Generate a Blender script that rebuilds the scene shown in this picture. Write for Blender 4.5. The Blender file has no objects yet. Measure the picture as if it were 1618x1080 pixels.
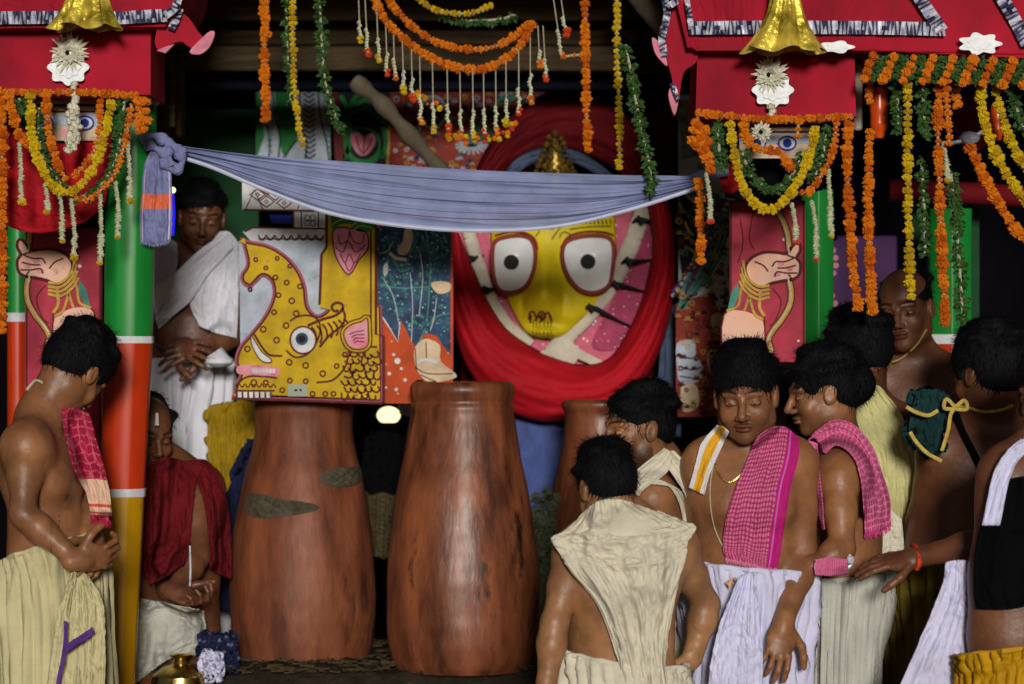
import bpy, math, random
import numpy as np
from mathutils import Vector, Matrix
from mathutils.geometry import tessellate_polygon
R = math.radians
random.seed(7); RNG = np.random.default_rng(7)
SC = bpy.context.scene
COL = SC.collection
# ------------------------------------------------------------------ camera, world, sun, exposure
FPX, CX, CY, CZ = 4700.0, 809.0, 540.0, 1.72
cam_d = bpy.data.cameras.new('camera'); cam = bpy.data.objects.new('camera', cam_d); COL.objects.link(cam)
cam.location = (0, 0, CZ); cam.rotation_euler = (R(90), 0, 0)
cam_d.sensor_width = 36; cam_d.lens = 36*FPX/1618; cam_d.clip_start = .1; cam_d.clip_end = 500
cam_d.dof.use_dof = True; cam_d.dof.focus_distance = 8.3; cam_d.dof.aperture_fstop = 2.8
SC.camera = cam
SUN_EL, SUN_AZ = 9.8, 3.0          # sun stands behind the camera, a little to its right
W = bpy.data.worlds.new('World'); SC.world = W; W.use_nodes = True
wn = W.node_tree; bg = wn.nodes['Background']
sky = wn.nodes.new('ShaderNodeTexSky'); sky.sky_type = 'NISHITA'; sky.sun_disc = False
sky.sun_elevation = R(SUN_EL); sky.sun_rotation = R(180-SUN_AZ)
wn.links.new(sky.outputs[0], bg.inputs[0]); bg.inputs[1].default_value = .021
sl = bpy.data.lights.new('sun', 'SUN'); sl.energy = 2.9; sl.angle = R(8.0); sl.color = (1, .95, .88)
so = bpy.data.objects.new('sun', sl); COL.objects.link(so); so.location = (3, -10, 8)
sd = Vector((-math.sin(R(SUN_AZ))*math.cos(R(SUN_EL)), math.cos(R(SUN_AZ))*math.cos(R(SUN_EL)), -math.sin(R(SUN_EL))))
so.rotation_euler = sd.to_track_quat('-Z', 'Y').to_euler()
SC.view_settings.view_transform = 'Standard'; SC.view_settings.look = 'None'
SC.view_settings.exposure = 0.0; SC.view_settings.gamma = 1; SC.view_settings.use_curve_mapping = False
SC.cycles.max_bounces = 5

# ------------------------------------------------------------------ helpers
def P(x, y, d): return Vector(((x-CX)*d/FPX, d, CZ-(y-CY)*d/FPX))
def PN(x, y, d):
    x, y, d = np.broadcast_arrays(np.asarray(x, float), np.asarray(y, float), np.asarray(d, float))
    return np.stack([(x-CX)*d/FPX, d, CZ-(y-CY)*d/FPX], -1)
def px(d): return d/FPX            # metres in one photo pixel at depth d
ORG = {}
def tag(o, label=None, cat=None, group=None, kind=None):
    if label: o['label'] = label
    if cat: o['category'] = cat
    if group: o['group'] = group
    if kind: o['kind'] = kind
    return o
def thing(name, label, cat, loc, group=None):
    o = bpy.data.objects.new(name, None); COL.objects.link(o); o.location = loc; o.empty_display_size = .1
    ORG[o.name] = Vector(loc); return tag(o, label, cat, group)
def link(name, me, parent=None, loc=None):
    o = bpy.data.objects.new(name, me); COL.objects.link(o)
    if parent is not None: o.parent = parent
    if loc is not None: o.location = Vector(loc)-(ORG[parent.name] if parent is not None else Vector())
    ORG[o.name] = Vector(loc) if loc is not None else (ORG[parent.name] if parent is not None else Vector())
    return o
class MB:
    def __init__(s): s.v = []; s.f = []; s.m = []; s.pc = []
    def add(s, vs, fs, m=0):
        n = len(s.v); s.v += [tuple(v) for v in vs]; s.f += [tuple(i+n for i in f) for f in fs]; s.m += [m]*len(fs)
        return s
    def box(s, a, b, m=0):
        x0, y0, z0 = a; x1, y1, z1 = b
        vs = [(x, y, z) for z in (z0, z1) for y in (y0, y1) for x in (x0, x1)]
        return s.add(vs, [(0, 2, 3, 1), (4, 5, 7, 6), (0, 1, 5, 4), (2, 6, 7, 3), (0, 4, 6, 2), (1, 3, 7, 5)], m)
    def bbox(s, a, b, r=.006, m=0):      # box with chamfered edges
        a = Vector(a); b = Vector(b); vs = []; fs = []
        c = (a+b)/2; h = (b-a)/2
        import itertools
        idx = {}
        for sx, sy, sz in itertools.product((-1, 1), repeat=3):
            for ax in range(3):
                p = [sx*h[0], sy*h[1], sz*h[2]]
                for k in range(3):
                    if k != ax: p[k] -= (sx, sy, sz)[k]*r
                idx[(sx, sy, sz, ax)] = len(vs); vs.append((c[0]+p[0], c[1]+p[1], c[2]+p[2]))
        for ax in range(3):
            o = [k for k in range(3) if k != ax]
            for sg in (-1, 1):
                q = []
                for u, w in ((-1, -1), (1, -1), (1, 1), (-1, 1)):
                    t = [0, 0, 0]; t[ax] = sg; t[o[0]] = u; t[o[1]] = w; q.append(idx[(*t, ax)])
                fs.append(tuple(q))
        for ax in range(3):
            o = [k for k in range(3) if k != ax]
            for u, w in ((-1, -1), (1, -1), (1, 1), (-1, 1)):
                t0 = [0, 0, 0]; t0[ax] = -1; t0[o[0]] = u; t0[o[1]] = w; t1 = list(t0); t1[ax] = 1
                fs.append((idx[(*t0, o[0])], idx[(*t1, o[0])], idx[(*t1, o[1])], idx[(*t0, o[1])]))
        for sgn in itertools.product((-1, 1), repeat=3): fs.append(tuple(idx[(*sgn, k)] for k in range(3)))
        return s.add(vs, fs, m)
    def tube(s, pts, r, n=8, m=0, cap=True, flat=1.0):
        pts = [Vector(p) for p in pts]; rs = r if hasattr(r, '__len__') else [r]*len(pts)
        vs = []; fs = []; up = Vector((0.13, -.97, .2)).normalized()
        for i, p in enumerate(pts):
            t = (pts[min(i+1, len(pts)-1)]-pts[max(i-1, 0)])
            t = t.normalized() if t.length > 1e-9 else Vector((0, 0, 1))
            a = t.cross(up); a = a.normalized() if a.length > 1e-4 else Vector((1, 0, 0)); b = a.cross(t)
            for k in range(n):
                w = 2*math.pi*k/n; vs.append(p+a*math.cos(w)*rs[i]+b*math.sin(w)*rs[i]*flat)
        for i in range(len(pts)-1):
            for k in range(n):
                fs.append((i*n+k, i*n+(k+1) % n, (i+1)*n+(k+1) % n, (i+1)*n+k))
        if cap: fs.append(tuple(range(n))[::-1]); fs.append(tuple((len(pts)-1)*n+k for k in range(n)))
        return s.add(vs, fs, m)
    def lathe(s, c, prof, n=32, m=0, jit=None, sx=1, sy=1):
        vs = []; fs = []
        for i, (r, z) in enumerate(prof):
            for k in range(n):
                w = 2*math.pi*k/n; rr = r*(1 if jit is None else jit(w, i, z))
                vs.append((c[0]+rr*math.cos(w)*sx, c[1]+rr*math.sin(w)*sy, c[2]+z))
        for i in range(len(prof)-1):
            for k in range(n): fs.append((i*n+k, i*n+(k+1) % n, (i+1)*n+(k+1) % n, (i+1)*n+k))
        return s.add(vs, fs, m)
    def ball(s, c, r, n=12, m=0, rz=None):
        rz = rz or r; prof = [(max(r*math.sin(math.pi*i/(n//2)), 1e-5), -rz*math.cos(math.pi*i/(n//2))) for i in range(n//2+1)]
        return s.lathe(c, prof, n, m)
    def plate(s, pts, d, h=.002, m=0, depth=None):   # closed outline in photo pixels standing upright at depth d, h metres proud of it
        s.pc.append((len(s.v), len(s.f))); q = [P(x, y, d) for x, y in pts]
        k = len(q); tri = tessellate_polygon([[Vector((p.x, p.z, 0)) for p in q]])
        area = sum(q[i].x*q[(i+1) % k].z-q[(i+1) % k].x*q[i].z for i in range(k))
        fr = [Vector((p.x, d-h, p.z)) for p in q]; bk = [Vector((p.x, d+(depth or 0), p.z)) for p in q]
        fs = []
        for t in tri:
            a, b, c = t; s2 = (q[b].x-q[a].x)*(q[c].z-q[a].z)-(q[c].x-q[a].x)*(q[b].z-q[a].z)
            t = (a, b, c) if s2 > 0 else (a, c, b); fs.append(t)
            if depth: fs.append((t[0]+k, t[2]+k, t[1]+k))
        for i in range(k):
            j = (i+1) % k
            fs.append((i, i+k, j+k, j) if area > 0 else (j, j+k, i+k, i))
        return s.add(fr+bk, fs, m)
    def line(s, pts, w, d, h=.003, m=0, closed=False):   # painted line of w pixels
        s.pc.append((len(s.v), len(s.f))); pts = [Vector(p) for p in pts]; n = len(pts); L = []; Rr = []
        for i in range(n):
            a = pts[(i-1) % n] if closed or i > 0 else pts[i]; b = pts[(i+1) % n] if closed or i < n-1 else pts[i]
            t = (b-a); t = t.normalized() if t.length > 1e-6 else Vector((1, 0)); nn = Vector((-t.y, t.x))
            ww = (w[i] if hasattr(w, '__len__') else w)/2
            L.append(pts[i]+nn*ww); Rr.append(pts[i]-nn*ww)
        for i in range(n if closed else n-1):
            j = (i+1) % n
            q = [P(*L[i], d-h), P(*L[j], d-h), P(*Rr[j], d-h), P(*Rr[i], d-h)]
            k = [P(*L[i], d), P(*L[j], d), P(*Rr[j], d), P(*Rr[i], d)]
            s.add(q+k, [(0, 1, 2, 3), (0, 4, 5, 1), (3, 2, 6, 7)], m)
        return s
    def build(s, name, mats, parent=None, smooth=True, loc=None, uv=None):
        me = bpy.data.meshes.new(name)
        o0 = Vector(loc) if loc is not None else (ORG[parent.name] if parent is not None else Vector())
        me.from_pydata([(v[0]-o0[0], v[1]-o0[1], v[2]-o0[2]) for v in s.v], [], s.f)
        for mm in (mats if isinstance(mats, (list, tuple)) else [mats]): me.materials.append(mm)
        if any(s.m): me.polygons.foreach_set('material_index', s.m)
        if smooth:
            me.polygons.foreach_set('use_smooth', [True]*len(me.polygons))
            me.set_sharp_from_angle(angle=R(40))
        me.update()
        return link(name, me, parent, loc)
def cr(pts, n=6, closed=False):      # Catmull-Rom through points
    P_ = [np.array(p, float) for p in pts]; N = len(P_); out = []
    for i in range(N if closed else N-1):
        p0 = P_[(i-1) % N] if closed or i > 0 else P_[i]*2-P_[i+1]; p1 = P_[i]; p2 = P_[(i+1) % N]
        p3 = P_[(i+2) % N] if closed or i < N-2 else p2*2-p1
        for k in range(n):
            t = k/n; out.append(tuple(.5*((2*p1)+(-p0+p2)*t+(2*p0-5*p1+4*p2-p3)*t*t+(-p0+3*p1-3*p2+p3)*t**3)))
    if not closed: out.append(tuple(P_[-1]))
    return out
def even(pts, step):
    q = cr(pts, 12); L = [0]
    for a, b in zip(q, q[1:]): L.append(L[-1]+math.dist(a, b))
    n = max(2, int(L[-1]/step)+1); out = []
    Q = np.array(q)
    for t in np.linspace(0, L[-1], n): out.append(tuple(np.interp(t, L, Q[:, k]) for k in range(Q.shape[1])))
    return out
def circ(x, y, r, n=16, ry=None, a0=0): return [(x+r*math.cos(a0+2*math.pi*k/n), y+(ry or r)*math.sin(a0+2*math.pi*k/n)) for k in range(n)]
def rect(x0, y0, x1, y1): return [(x0, y0), (x1, y0), (x1, y1), (x0, y1)]
# ------------------------------------------------------------------ materials
MATS = {}
def mat(name, col, rough=.6, var=.25, scale=9, bump=.15, bscale=60, metal=0, col2=None, spec=.14, coat=0, sheen=0, stretch=None, alpha=1, attr=False,
        sss=0, wear=None, emit=0, checks=None, stripes=None, sparkle=None, trans=0):
    if name in MATS: return MATS[name]
    m = bpy.data.materials.new(name); m.use_nodes = True; MATS[name] = m; nt = m.node_tree; N = nt.nodes; L = nt.links
    b = N['Principled BSDF']; I = b.inputs
    if name.startswith('painted'):
        rough = .6; var = max(var, .35); wear = wear or ((col[0]*.5+.03, col[1]*.5+.03, col[2]*.5+.03), .60, 22)
    tc = N.new('ShaderNodeTexCoord'); mp = N.new('ShaderNodeMapping'); L.new(tc.outputs['Object'], mp.inputs[0])
    if stretch: mp.inputs['Scale'].default_value = stretch
    nz = N.new('ShaderNodeTexNoise'); nz.inputs['Scale'].default_value = scale; nz.inputs['Detail'].default_value = 6; nz.inputs['Roughness'].default_value = .62
    L.new(mp.outputs[0], nz.inputs[0])
    rp = N.new('ShaderNodeValToRGB'); c = Vector(col[:3]); c2 = Vector(col2) if col2 else c*(1-var)
    rp.color_ramp.elements[0].position = .36; rp.color_ramp.elements[1].position = .66
    rp.color_ramp.elements[0].color = (*c2, 1); rp.color_ramp.elements[1].color = (*(c*(1+var*.25)), 1)
    L.new(nz.outputs[0], rp.inputs[0]); out = rp.outputs[0]
    def mix(fac, a, bcol, mode='MIX'):
        mx = N.new('ShaderNodeMix'); mx.data_type = 'RGBA'; mx.blend_type = mode
        if hasattr(fac, 'links'): L.new(fac, mx.inputs[0])
        else: mx.inputs[0].default_value = fac
        L.new(a, mx.inputs[6])
        if hasattr(bcol, 'links'): L.new(bcol, mx.inputs[7])
        else: mx.inputs[7].default_value = (*bcol, 1)
        return mx.outputs[2]
    def math_(op, a, bb=None):
        q = N.new('ShaderNodeMath'); q.operation = op
        for i, v in enumerate((a, bb)):
            if v is None: continue
            if hasattr(v, 'links'): L.new(v, q.inputs[i])
            else: q.inputs[i].default_value = v
        return q.outputs[0]
    if stripes or checks:
        sx = N.new('ShaderNodeSeparateXYZ'); L.new(tc.outputs['UV'], sx.inputs[0])
    if checks:      # (nu, nv, colour, width)
        nu, nv, cc, w = checks
        wn_ = N.new('ShaderNodeTexNoise'); wn_.inputs['Scale'].default_value = 5; L.new(tc.outputs['UV'], wn_.inputs[0])
        for comp, k in ((0, nu), (1, nv)):
            f = math_('FRACT', math_('ADD', math_('MULTIPLY', sx.outputs[comp], k), math_('MULTIPLY', wn_.outputs[0], 1.6))); out = mix(math_('MULTIPLY', math_('LESS_THAN', f, w), .75), out, cc)
    if stripes:     # list of (comp, u0, u1, colour)
        for comp, a, bb, cc in stripes:
            f = math_('MULTIPLY', math_('GREATER_THAN', sx.outputs[comp], a), math_('LESS_THAN', sx.outputs[comp], bb)); out = mix(f, out, cc)
    if wear:        # (colour, threshold, scale)
        w2 = N.new('ShaderNodeTexNoise'); w2.inputs['Scale'].default_value = wear[2]; w2.inputs['Detail'].default_value = 8; w2.inputs['Roughness'].default_value = .7
        L.new(mp.outputs[0], w2.inputs[0]); r2 = N.new('ShaderNodeValToRGB'); r2.color_ramp.elements[0].position = wear[1]; r2.color_ramp.elements[1].position = wear[1]+.08
        L.new(w2.outputs[0], r2.inputs[0]); out = mix(r2.outputs[0], out, wear[0])
    if sparkle:     # (colour, density scale, radius)
        vo = N.new('ShaderNodeTexVoronoi'); vo.inputs['Scale'].default_value = sparkle[1]; L.new(tc.outputs['Object'], vo.inputs[0])
        out = mix(math_('LESS_THAN', vo.outputs['Distance'], sparkle[2]), out, sparkle[0])
    if attr:
        at = N.new('ShaderNodeAttribute'); at.attribute_name = 'tint'; out = mix(1.0, out, at.outputs[0], 'MULTIPLY')
    L.new(out, I['Base Color'])
    I['Roughness'].default_value = rough; I['Metallic'].default_value = metal; I['Specular IOR Level'].default_value = spec
    I['Coat Weight'].default_value = coat if not name.startswith('painted') else 0; I['Coat Roughness'].default_value = .25
    I['Sheen Weight'].default_value = sheen; I['Alpha'].default_value = alpha
    if sss: I['Subsurface Weight'].default_value = sss; I['Subsurface Radius'].default_value = (.012, .005, .003); I['Subsurface Scale'].default_value = 1
    if emit: I['Emission Color'].default_value = (*col[:3], 1); I['Emission Strength'].default_value = emit
    if bump:
        n2 = N.new('ShaderNodeTexNoise'); n2.inputs['Scale'].default_value = bscale; n2.inputs['Detail'].default_value = 5; L.new(mp.outputs[0], n2.inputs[0])
        bp = N.new('ShaderNodeBump'); bp.inputs['Strength'].default_value = bump; bp.inputs['Distance'].default_value = .01; L.new(n2.outputs[0], bp.inputs['Height']); L.new(bp.outputs[0], I['Normal'])
        rr = math_('MULTIPLY_ADD', n2.outputs[0], .25); rr.node.inputs[2].default_value = rough-.12; L.new(rr, I['Roughness'])
    return m
M = dict(
 red=mat('red_cloth', (.37, .008, .026), .75, .45, 3.5, .5, 14),
 reddark=mat('dark_red_cloth', (.13, .004, .008), .8, .35, 6, .3, 200),
 crimson=mat('crimson_cloth', (.42, .006, .014), .7, .35, 4, .3, 120),
 pinkcloth=mat('pink_satin', (.55, .10, .17), .45, .3, 12, .3, 80, sparkle=((.8, .75, .7), 45, .16)),
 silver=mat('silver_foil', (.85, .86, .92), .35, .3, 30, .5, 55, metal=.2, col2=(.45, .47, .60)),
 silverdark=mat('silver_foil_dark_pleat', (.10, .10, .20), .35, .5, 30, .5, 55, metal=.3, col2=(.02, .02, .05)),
 goldcloth=mat('gold_tinsel_cloth', (.85, .66, .10), .32, .5, 14, .6, 45, metal=.45, col2=(.22, .16, .01)),
 gold=mat('gold_metal', (.75, .5, .12), .25, .4, 30, .4, 60, metal=.9),
 brass=mat('brass', (.72, .52, .14), .22, .3, 12, .15, 30, metal=1),
 pith=mat('ivory_pith', (.62, .60, .46), .7, .3, 40, .4, 120),
 white=mat('white_paint', (.72, .72, .70), .5, .15, 8, .1, 60),
 foilwhite=mat('white_foil_flower', (.80, .84, .86), .35, .15, 40, .4, 60),
 orange=mat('orange_marigold', (.72, .22, .008), .8, .35, 60, .4, 220, col2=(.50, .11, .004)),
 yellow=mat('yellow_marigold', (.66, .48, .012), .8, .3, 60, .4, 220, col2=(.48, .30, .006)),
 leaf=mat('leaf_green', (.035, .085, .018), .5, .5, 40, .2, 100, col2=(.018, .05, .010)),
 orange2=mat('deep_orange_marigold', (.58, .13, .005), .85, .4, 60, .4, 220, col2=(.34, .06, .003)),
 yellow2=mat('ochre_marigold', (.52, .33, .010), .85, .4, 60, .4, 220, col2=(.30, .17, .006)),
 jasmine=mat('jasmine_bud', (.60, .62, .42), .6, .3, 90, .2, 200),
 redflower=mat('red_petals', (.60, .06, .015), .7, .4, 60, .3, 200),
 thread=mat('cotton_thread', (.45, .42, .30), .8, .3, 60, 0),
 wood=mat('old_brown_wood', (.055, .036, .016), .7, .6, 7, .5, 30, stretch=(1, 1, 7), col2=(.028, .017, .008)),
 woodgrey=mat('weathered_log', (.13, .11, .085), .8, .6, 14, .6, 40, col2=(.10, .08, .05)),
 black=mat('black_beam', (.005, .006, .011), .9, spec=.03),
 bluecloth=mat('blue_cotton', (.26, .31, .52), .85, .22, 10, .25, 300, stripes=[(1, .17, .185, (.07, .07, .18)), (1, .36, .37, (.08, .08, .2)), (1, .52, .535, (.07, .07, .18)), (1, .70, .71, (.1, .08, .2)), (1, .80, .815, (.12, .06, .12)), (1, .955, .99, (.5, .52, .66))], alpha=.80),
 bluetail=mat('blue_cotton_tail', (.19, .21, .40), .85, .22, 10, .25, 300, stripes=[(1, .53, .66, (.62, .14, .07)), (0, .90, .94, (.55, .5, .6)), (0, .06, .09, (.45, .3, .4))]),
 greenp=mat('green_enamel', (.012, .23, .035), .38, .25, 6, .15, 14, coat=.25, wear=((.05, .09, .05), .66, 18), stretch=(1, 1, .3)),
 redp=mat('red_enamel', (.48, .035, .006), .38, .25, 6, .15, 14, coat=.25, wear=((.3, .12, .08), .64, 16), stretch=(1, 1, .3)),
 yelp=mat('yellow_enamel', (.46, .23, .004), .38, .3, 6, .15, 14, coat=.25, wear=((.20, .11, .02), .62, 14), stretch=(1, 1, .3)),
 whitep=mat('white_enamel_band', (.62, .62, .66), .5, .25, 10, .1, 30),
 darkgreen=mat('dark_green_wall_paint', (.008, .055, .018), .7, .4, 4, .2, 20),
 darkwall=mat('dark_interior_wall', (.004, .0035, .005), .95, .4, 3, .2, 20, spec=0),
 clay=mat('terracotta', (.25, .076, .029), .43, .5, 6, .22, 30, stretch=(1.6, 1.6, .5), col2=(.060, .016, .008), spec=.42, coat=.05, wear=((.022, .010, .007), .56, 3.2)),
 clay2=mat('terracotta_red', (.23, .070, .029), .54, .4, 6, .22, 30, stretch=(1.8, 1.8, .5), col2=(.085, .024, .011), spec=.3, wear=((.05, .017, .010), .60, 4)),
 mud=mat('grey_mud_smear', (.09, .075, .05), .85, .4, 30, .8, 60),
 earth=mat('dark_earth', (.035, .026, .017), .95, .5, 18, .9, 50),
 straw=mat('straw', (.06, .045, .02), .8, .5, 60, .3, 60),
 p_yellow=mat('painted_yellow', (.55, .36, .006), .38, .22, 10, .12, 25, coat=.15),
 p_maroon=mat('painted_maroon', (.10, .008, .008), .45, .3, 20, .1, 40),
 p_mauve=mat('painted_mauve_edge', (.34, .08, .12), .5, .3, 14, .1, 40),
 p_white=mat('painted_white', (.62, .63, .64), .5, .18, 14, .1, 40),
 p_pale=mat('painted_pale_blue', (.42, .48, .56), .5, .2, 10, .1, 40),
 p_black=mat('painted_black', (.006, .006, .009), .4, .2, 20, .05, 40),
 p_pink=mat('painted_pink', (.58, .13, .22), .5, .35, 30, .1, 40, col2=(.62, .30, .36)),
 p_rose=mat('painted_rose_board', (.42, .035, .065), .5, .35, 8, .12, 40, sparkle=((.75, .6, .6), 14, .075)),
 p_green=mat('painted_green', (.015, .20, .04), .5, .4, 16, .1, 40),
 p_teal=mat('painted_teal', (.06, .26, .20), .5, .4, 16, .1, 40),
 p_blue=mat('painted_blue', (.012, .035, .35), .4, .3, 14, .1, 40),
 p_navy=mat('painted_navy_robe', (.03, .075, .15), .5, .4, 26, .15, 60, col2=(.010, .020, .05), sparkle=((.22, .42, .42), 60, .20)),
 p_orange=mat('painted_orange_board', (.52, .07, .012), .5, .3, 10, .15, 40, sparkle=((.6, .3, .2), 30, .12)),
 p_brick=mat('painted_brick_red', (.26, .03, .015), .55, .4, 18, .2, 50, sparkle=((.4, .15, .1), 60, .16)),
 p_skin=mat('painted_peach', (.66, .36, .24), .5, .3, 12, .1, 40, col2=(.70, .45, .36)),
 p_cream=mat('painted_cream', (.62, .48, .32), .5, .3, 14, .1, 40),
 p_gold=mat('painted_gold', (.52, .32, .06), .45, .4, 30, .2, 60),
 p_purple=mat('painted_purple', (.085, .028, .12), .6, .3, 10, .15, 40),
 idol_yellow=mat('idol_yellow_face', (.66, .52, .010), .5, .3, 5, .15, 25, spec=.2),
 lantern=mat('orange_red_glaze', (.62, .07, .008), .3, .3, 12, .1, 40, coat=.4),
 lamp=mat('lamp_glow', (1, .88, .45), .5, 0, 5, 0, 5, emit=1.6),
 led=mat('blue_led_glow', (.02, .02, 1), .5, 0, 5, 0, 5, emit=.9),
 hair=mat('black_hair', (.006, .006, .008), .6, .4, 50, .5, 260, stretch=(1, 1, .3), spec=.08),
 hairgrey=mat('salt_and_pepper_hair', (.020, .020, .021), .5, .5, 60, .9, 160, stretch=(1, 1, .3)),
 dh_cream=mat('cream_cotton', (.52, .47, .27), .85, .18, 6, .25, 200),
 dh_white=mat('white_cotton', (.66, .67, .74), .85, .12, 6, .25, 200),
 dh_lav=mat('bluish_white_cotton', (.60, .60, .80), .85, .15, 6, .25, 200),
 dh_grey=mat('greyish_white_cotton', (.46, .46, .41), .85, .2, 7, .3, 160),
 sh_ivory=mat('ivory_khadi', (.62, .58, .46), .85, .15, 8, .3, 220),
 sh_lemon=mat('pale_lemon_silk', (.56, .53, .24), .6, .25, 9, .3, 120),
 sh_pink=mat('magenta_towel', (.52, .045, .20), .85, .2, 14, .3, 260, stripes=[(0, .0, .05, (.6, .2, .35))], checks=(18, 26, (.62, .22, .32), .3)),
 sh_check=mat('pink_checked_gamcha', (.60, .17, .28), .85, .15, 14, .3, 260, checks=(19, 34, (.30, .008, .10), .42), stripes=[(0, .76, 1.0, (.42, .012, .16)), (0, .80, .83, (.50, .12, .42))]),
 sh_maroon=mat('maroon_printed_towel', (.36, .012, .05), .85, .3, 18, .3, 200, checks=(3, 14, (.5, .1, .15), .18), stripes=[(1, .60, .96, (.62, .42, .30)), (1, .85, .88, (.5, .08, .06)), (1, .93, .95, (.5, .08, .06))]),
 sh_wine=mat('wine_red_shawl', (.13, .006, .010), .85, .3, 8, .3, 120),
 sh_yw=mat('yellow_white_scarf', (.66, .64, .66), .8, .15, 10, .25, 200, stripes=[(0, .28, .74, (.66, .34, .02))]),
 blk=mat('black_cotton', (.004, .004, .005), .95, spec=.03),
 navy=mat('navy_cotton', (.012, .014, .05), .9, .4, 8, .3, 150),
 olive=mat('olive_gold_cotton', (.22, .15, .02), .7, .4, 8, .3, 100),
 yellowcloth=mat('turmeric_silk', (.50, .26, .005), .5, .35, 8, .4, 60),
 bottle=mat('bottle_green_velvet', (.008, .035, .035), .8, .3, 12, .3, 120),
 bluebody=mat('blue_wrap_cloth', (.07, .10, .28), .85, .3, 10, .3, 120),
 greywrap=mat('grey_blue_drape', (.07, .10, .17), .8, .4, 12, .4, 80),
)
SK = {}
def skin(name, c):
    SK[name] = mat(name, c, .45, .42, 9, .13, 75, attr=True, sss=.05, spec=.40)
skin('brown_skin', (.30, .128, .053)); skin('dark_skin', (.165, .062, .029)); skin('tan_skin', (.36, .172, .076)); skin('deep_skin', (.060, .025, .015))  # second and last tones carry the rear men's shade in their colour
skin('wheat_skin', (.42, .22, .10))
# ------------------------------------------------------------------ figures: one smooth surface grown round a posed skeleton
def N_(v): return np.array(v, dtype=np.float64)
def unit(v): v = N_(v); return v/(np.linalg.norm(v)+1e-12)
class Fig:
    def __init__(s): s.p = []          # (kind, data, k, bbox lo, hi)
    def cap(s, a, b, ra, rb, k=.02):
        a = N_(a); b = N_(b); r = max(ra, rb)+k+.012
        s.p.append(('c', (a, b, ra, rb), k, np.minimum(a, b)-r, np.maximum(a, b)+r))
    def ecap(s, a, b, ra, rb, fwd, ratio, k=.03):
        a = N_(a); b = N_(b); f = unit(fwd); r = max(ra, rb)+k+.012
        s.p.append(('e', (a, b, ra, rb, f, ratio), k, np.minimum(a, b)-r, np.maximum(a, b)+r))
    def ell(s, c, r, Rm=None, k=.015, sub=False):
        c = N_(c); r = N_(r); Rm = np.eye(3) if Rm is None else Rm; q = max(r)+k+.012
        s.p.append(('s' if sub else 'l', (c, r, Rm), k, c-q, c+q))
    @staticmethod
    def dist(kind, dt, X):
        if kind == 'c':
            a, b, ra, rb = dt; ab = b-a; t = np.clip(((X-a)@ab)/(ab@ab+1e-12), 0, 1)
            return np.linalg.norm(X-a-t[:, None]*ab, axis=1)-(ra+(rb-ra)*t)
        if kind == 'e':
            a, b, ra, rb, f, ra_ = dt; g = 1/ra_-1
            ab = b-a; ab = ab+f*(ab@f)*g; q = X-a; q = q+f[None]*((q@f)*g)[:, None]
            t = np.clip((q@ab)/(ab@ab+1e-12), 0, 1)
            dv = q-t[:, None]*ab; n = np.linalg.norm(dv, axis=1)+1e-9
            df = np.abs(dv@f)/n
            return (n-(ra+(rb-ra)*t))*(1-df*(1-ra_))
        c, r, Rm = dt; q = (X-c)@Rm; k0 = np.linalg.norm(q/r, axis=1); k1 = np.linalg.norm(q/(r*r), axis=1)+1e-9
        return k0*(k0-1)/k1
    def sdf(s, X):
        F = np.full(len(X), 1.0)
        for kind, dt, k, lo, hi in s.p:
            m = np.all((X > lo-.25) & (X < hi+.25), axis=1) if kind != 's' else np.all((X > lo) & (X < hi), axis=1)
            if not m.any(): continue
            d = s.dist(kind, dt, X[m]); f = F[m]
            if kind == 's': h = np.clip(.5-.5*(f+d)/k, 0, 1); F[m] = f*(1-h)-d*h+k*h*(1-h)
            else: h = np.clip(.5+.5*(f-d)/k, 0, 1); F[m] = f*(1-h)+d*h-k*h*(1-h)
        return F
    def grid(s, lo, hi, h):
        lo = N_(lo); n = np.maximum(4, np.ceil((N_(hi)-lo)/h).astype(int)+1); F = np.full(n, 1.0, dtype=np.float32)
        ax = [lo[i]+h*np.arange(n[i]) for i in range(3)]
        for kind, dt, k, a, b in s.p:
            i0 = np.maximum(0, np.floor((a-lo)/h).astype(int)); i1 = np.minimum(n, np.ceil((b-lo)/h).astype(int)+1)
            if (i1 <= i0).any(): continue
            sl = tuple(slice(i0[i], i1[i]) for i in range(3))
            X = np.stack(np.meshgrid(*[ax[i][sl[i]] for i in range(3)], indexing='ij'), -1).reshape(-1, 3)
            f = F[sl].reshape(-1).astype(float); d = s.dist(kind, dt, X)
            if kind == 's': hh = np.clip(.5-.5*(f+d)/k, 0, 1); f = f*(1-hh)-d*hh+k*hh*(1-hh)
            else: hh = np.clip(.5+.5*(f-d)/k, 0, 1); f = f*(1-hh)+d*hh-k*hh*(1-hh)
            F[sl] = f.reshape(i1-i0)
        return F, lo
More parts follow.
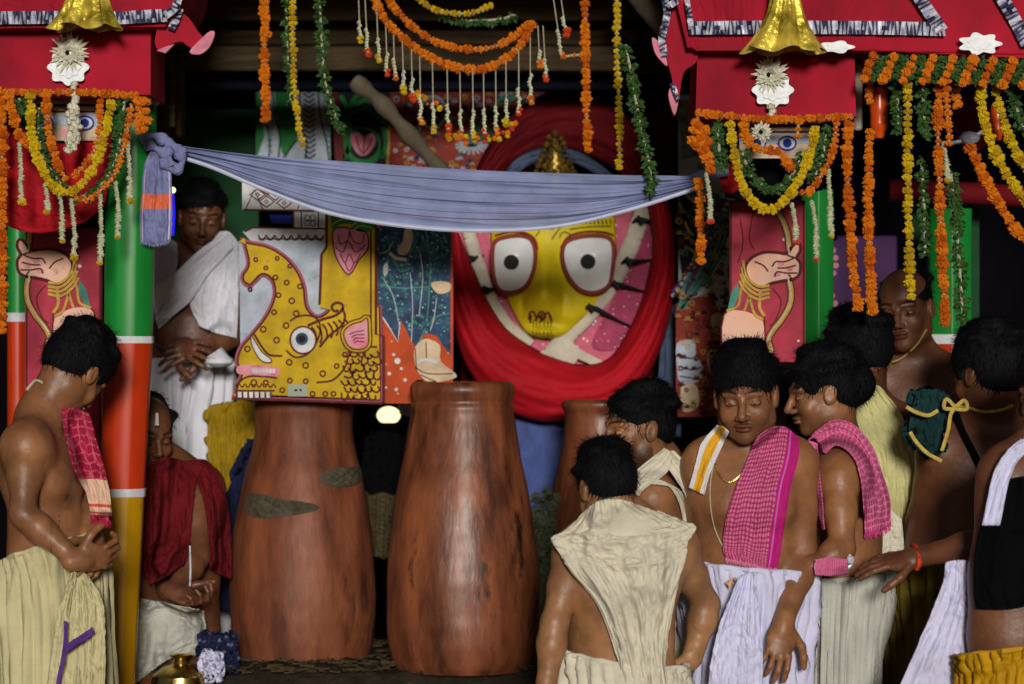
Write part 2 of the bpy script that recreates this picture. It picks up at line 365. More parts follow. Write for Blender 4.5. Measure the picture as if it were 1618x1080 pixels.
def nets(F, o, h):
    S = F < 0; n = np.array(F.shape)
    cnt = sum(S[i:n[0]-1+i, j:n[1]-1+j, k:n[2]-1+k].astype(np.int8) for i in (0, 1) for j in (0, 1) for k in (0, 1))
    act = (cnt > 0) & (cnt < 8); idx = np.argwhere(act)
    if len(idx) == 0: return np.zeros((0, 3)), np.zeros((0, 4), int)
    vid = np.full(act.shape, -1, dtype=np.int64); vid[act] = np.arange(len(idx))
    acc = np.zeros((len(idx), 3)); c = np.zeros(len(idx))
    cs = [(i, j, k) for i in (0, 1) for j in (0, 1) for k in (0, 1)]
    for a in cs:
        for b in cs:
            if sum(abs(a[q]-b[q]) for q in range(3)) != 1 or a > b: continue
            fa = F[idx[:, 0]+a[0], idx[:, 1]+a[1], idx[:, 2]+a[2]].astype(float); fb = F[idx[:, 0]+b[0], idx[:, 1]+b[1], idx[:, 2]+b[2]].astype(float)
            m = (fa < 0) != (fb < 0); t = np.where(m, fa/np.where(m, fa-fb, 1), 0)
            acc += m[:, None]*(N_(a)+t[:, None]*(N_(b)-N_(a))); c += m
    V = o+h*(idx+acc/c[:, None]); Q = []
    for ax in range(3):
        u, w = (ax+1) % 3, (ax+2) % 3
        sl0 = [slice(None)]*3; sl1 = [slice(None)]*3; sl0[ax] = slice(0, n[ax]-1); sl1[ax] = slice(1, n[ax])
        s0 = S[tuple(sl0)]; s1 = S[tuple(sl1)]; e = np.argwhere(s0 != s1)
        e = e[(e[:, u] > 0) & (e[:, w] > 0) & (e[:, u] < n[u]-1) & (e[:, w] < n[w]-1)]
        ins = s0[e[:, 0], e[:, 1], e[:, 2]]
        def cell(du, dw):
            q = e.copy(); q[:, u] += du; q[:, w] += dw; return vid[q[:, 0], q[:, 1], q[:, 2]]
        qd = np.stack([cell(-1, -1), cell(0, -1), cell(0, 0), cell(-1, 0)], 1)
        qd[~ins] = qd[~ins][:, ::-1]; Q.append(qd)
    return V, np.concatenate(Q)
def npmesh(name, V, Q, mats, parent, tint=None, uv=None):
    o0 = np.array(ORG[parent.name]) if parent is not None else np.zeros(3)
    me = bpy.data.meshes.new(name); me.vertices.add(len(V)); me.vertices.foreach_set('co', (V-o0).astype(np.float32).ravel())
    nf = len(Q); me.loops.add(nf*4); me.loops.foreach_set('vertex_index', Q.astype(np.int32).ravel())
    me.polygons.add(nf); me.polygons.foreach_set('loop_start', np.arange(nf, dtype=np.int32)*4)
    me.polygons.foreach_set('use_smooth', np.ones(nf, bool))
    if tint is not None:
        a = me.color_attributes.new('tint', 'FLOAT_COLOR', 'POINT'); a.data.foreach_set('color', np.concatenate([tint, np.ones((len(V), 1))], 1).astype(np.float32).ravel())
    if uv is not None:
        l = me.uv_layers.new(name='UVMap'); l.data.foreach_set('uv', uv[Q.ravel()].astype(np.float32).ravel())
    me.update(calc_edges=True); me.validate()
    for m in (mats if isinstance(mats, (list, tuple)) else [mats]): me.materials.append(m)
    return link(name, me, parent)
def frame(yaw, pitch=0, roll=0):     # yaw 0 faces the camera, + turns towards the right of the photo; columns side, forward, up
    y, p, r = R(yaw), R(pitch), R(roll)
    f = N_((math.sin(y), -math.cos(y), 0)); sdv = N_((math.cos(y), math.sin(y), 0)); up = N_((0, 0, 1))
    f2 = f*math.cos(p)-up*math.sin(p); u2 = up*math.cos(p)+f*math.sin(p)
    s3 = sdv*math.cos(r)+u2*math.sin(r); u3 = u2*math.cos(r)-sdv*math.sin(r)
    return np.stack([s3, f2, u3], 1)
def head(F, c, Rm, s=1.0, jaw=1.0, nose=1.0, lids=True):
    T = lambda p: N_(c)+Rm@(N_(p)*s)
    E = lambda p, r, k=.012, sub=False: F.ell(T(p), N_(r)*s, Rm, k*s, sub)
    C = lambda a, b, ra, rb, k=.008: F.cap(T(a), T(b), ra*s, rb*s, k*s)
    E((0, -.015, .03), (.074, .094, .086)); E((0, .025, -.032), (.060*jaw, .062, .082), .03); E((0, .034, -.078), (.042*jaw, .044, .032), .03)
    E((0, .070, -.100), (.019, .015, .014), .02)
    for q in (-1, 1):
        E((q*.052*jaw, .0, -.065), (.016, .03, .026), .025)
        E((q*.036, .060, -.036), (.024, .020, .022), .02)
        C((q*.012, .085, .020), (q*.044, .072, .020), .0085, .008, .012)
        E((q*.031, .096, -.001), (.016, .013, .012), .009, True)
        E((q*.031, .0725, -.004), (.0150, .0140, .0135), .004)
    C((0, .086, .010), (0, .110*nose, -.032), .007, .0115, .012)
    for q in (-1, 1): E((q*.012, .098, -.038), (.0085, .011, .008), .006)
    E((0, .092, -.059), (.025, .010, .0055), .004); E((0, .0905, -.070), (.020, .0105, .0065), .004); E((0, .1005, -.0645), (.024, .008, .0012), .002, True)
    for q in (-1, 1):
        Re = Rm@np.array([[1, 0, 0], [0, .94, -.34], [0, .34, .94]])
        F.ell(T((q*.077, -.004, -.008)), N_((.009, .019, .031))*s, Re, .008*s); F.ell(T((q*.089, .002, -.008)), N_((.007, .010, .018))*s, Re, .006*s, True)
    return T
def ftint(V, c, Rm, s, beard=0, mous=0, eyes=True, open=0):
    q = ((V-N_(c))@Rm)/s; x, y, z = np.abs(q[:, 0]), q[:, 1], q[:, 2]; t = np.ones((len(V), 3))
    fr = (y > .045)
    def blend(w, col): nonlocal t; w = np.clip(w, 0, 1)[:, None]; t = t*(1-w)+t*N_(col)*w
    brow = np.clip(1.3-np.abs(z-(.0225+.006*np.sin(np.clip((x-.01)/.04, 0, 1)*2.6)))/.0042, 0, 1)*((x > .009) & (x < .050))*fr
    blend(brow, (.10, .10, .12))
    if eyes:
        lash = np.clip(1.4-np.abs(z+.0085+(x-.031)**2*-14)/.0018, 0, 1)*((x > .015) & (x < .047))*fr; blend(lash, (.08, .07, .07))
        blend(np.clip(1-np.hypot((x-.031)/.02, (z+.003)/.015), 0, 1)*fr*.8, (.62, .55, .55))
    if open:
        ew = np.clip(2.2-2*np.hypot((x-.031)/.0135, (z+.0035)/(.0055*open)), 0, 1)*fr*(y > .06); blend(ew, (2.6, 3.6, 4.6)); blend(np.clip(2.5-2*np.hypot((x-.031)/.0055, (z+.0035)/.0055), 0, 1)*(ew > .3), (.03, .02, .02))
    lip = np.clip(1.5-np.hypot(x/.023, (z+.0645)/.0125)*1.2, 0, 1)*(y > .082); blend(lip, (.62, .36, .42))
    blend(np.clip(1.3-np.hypot(x/.0215, (z+.0645)/.0022)*1.0, 0, 1)*(y > .08), (.3, .2, .2))
    if mous: blend(np.clip(1.5-np.hypot(x/.028, (z+.051)/.0065), 0, 1)*(y > .08)*mous, (.10, .10, .12))
    if beard:
        w = np.clip((-z-.045+.3*(.06-y).clip(0, .03))/.02, 0, 1)*(z > -.14)*(y > -.005)*(1-lip); side = np.clip((x-.045)/.012, 0, 1)*(z < -.01)*(y > -.0)*(y < .05)
        blend(np.maximum(w, side*.5)*beard, (.24, .22, .24))
    nz = .5+.5*np.sin(q[:, 0]*310+np.sin(q[:, 2]*240)*2)*np.sin(q[:, 2]*270+np.sin(q[:, 1]*200)*2)
    return t*(1-.05*nz[:, None])
def hairmesh(parent, c, Rm, s, m, vol=1.0, bald=0, line=.0, bun=None, h=.0055, name='hair', tufts=900, seed=1):
    F = Fig(); T = lambda p: N_(c)+Rm@(N_(p)*s)
    rr = np.random.default_rng(seed)
    F.ell(T((0, -.018, .036)), N_((.080, .099, .088))*s*vol, Rm, .02)
    F.ell(T((0, -.050, -.01)), N_((.064, .056, .060))*s*vol, Rm, .03)
    for i in range(26):
        th = rr.uniform(0, 6.28); ph = rr.uniform(.1, 1.35); p = N_((math.cos(th)*math.sin(ph)*.074, math.sin(th)*math.sin(ph)*.092-.02, math.cos(ph)*.083+.036))*vol
        F.ell(T(p), N_((.024, .026, .0085))*s*rr.uniform(.7, 1.15), Rm, .022)
    if bun: F.ell(T(bun[0]), N_(bun[1])*s, Rm, .03)
    F.ell(T((0, .110, -.052+line)), N_((.086, .085, .112))*s, Rm, .006, True)
    for q in (-1, 1): F.ell(T((q*.080, .010, -.030)), N_((.026, .038, .050))*s, Rm, .006, True)
    if bald: F.ell(T((0, .03, .10)), N_((.085, .12, .075))*s, Rm, .008, True)
    F.ell(T((0, -.03, -.120)), N_((.09, .10, .058))*s, Rm, .01, True)
    lo = N_(c)-.17*s; hi = N_(c)+.17*s
    G, o = F.grid(lo, hi, h); V, Q = nets(G, o, h)
    # short loose tufts that roughen the outline
    q = ((V-N_(c))@Rm); nrm = V-T((0, -.02, .03)); nrm /= np.linalg.norm(nrm, axis=1)[:, None]+1e-9
    out = np.linalg.norm(((V-T((0, -.02, .036)))@Rm)/(N_((.083, .101, .09))*s*vol), axis=1) > .94
    ids = np.where(out)[0]
    if tufts and len(ids):
        ii = rr.choice(ids, tufts*3); p = V[ii]; n = nrm[ii]
        cr_ = T((0, -.06, .12))-T((0, 0, 0)); fl = np.cross(n, np.cross(n, cr_)); fl = fl/(np.linalg.norm(fl, axis=1)[:, None]+1e-9)
        fl = fl+rr.normal(0, .45, fl.shape); fl /= np.linalg.norm(fl, axis=1)[:, None]
        w = np.cross(fl, n); w /= np.linalg.norm(w, axis=1)[:, None]+1e-9; L = rr.uniform(.012, .026, (len(ii), 1))*s
        lf = rr.uniform(.001, .006, (len(ii), 1)); a = p-w*.0010-n*.002; b = p+w*.0010-n*.002; t1 = p+fl*L*.6+n*lf+w*.0006; t0 = p+fl*L*.6+n*lf-w*.0006; e = p+fl*L+n*.003
        k = len(V); nt = len(ii); V = np.concatenate([V, a, b, t1, t0, e+w*.0003, e-w*.0003]); ar = np.arange(nt)
        Q = np.concatenate([Q, np.stack([k+ar, k+nt+ar, k+2*nt+ar, k+3*nt+ar], 1), np.stack([k+3*nt+ar, k+2*nt+ar, k+4*nt+ar, k+5*nt+ar], 1)])
    return npmesh(name, V, Q, m, parent)
def hand(F, w, tip, back, curl=25, thumb=1, s=1.0, spread=6):
    w = N_(w); y = unit(N_(tip)-w); z = N_(back)-y*(N_(back)@y); z = unit(z); x = np.cross(y, z)*thumb
    T = lambda p: w+(x*p[0]+y*p[1]+z*p[2])*s
    Rm = np.stack([x, y, z], 1)
    F.ell(T((.002, .045, 0)), N_((.040, .052, .0155))*s, Rm, .012); F.ell(T((.024, .03, -.006)), N_((.018, .032, .014))*s, Rm, .01)
    F.cap(T((0, -.02, 0)), T((0, .02, 0)), .024*s, .026*s, .015)
    for i, (bx, by, L) in enumerate(((.030, .082, .074), (.010, .088, .082), (-.010, .085, .076), (-.028, .076, .060))):
        p = N_((bx, by, .002)); ang = 0; rad = .0092-.0006*i; c = curl*(1+.12*i)
        lat = (1.5-i)*spread*math.pi/180
        for j, fr in enumerate((.45, .31, .24)):
            ang += R(c*(.7, 1.1, .8)[j]); dv = N_((math.sin(lat), math.cos(ang), -math.sin(ang))); q = p+dv*L*fr
            F.cap(T(p), T(q), (rad-.0007*j)*s, (rad-.0007*(j+1))*s, .004); p = q
    p = N_((.036, .022, -.006))
    for j, (dv, L) in enumerate((((.75, .62, -.25), .036), ((.45, .85, -.32), .032), ((.30, .88, -.42), .024))):
        q = p+unit(dv)*L; F.cap(T(p), T(q), (.0125-.0015*j)*s, (.0112-.0015*j)*s, .006); p = q
    return T((0, .07, 0))
def arm(F, sh, el, wr, s=1.0):
    sh, el, wr = map(N_, (sh, el, wr)); u = sh+(el-sh)*.45
    F.cap(sh, u, .050*s, .046*s, .03); F.cap(u, el, .046*s, .036*s, .02)
    f = el+(wr-el)*.3; F.cap(el, f, .037*s, .040*s, .02); F.cap(f, wr, .040*s, .024*s, .02)
class Person:
    def __init__(s, label, base, sk, group=None):
        s.root = thing('person', label, 'person', base, group); s.F = Fig(); s.sk = SK[sk]; s.hands = []; s.hd = None; s.base = Vector(base)
    def torso(s, neck, shA, shB, chest, waist, pelvis, yaw, w=(.155, .140, .155), ratio=.66, belly=0, legs=True, pec=True):
        F = s.F; fr = frame(yaw); f = fr[:, 1]; neck, shA, shB, chest, waist, pelvis = map(N_, (neck, shA, shB, chest, waist, pelvis))
        F.ecap(chest, waist, w[0], w[1], f, ratio, .04); F.ecap(waist, pelvis, w[1], w[2], f, ratio+.06, .04)
        up = unit(neck-waist); F.ecap(chest+up*.02, chest+up*.10, w[0]*.96, w[0]*.62, f, ratio-.04, .05)
        for sh in (shA, shB):
            F.cap(neck+up*.03, sh+up*.0, .038, .050, .05); F.ell(sh, (.060, .060, .060), None, .035)
            F.cap(chest+(sh-neck)*.35, sh, .075, .055, .06)
        if pec:
            s.nip = [chest+(sh-neck)*.50+f*w[0]*ratio*.9-up*.035 for sh in (shA, shB)]
            for sh in (shA, shB): F.ell(chest+(sh-neck)*.42+f*w[0]*ratio*.72-up*.01, (.062, .035, .045), fr, .035)
        if belly: F.ell((waist+pelvis)/2+f*belly*.5, (w[1]*.8, w[1]*ratio*.75+belly*.5, .12), fr, .06)
        s.neck = neck; s.fr = fr; s.pel = pelvis
        if legs:
            for q in (-1, 1):
                hip = pelvis+fr[:, 0]*q*.07-N_((0, 0, .05)); foot = N_((pelvis[0], pelvis[1], s.base[2]))+fr[:, 0]*q*.10+N_((0, 0, .07))
                kn = (hip+foot)/2+f*.03; F.cap(hip, kn, .070, .052, .03); F.cap(kn, foot, .055, .036, .02)
                F.ell(foot+f*.06-N_((0, 0, .038)), (.042, .115, .032), fr, .03)
        s.T = Fig(); s.T.p = list(F.p)
        return s
    def head(s, c, yaw, pitch=0, roll=0, sc=1.0, **k):
        Rm = frame(yaw, pitch, roll); kk = {q: k.pop(q) for q in ('jaw', 'nose') if q in k}
        T = head(s.F, c, Rm, sc, **kk); s.hd = (N_(c), Rm, sc, k)
        s.F.cap(T((0, -.028, -.05)), N_(s.neck)+N_((0, 0, .0)), .056*sc, .062*sc, .03)
        return s
    def arm(s, sh, el, wr, sc=1.0): arm(s.F, sh, el, wr, sc*.94); s.el = getattr(s, 'el', [])+[N_(el)]; return s
    def hand(self, w, tip, back, **k): s = self; c = hand(s.F, w, tip, back, **k); s.hands.append(c); return s
    def finish(s, h=.0075, hh=.0032, zmin=None, fine=None):
        F = s.F; lo = np.min([p[3] for p in F.p], 0); hi = np.max([p[4] for p in F.p], 0)
        fine = fine or []
        boxes = []
        if s.hd is not None:
            c, Rm, sc, _ = s.hd; boxes.append((c-N_((.125, .125, .15))*sc, c+N_((.125, .125, .14))*sc, hh))
        for c in s.hands: boxes.append((c-.13, c+.13, .0035))
        G, o = F.grid(lo, hi, h); V, Q = nets(G, o, h); allV = []; allQ = []; n = 0
        ctr = V[Q].mean(1); keep = np.ones(len(Q), bool)
        done = []
        for a, b, _ in boxes: keep &= ~np.all((ctr > a+h*1.2) & (ctr < b-h*1.2), axis=1)
        allV.append(V); allQ.append(Q[keep]); n = len(V)
        for a, b, r in boxes:
            G, o = F.grid(a, b, r); V2, Q2 = nets(G, o, r)
            if len(Q2) == 0: continue
            c2 = V2[Q2].mean(1); kp = np.ones(len(Q2), bool)
            for a3, b3 in done: kp &= ~np.all((c2 > a3) & (c2 < b3), axis=1)
            done.append((a, b)); allV.append(V2); allQ.append(Q2[kp]+n); n += len(V2)
        V = np.concatenate(allV); Q = np.concatenate(allQ)
        used = np.zeros(len(V), bool); used[Q.ravel()] = True; mp = np.cumsum(used)-1; V = V[used]; Q = mp[Q]
        t = np.ones((len(V), 3)); o_ = len(s.root.name)*.7+float(V[0, 0])
        n1 = np.sin(V[:, 0]*9+o_+2*np.sin(V[:, 2]*7))*np.sin(V[:, 2]*11+o_*2+np.sin(V[:, 0]*13)); n2 = np.sin(V[:, 0]*61+3*np.sin(V[:, 2]*23))*np.sin(V[:, 2]*53+2*np.sin(V[:, 0]*31+V[:, 1]*40))
        t *= (1+.13*n1+.05*n2)[:, None]; t[:, 1] *= 1+.04*n1; t[:, 2] *= 1+.06*n2
        for e in getattr(s, 'el', []): t *= (1-.32*np.exp(-(np.linalg.norm(V-e, axis=1)/.04)**2))[:, None]
        for e in s.hands:
            dd_ = np.linalg.norm(V-e, axis=1); t *= (1-.18*np.exp(-((dd_-.02)/.035)**2)*(.6+.4*np.sin(dd_*420)))[:, None]
        for e in getattr(s, 'nip', []):
            dd_ = np.linalg.norm((V-e)-np.outer((V-e)@s.fr[:, 1], s.fr[:, 1]), axis=1); t *= (1-.55*np.clip(1.6-dd_/.010, 0, 1)*((V-e)@s.fr[:, 1] > -.06))[:, None]
        if s.hd is not None:
            c, Rm, sc, k = s.hd; m = np.linalg.norm(V-c, axis=1) < .16*sc
            t[m] *= ftint(V[m], c, Rm, sc, **k)
        s.body = npmesh('body', V, Q, s.sk, s.root, tint=t)
        return s
    def hair(s, m=None, **k):
        c, Rm, sc, _ = s.hd; hairmesh(s.root, c, Rm, sc, m or M['hair'], **k); return s
    def surf(s, x, y, d, off=.006, span=.45, steps=26):      # first depth at which the ray through a pixel meets the figure
        x, y, d = np.broadcast_arrays(np.asarray(x, float), np.asarray(y, float), np.asarray(d, float)); sh = x.shape
        x, y, d = x.ravel(), y.ravel(), d.ravel(); t = d-span
        for _ in range(steps):
            q = s.F.sdf(PN(x, y, t))-off; t = np.minimum(t+np.clip(q, -.02, .08), d)
        return t.reshape(sh)
def resamp(A, n, axis):
    A = np.moveaxis(A, axis, 0); m = len(A); t = np.linspace(0, m-1, n); i = np.clip(t.astype(int), 0, m-2); f = (t-i)[:, None, None]
    E = np.concatenate([2*A[:1]-A[1:2], A, 2*A[-1:]-A[-2:-1]]); p0, p1, p2, p3 = E[i], E[i+1], E[i+2], E[i+3]
    out = .5*(2*p1+(-p0+p2)*f+(2*p0-5*p1+4*p2-p3)*f*f+(-p0+3*p1-3*p2+p3)*f**3)
    return np.moveaxis(out, 0, axis)
def crinkle(shape, seed):
    rr = np.random.default_rng(seed+50); out = np.zeros(shape)
    for g, a in ((7, .45), (15, .35), (31, .2)):
        z = rr.normal(0, 1, (max(3, int(g*shape[0]/max(shape))), max(3, int(g*shape[1]/max(shape)))))[..., None]
        z = resamp(resamp(z, shape[0], 0), shape[1], 1)[..., 0]; out += a*(1-np.abs(z))
    return np.clip(out, -.05, 1)*.5
def folds(U, V_, n, amp, seed=0, slant=.0, sharp=1.5):
    rr = np.random.default_rng(seed); F = np.zeros_like(U)
    for i in range(4):
        f = n*rr.uniform(.5, 1.4); ph = rr.uniform(0, 1); wv = rr.uniform(-.25, .25)
        a = np.abs(np.sin(np.pi*(f*U+ph+slant*V_+wv*np.sin(2.2*V_+ph*6)+.06*np.sin(9*V_+i))))
        F += (1-a)**sharp*rr.uniform(.5, 1)*(.25+1.5*crinkle(U.shape, seed+i*3))
    lump = np.sin(7*V_+3*U+seed)*np.sin(5*U*2.1-3*V_+seed*2)
    return amp*np.maximum(F/2.7+.30*lump+1.15*crinkle(U.shape, seed), 0)
def net(parent, name, m, ctrl, d0, body=None, off=.007, nf=5, amp=.008, seed=0, slant=0, nu=64, nv=90, thick=.0024, sm=6, span=.45, fray=0, sharp=1.5):
    """cloth: rows of control pixels (x, y[, depth]); it lies on the figure where there is one and hangs at the given depth elsewhere"""
    C = np.array([[(p[0], p[1], p[2] if len(p) > 2 else d0) for p in row] for row in ctrl], float)
    G = resamp(resamp(C, nv, 0), nu, 1); x, y, d = G[..., 0], G[..., 1], G[..., 2]
    V_, U = np.meshgrid(np.linspace(0, 1, nv), np.linspace(0, 1, nu), indexing='ij')
    if body is not None: d = body.surf(x, y, d, off, span)
    base = d.copy()
    for _ in range(sm):
        e = np.pad(d, 1, mode='edge'); av = (e[2:, 1:-1]+e[:-2, 1:-1]+e[1:-1, 2:]+e[1:-1, :-2])/4; d = np.minimum(base+.001, av)
    d = d-folds(U, V_, nf, amp, seed, slant, sharp)
    if fray: 
        rr = np.random.default_rng(seed); y = y.copy(); y[-1] += rr.uniform(0, fray, nu)
    X = PN(x, y, d).reshape(-1, 3); i = np.arange(nv*nu).reshape(nv, nu)
    Q = np.stack([i[:-1, :-1], i[1:, :-1], i[1:, 1:], i[:-1, 1:]], -1).reshape(-1, 4)
    o = npmesh(name, X, Q, m, parent, uv=np.stack([U.ravel(), V_.ravel()], 1))
    md = o.modifiers.new('thickness', 'SOLIDIFY'); md.thickness = thick; md.offset = -1
    if fray:
        rr = np.random.default_rng(seed); b = MB(); Y = X.reshape(nv, nu, 3)
        for k in range(0, nu-1):
            for q_ in range(2):
                p = Y[-1, k]*(1-q_*.5)+Y[-1, k+1]*q_*.5; e = p+np.array([rr.normal(0, .003), rr.normal(0, .002), -rr.uniform(.6, 1.3)*fray*.004]); w_ = np.array([.0008, 0, 0])
                b.add([p-w_, p+w_, e+w_*.5, e-w_*.5], [(0, 1, 2, 3)])
        fo_ = b.build('fringe', m, o, smooth=False); fo_['kind'] = 'stuff'
    return o
def skirt(parent, name, m, secs, nf=16, amp=.10, seed=0, slant=.6, nu=200, nv=90, roll=True, top=.02, body=None, ratio=.85):
    """wrapped cloth: sections (x pixel, y pixel, depth, half width in pixels) from the waist down"""
    S = np.array(secs, float)[:, None, :]; S = resamp(np.repeat(S, 2, 1), nv, 0)[:, 0, :]
    th = np.linspace(0, 2*np.pi, nu, endpoint=False); rr = np.random.default_rng(seed)
    V_, TH = np.meshgrid(np.linspace(0, 1, nv), th, indexing='ij')
    c = PN(S[:, 0], S[:, 1], S[:, 2]); w = (S[:, 3]*S[:, 2]/FPX)[:, None]
    F = np.zeros_like(TH)
    for i in range(5):
        k = max(2, int(nf*rr.uniform(.9, 3.2))); ph = rr.uniform(0, 6.28); dr = rr.uniform(-1, 1)*slant*3
        k2 = k; F += (1-np.abs(np.sin(.5*(k2*TH+ph+dr*3*V_+1.2*np.sin(3*V_+ph+TH)+.6*np.sin(7*V_+2*TH)))))**1.6*rr.uniform(.5, 1)
    F = F/2.0*(.9+1.2*crinkle(TH.shape, seed+9))-.4; r = w*(1+1.9*amp*F*(.40+.75*V_))+.010*crinkle(TH.shape, seed)
    lift = top*np.sin(TH+seed)*(1-V_)**2
    if body is not None:
        e = np.zeros_like(r)
        for _ in range(5):
            X = np.stack([c[:, 0:1]+np.cos(TH)*(r+e), c[:, 1:2]+np.sin(TH)*(r+e)*ratio, c[:, 2:3]+lift], -1).reshape(-1, 3)
            e += np.maximum(0, .010+.030*np.maximum(F+.3, 0)-body.T.sdf(X).reshape(e.shape))
        for _ in range(2): e = np.maximum(e, (np.roll(e, 1, 1)+np.roll(e, -1, 1)+np.vstack([e[:1], e[:-1]])+np.vstack([e[1:], e[-1:]]))/4)
        r = r+e
    X = np.stack([c[:, 0:1]+np.cos(TH)*r, c[:, 1:2]+np.sin(TH)*r*ratio, c[:, 2:3]+lift], -1).reshape(-1, 3)
    i = np.arange(nv*nu).reshape(nv, nu); j = np.roll(i, -1, 1)
    Q = np.stack([i[:-1], i[1:], j[1:], j[:-1]], -1).reshape(-1, 4)[:, ::-1]
    o = npmesh(name, X, Q, m, parent, uv=np.stack([TH.ravel()/6.2832, V_.ravel()], 1))
    md = o.modifiers.new('thickness', 'SOLIDIFY'); md.thickness = .004; md.offset = -1
    if roll:
        b = MB(); p = X.reshape(nv, nu, 3)[1]; b.tube([tuple(q) for q in p[::4]]+[tuple(p[0])], [.007+.002*math.sin(k*1.7) for k in range(len(p[::4])+1)], 8, flat=.8, cap=False)
        b.build('waist_roll', m, o)
    return o
def ptube(parent, name, m, pts, r, body=None, d0=8, off=.004, n=6):
    q = even(pts, 5); x = np.array([a[0] for a in q]); y = np.array([a[1] for a in q]); d = np.array([a[2] if len(a) > 2 else d0 for a in q])
    if body is not None: d = body.surf(x, y, d, off)
    b = MB(); b.tube([tuple(a) for a in PN(x, y, d)], r, n); return b.build(name, m, parent)
# ------------------------------------------------------------------ setting
def struct(name, a, b, m, cuts=None):
    o = MB().box(a, b).build(name, m, smooth=False, loc=((a[0]+b[0])/2, (a[1]+b[1])/2, a[2])); return tag(o, kind='structure')
struct('ground', (-60, -30, -.12), (60, 90, -.02), M['earth'])
DECK = .60
# lower platform of planks in front, raised deck behind, earth bed under the jars
pb = tag(thing('lower_floor', None, None, (0, 7.4, 0)), kind='structure')
pm = MB().box((-2.6, 0, -.016), (2.6, .19, .022)); me0 = None
for i in range(17):
    if me0 is None:
        o = pm.build('plank', mat('floor_plank', (.10, .06, .03), .8, .5, 5, .4, 40, stretch=(.6, 5, 5)), loc=(0, 0, 0)); me0 = o.data
    else: o = bpy.data.objects.new('plank', me0); COL.objects.link(o)
    o.parent = pb; o.location = (0, -1.4+i*.197, 0); ORG[o.name] = Vector((0, 0, 0))
rd = struct('raised_deck', (-3.2, 8.92, .0), (3.2, 13.5, DECK), mat('deck_boards', (.05, .035, .022), .85, .5, 5, .4, 40, stretch=(.6, 4, 4)))
bed = MB(); 
n1, n2 = 40, 22
for j in range(n2):
    for i in range(n1):
        u, v = i/(n1-1), j/(n2-1); x = -1.02+1.5*u; y = 8.97+1.0*v
        e = min(u, 1-u, v, 1-v); z = DECK+.004+.115*min(1, e*9)+.012*math.sin(i*1.9+j*.7)*math.cos(j*1.3+i*.4)+random.uniform(-.006, .006)
        bed.v.append((x, y, z))
bed.f = [(j*n1+i, j*n1+i+1, (j+1)*n1+i+1, (j+1)*n1+i) for j in range(n2-1) for i in range(n1-1)]; bed.m = [0]*len(bed.f)
tag(bed.build('earth_bed', M['earth'], loc=(-.3, 9.4, DECK)), kind='structure')
sb = MB()
for i in range(1300):
    x = random.uniform(-1.0, .46); y = random.uniform(9.0, 9.9); z = DECK+.121+random.uniform(-.006, .008); a = random.uniform(0, 3.14); L = random.uniform(.02, .055)
    dx, dy = math.cos(a)*L, math.sin(a)*L; w = .0008
    sb.add([(x-dy*.03, y+dx*.03-w, z), (x+dx, y+dy, z+random.uniform(-.008, .014)), (x+dx, y+dy+w, z+.004), (x, y+w*2, z+.004)], [(0, 1, 2, 3)])
tag(sb.build('straw_litter', M['straw'], smooth=False, loc=(-.3, 9.4, DECK)), 'scraps of straw strewn over the dark earth round the clay jars', 'straw', kind='stuff')
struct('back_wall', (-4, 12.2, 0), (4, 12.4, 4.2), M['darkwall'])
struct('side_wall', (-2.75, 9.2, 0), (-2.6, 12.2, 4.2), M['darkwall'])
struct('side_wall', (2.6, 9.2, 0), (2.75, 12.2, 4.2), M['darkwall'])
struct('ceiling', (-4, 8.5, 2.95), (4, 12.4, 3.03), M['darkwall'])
# dark green painted wall behind the standing priest
struct('green_wall', tuple(P(235, 640, 10.75)), tuple(P(412, 175, 10.85)), M['darkgreen'])
struct('green_wall', tuple(P(1440, 560, 9.9)), tuple(P(1540, 330, 10.0)), M['darkgreen'])

# roof timbers
def beam(label, x0, y0, x1, y1, d, t, m, g='roof timbers'):
    a = P(x0, y1, d); b = P(x1, y0, d); mb = MB(); mb.bbox((a.x, d, a.z), (b.x, d+t, b.z), .006)
    o = mb.build('roof_beam', m, loc=((a.x+b.x)/2, d+t/2, a.z)); return tag(o, label, 'beam', g)
beam('black lowest cross beam running behind the hanging flower strings', 250, 112, 1160, 141, 9.9, .10, M['black'])
beam('dull brown beam directly above the black cross beam', 245, 72, 1100, 111, 9.75, .12, M['wood'])
beam('brown beam second above the black cross beam', 245, 34, 1100, 70, 9.9, .12, M['wood'])
beam('topmost brown roof beam at the upper edge of the picture', 245, -20, 1100, 32, 9.75, .12, M['wood'])
def upright(label, x0, y0, x1, y1, d, t, m, name='wooden_upright'):
    a = P(x0, y1, d); b = P(x1, y0, d); mb = MB(); mb.bbox((a.x, d, a.z), (b.x, d+t, b.z), .005)
    return tag(mb.build(name, m, loc=((a.x+b.x)/2, d, a.z)), label, 'post')
upright('old brown wooden upright between the left canopy and the green wall', 249, 50, 286, 215, 9.3, .12, M['wood'])
upright('reddish brown wooden upright behind the right leafy strand', 1012, 141, 1066, 640, 10.45, .1, mat('red_brown_wood', (.07, .014, .008), .7, .5, 8, .3, 30, stretch=(1, 1, 6)))
upright('pale wooden edge post beside the left red valance', 238, 78, 249, 165, 8.62, .05, mat('pale_timber', (.42, .36, .28), .7, .3, 12, .3, 40))
upright('pale wooden edge post beside the right red valance', 1350, 100, 1363, 205, 8.62, .05, MATS['pale_timber'])
lg = MB(); lg.tube([P(*p) for p in cr([(560, 128, 9.82), (600, 160, 9.8), (640, 205, 9.78), (690, 262, 9.75), (712, 300, 9.75)], 5)], [.027+.006*math.sin(k*1.3) for k in range(21)], 10)
o = lg.build('log', M['woodgrey'], loc=P(600, 160, 9.8)); tag(o, 'grey weathered log slanting down behind the blue cloth', 'log')
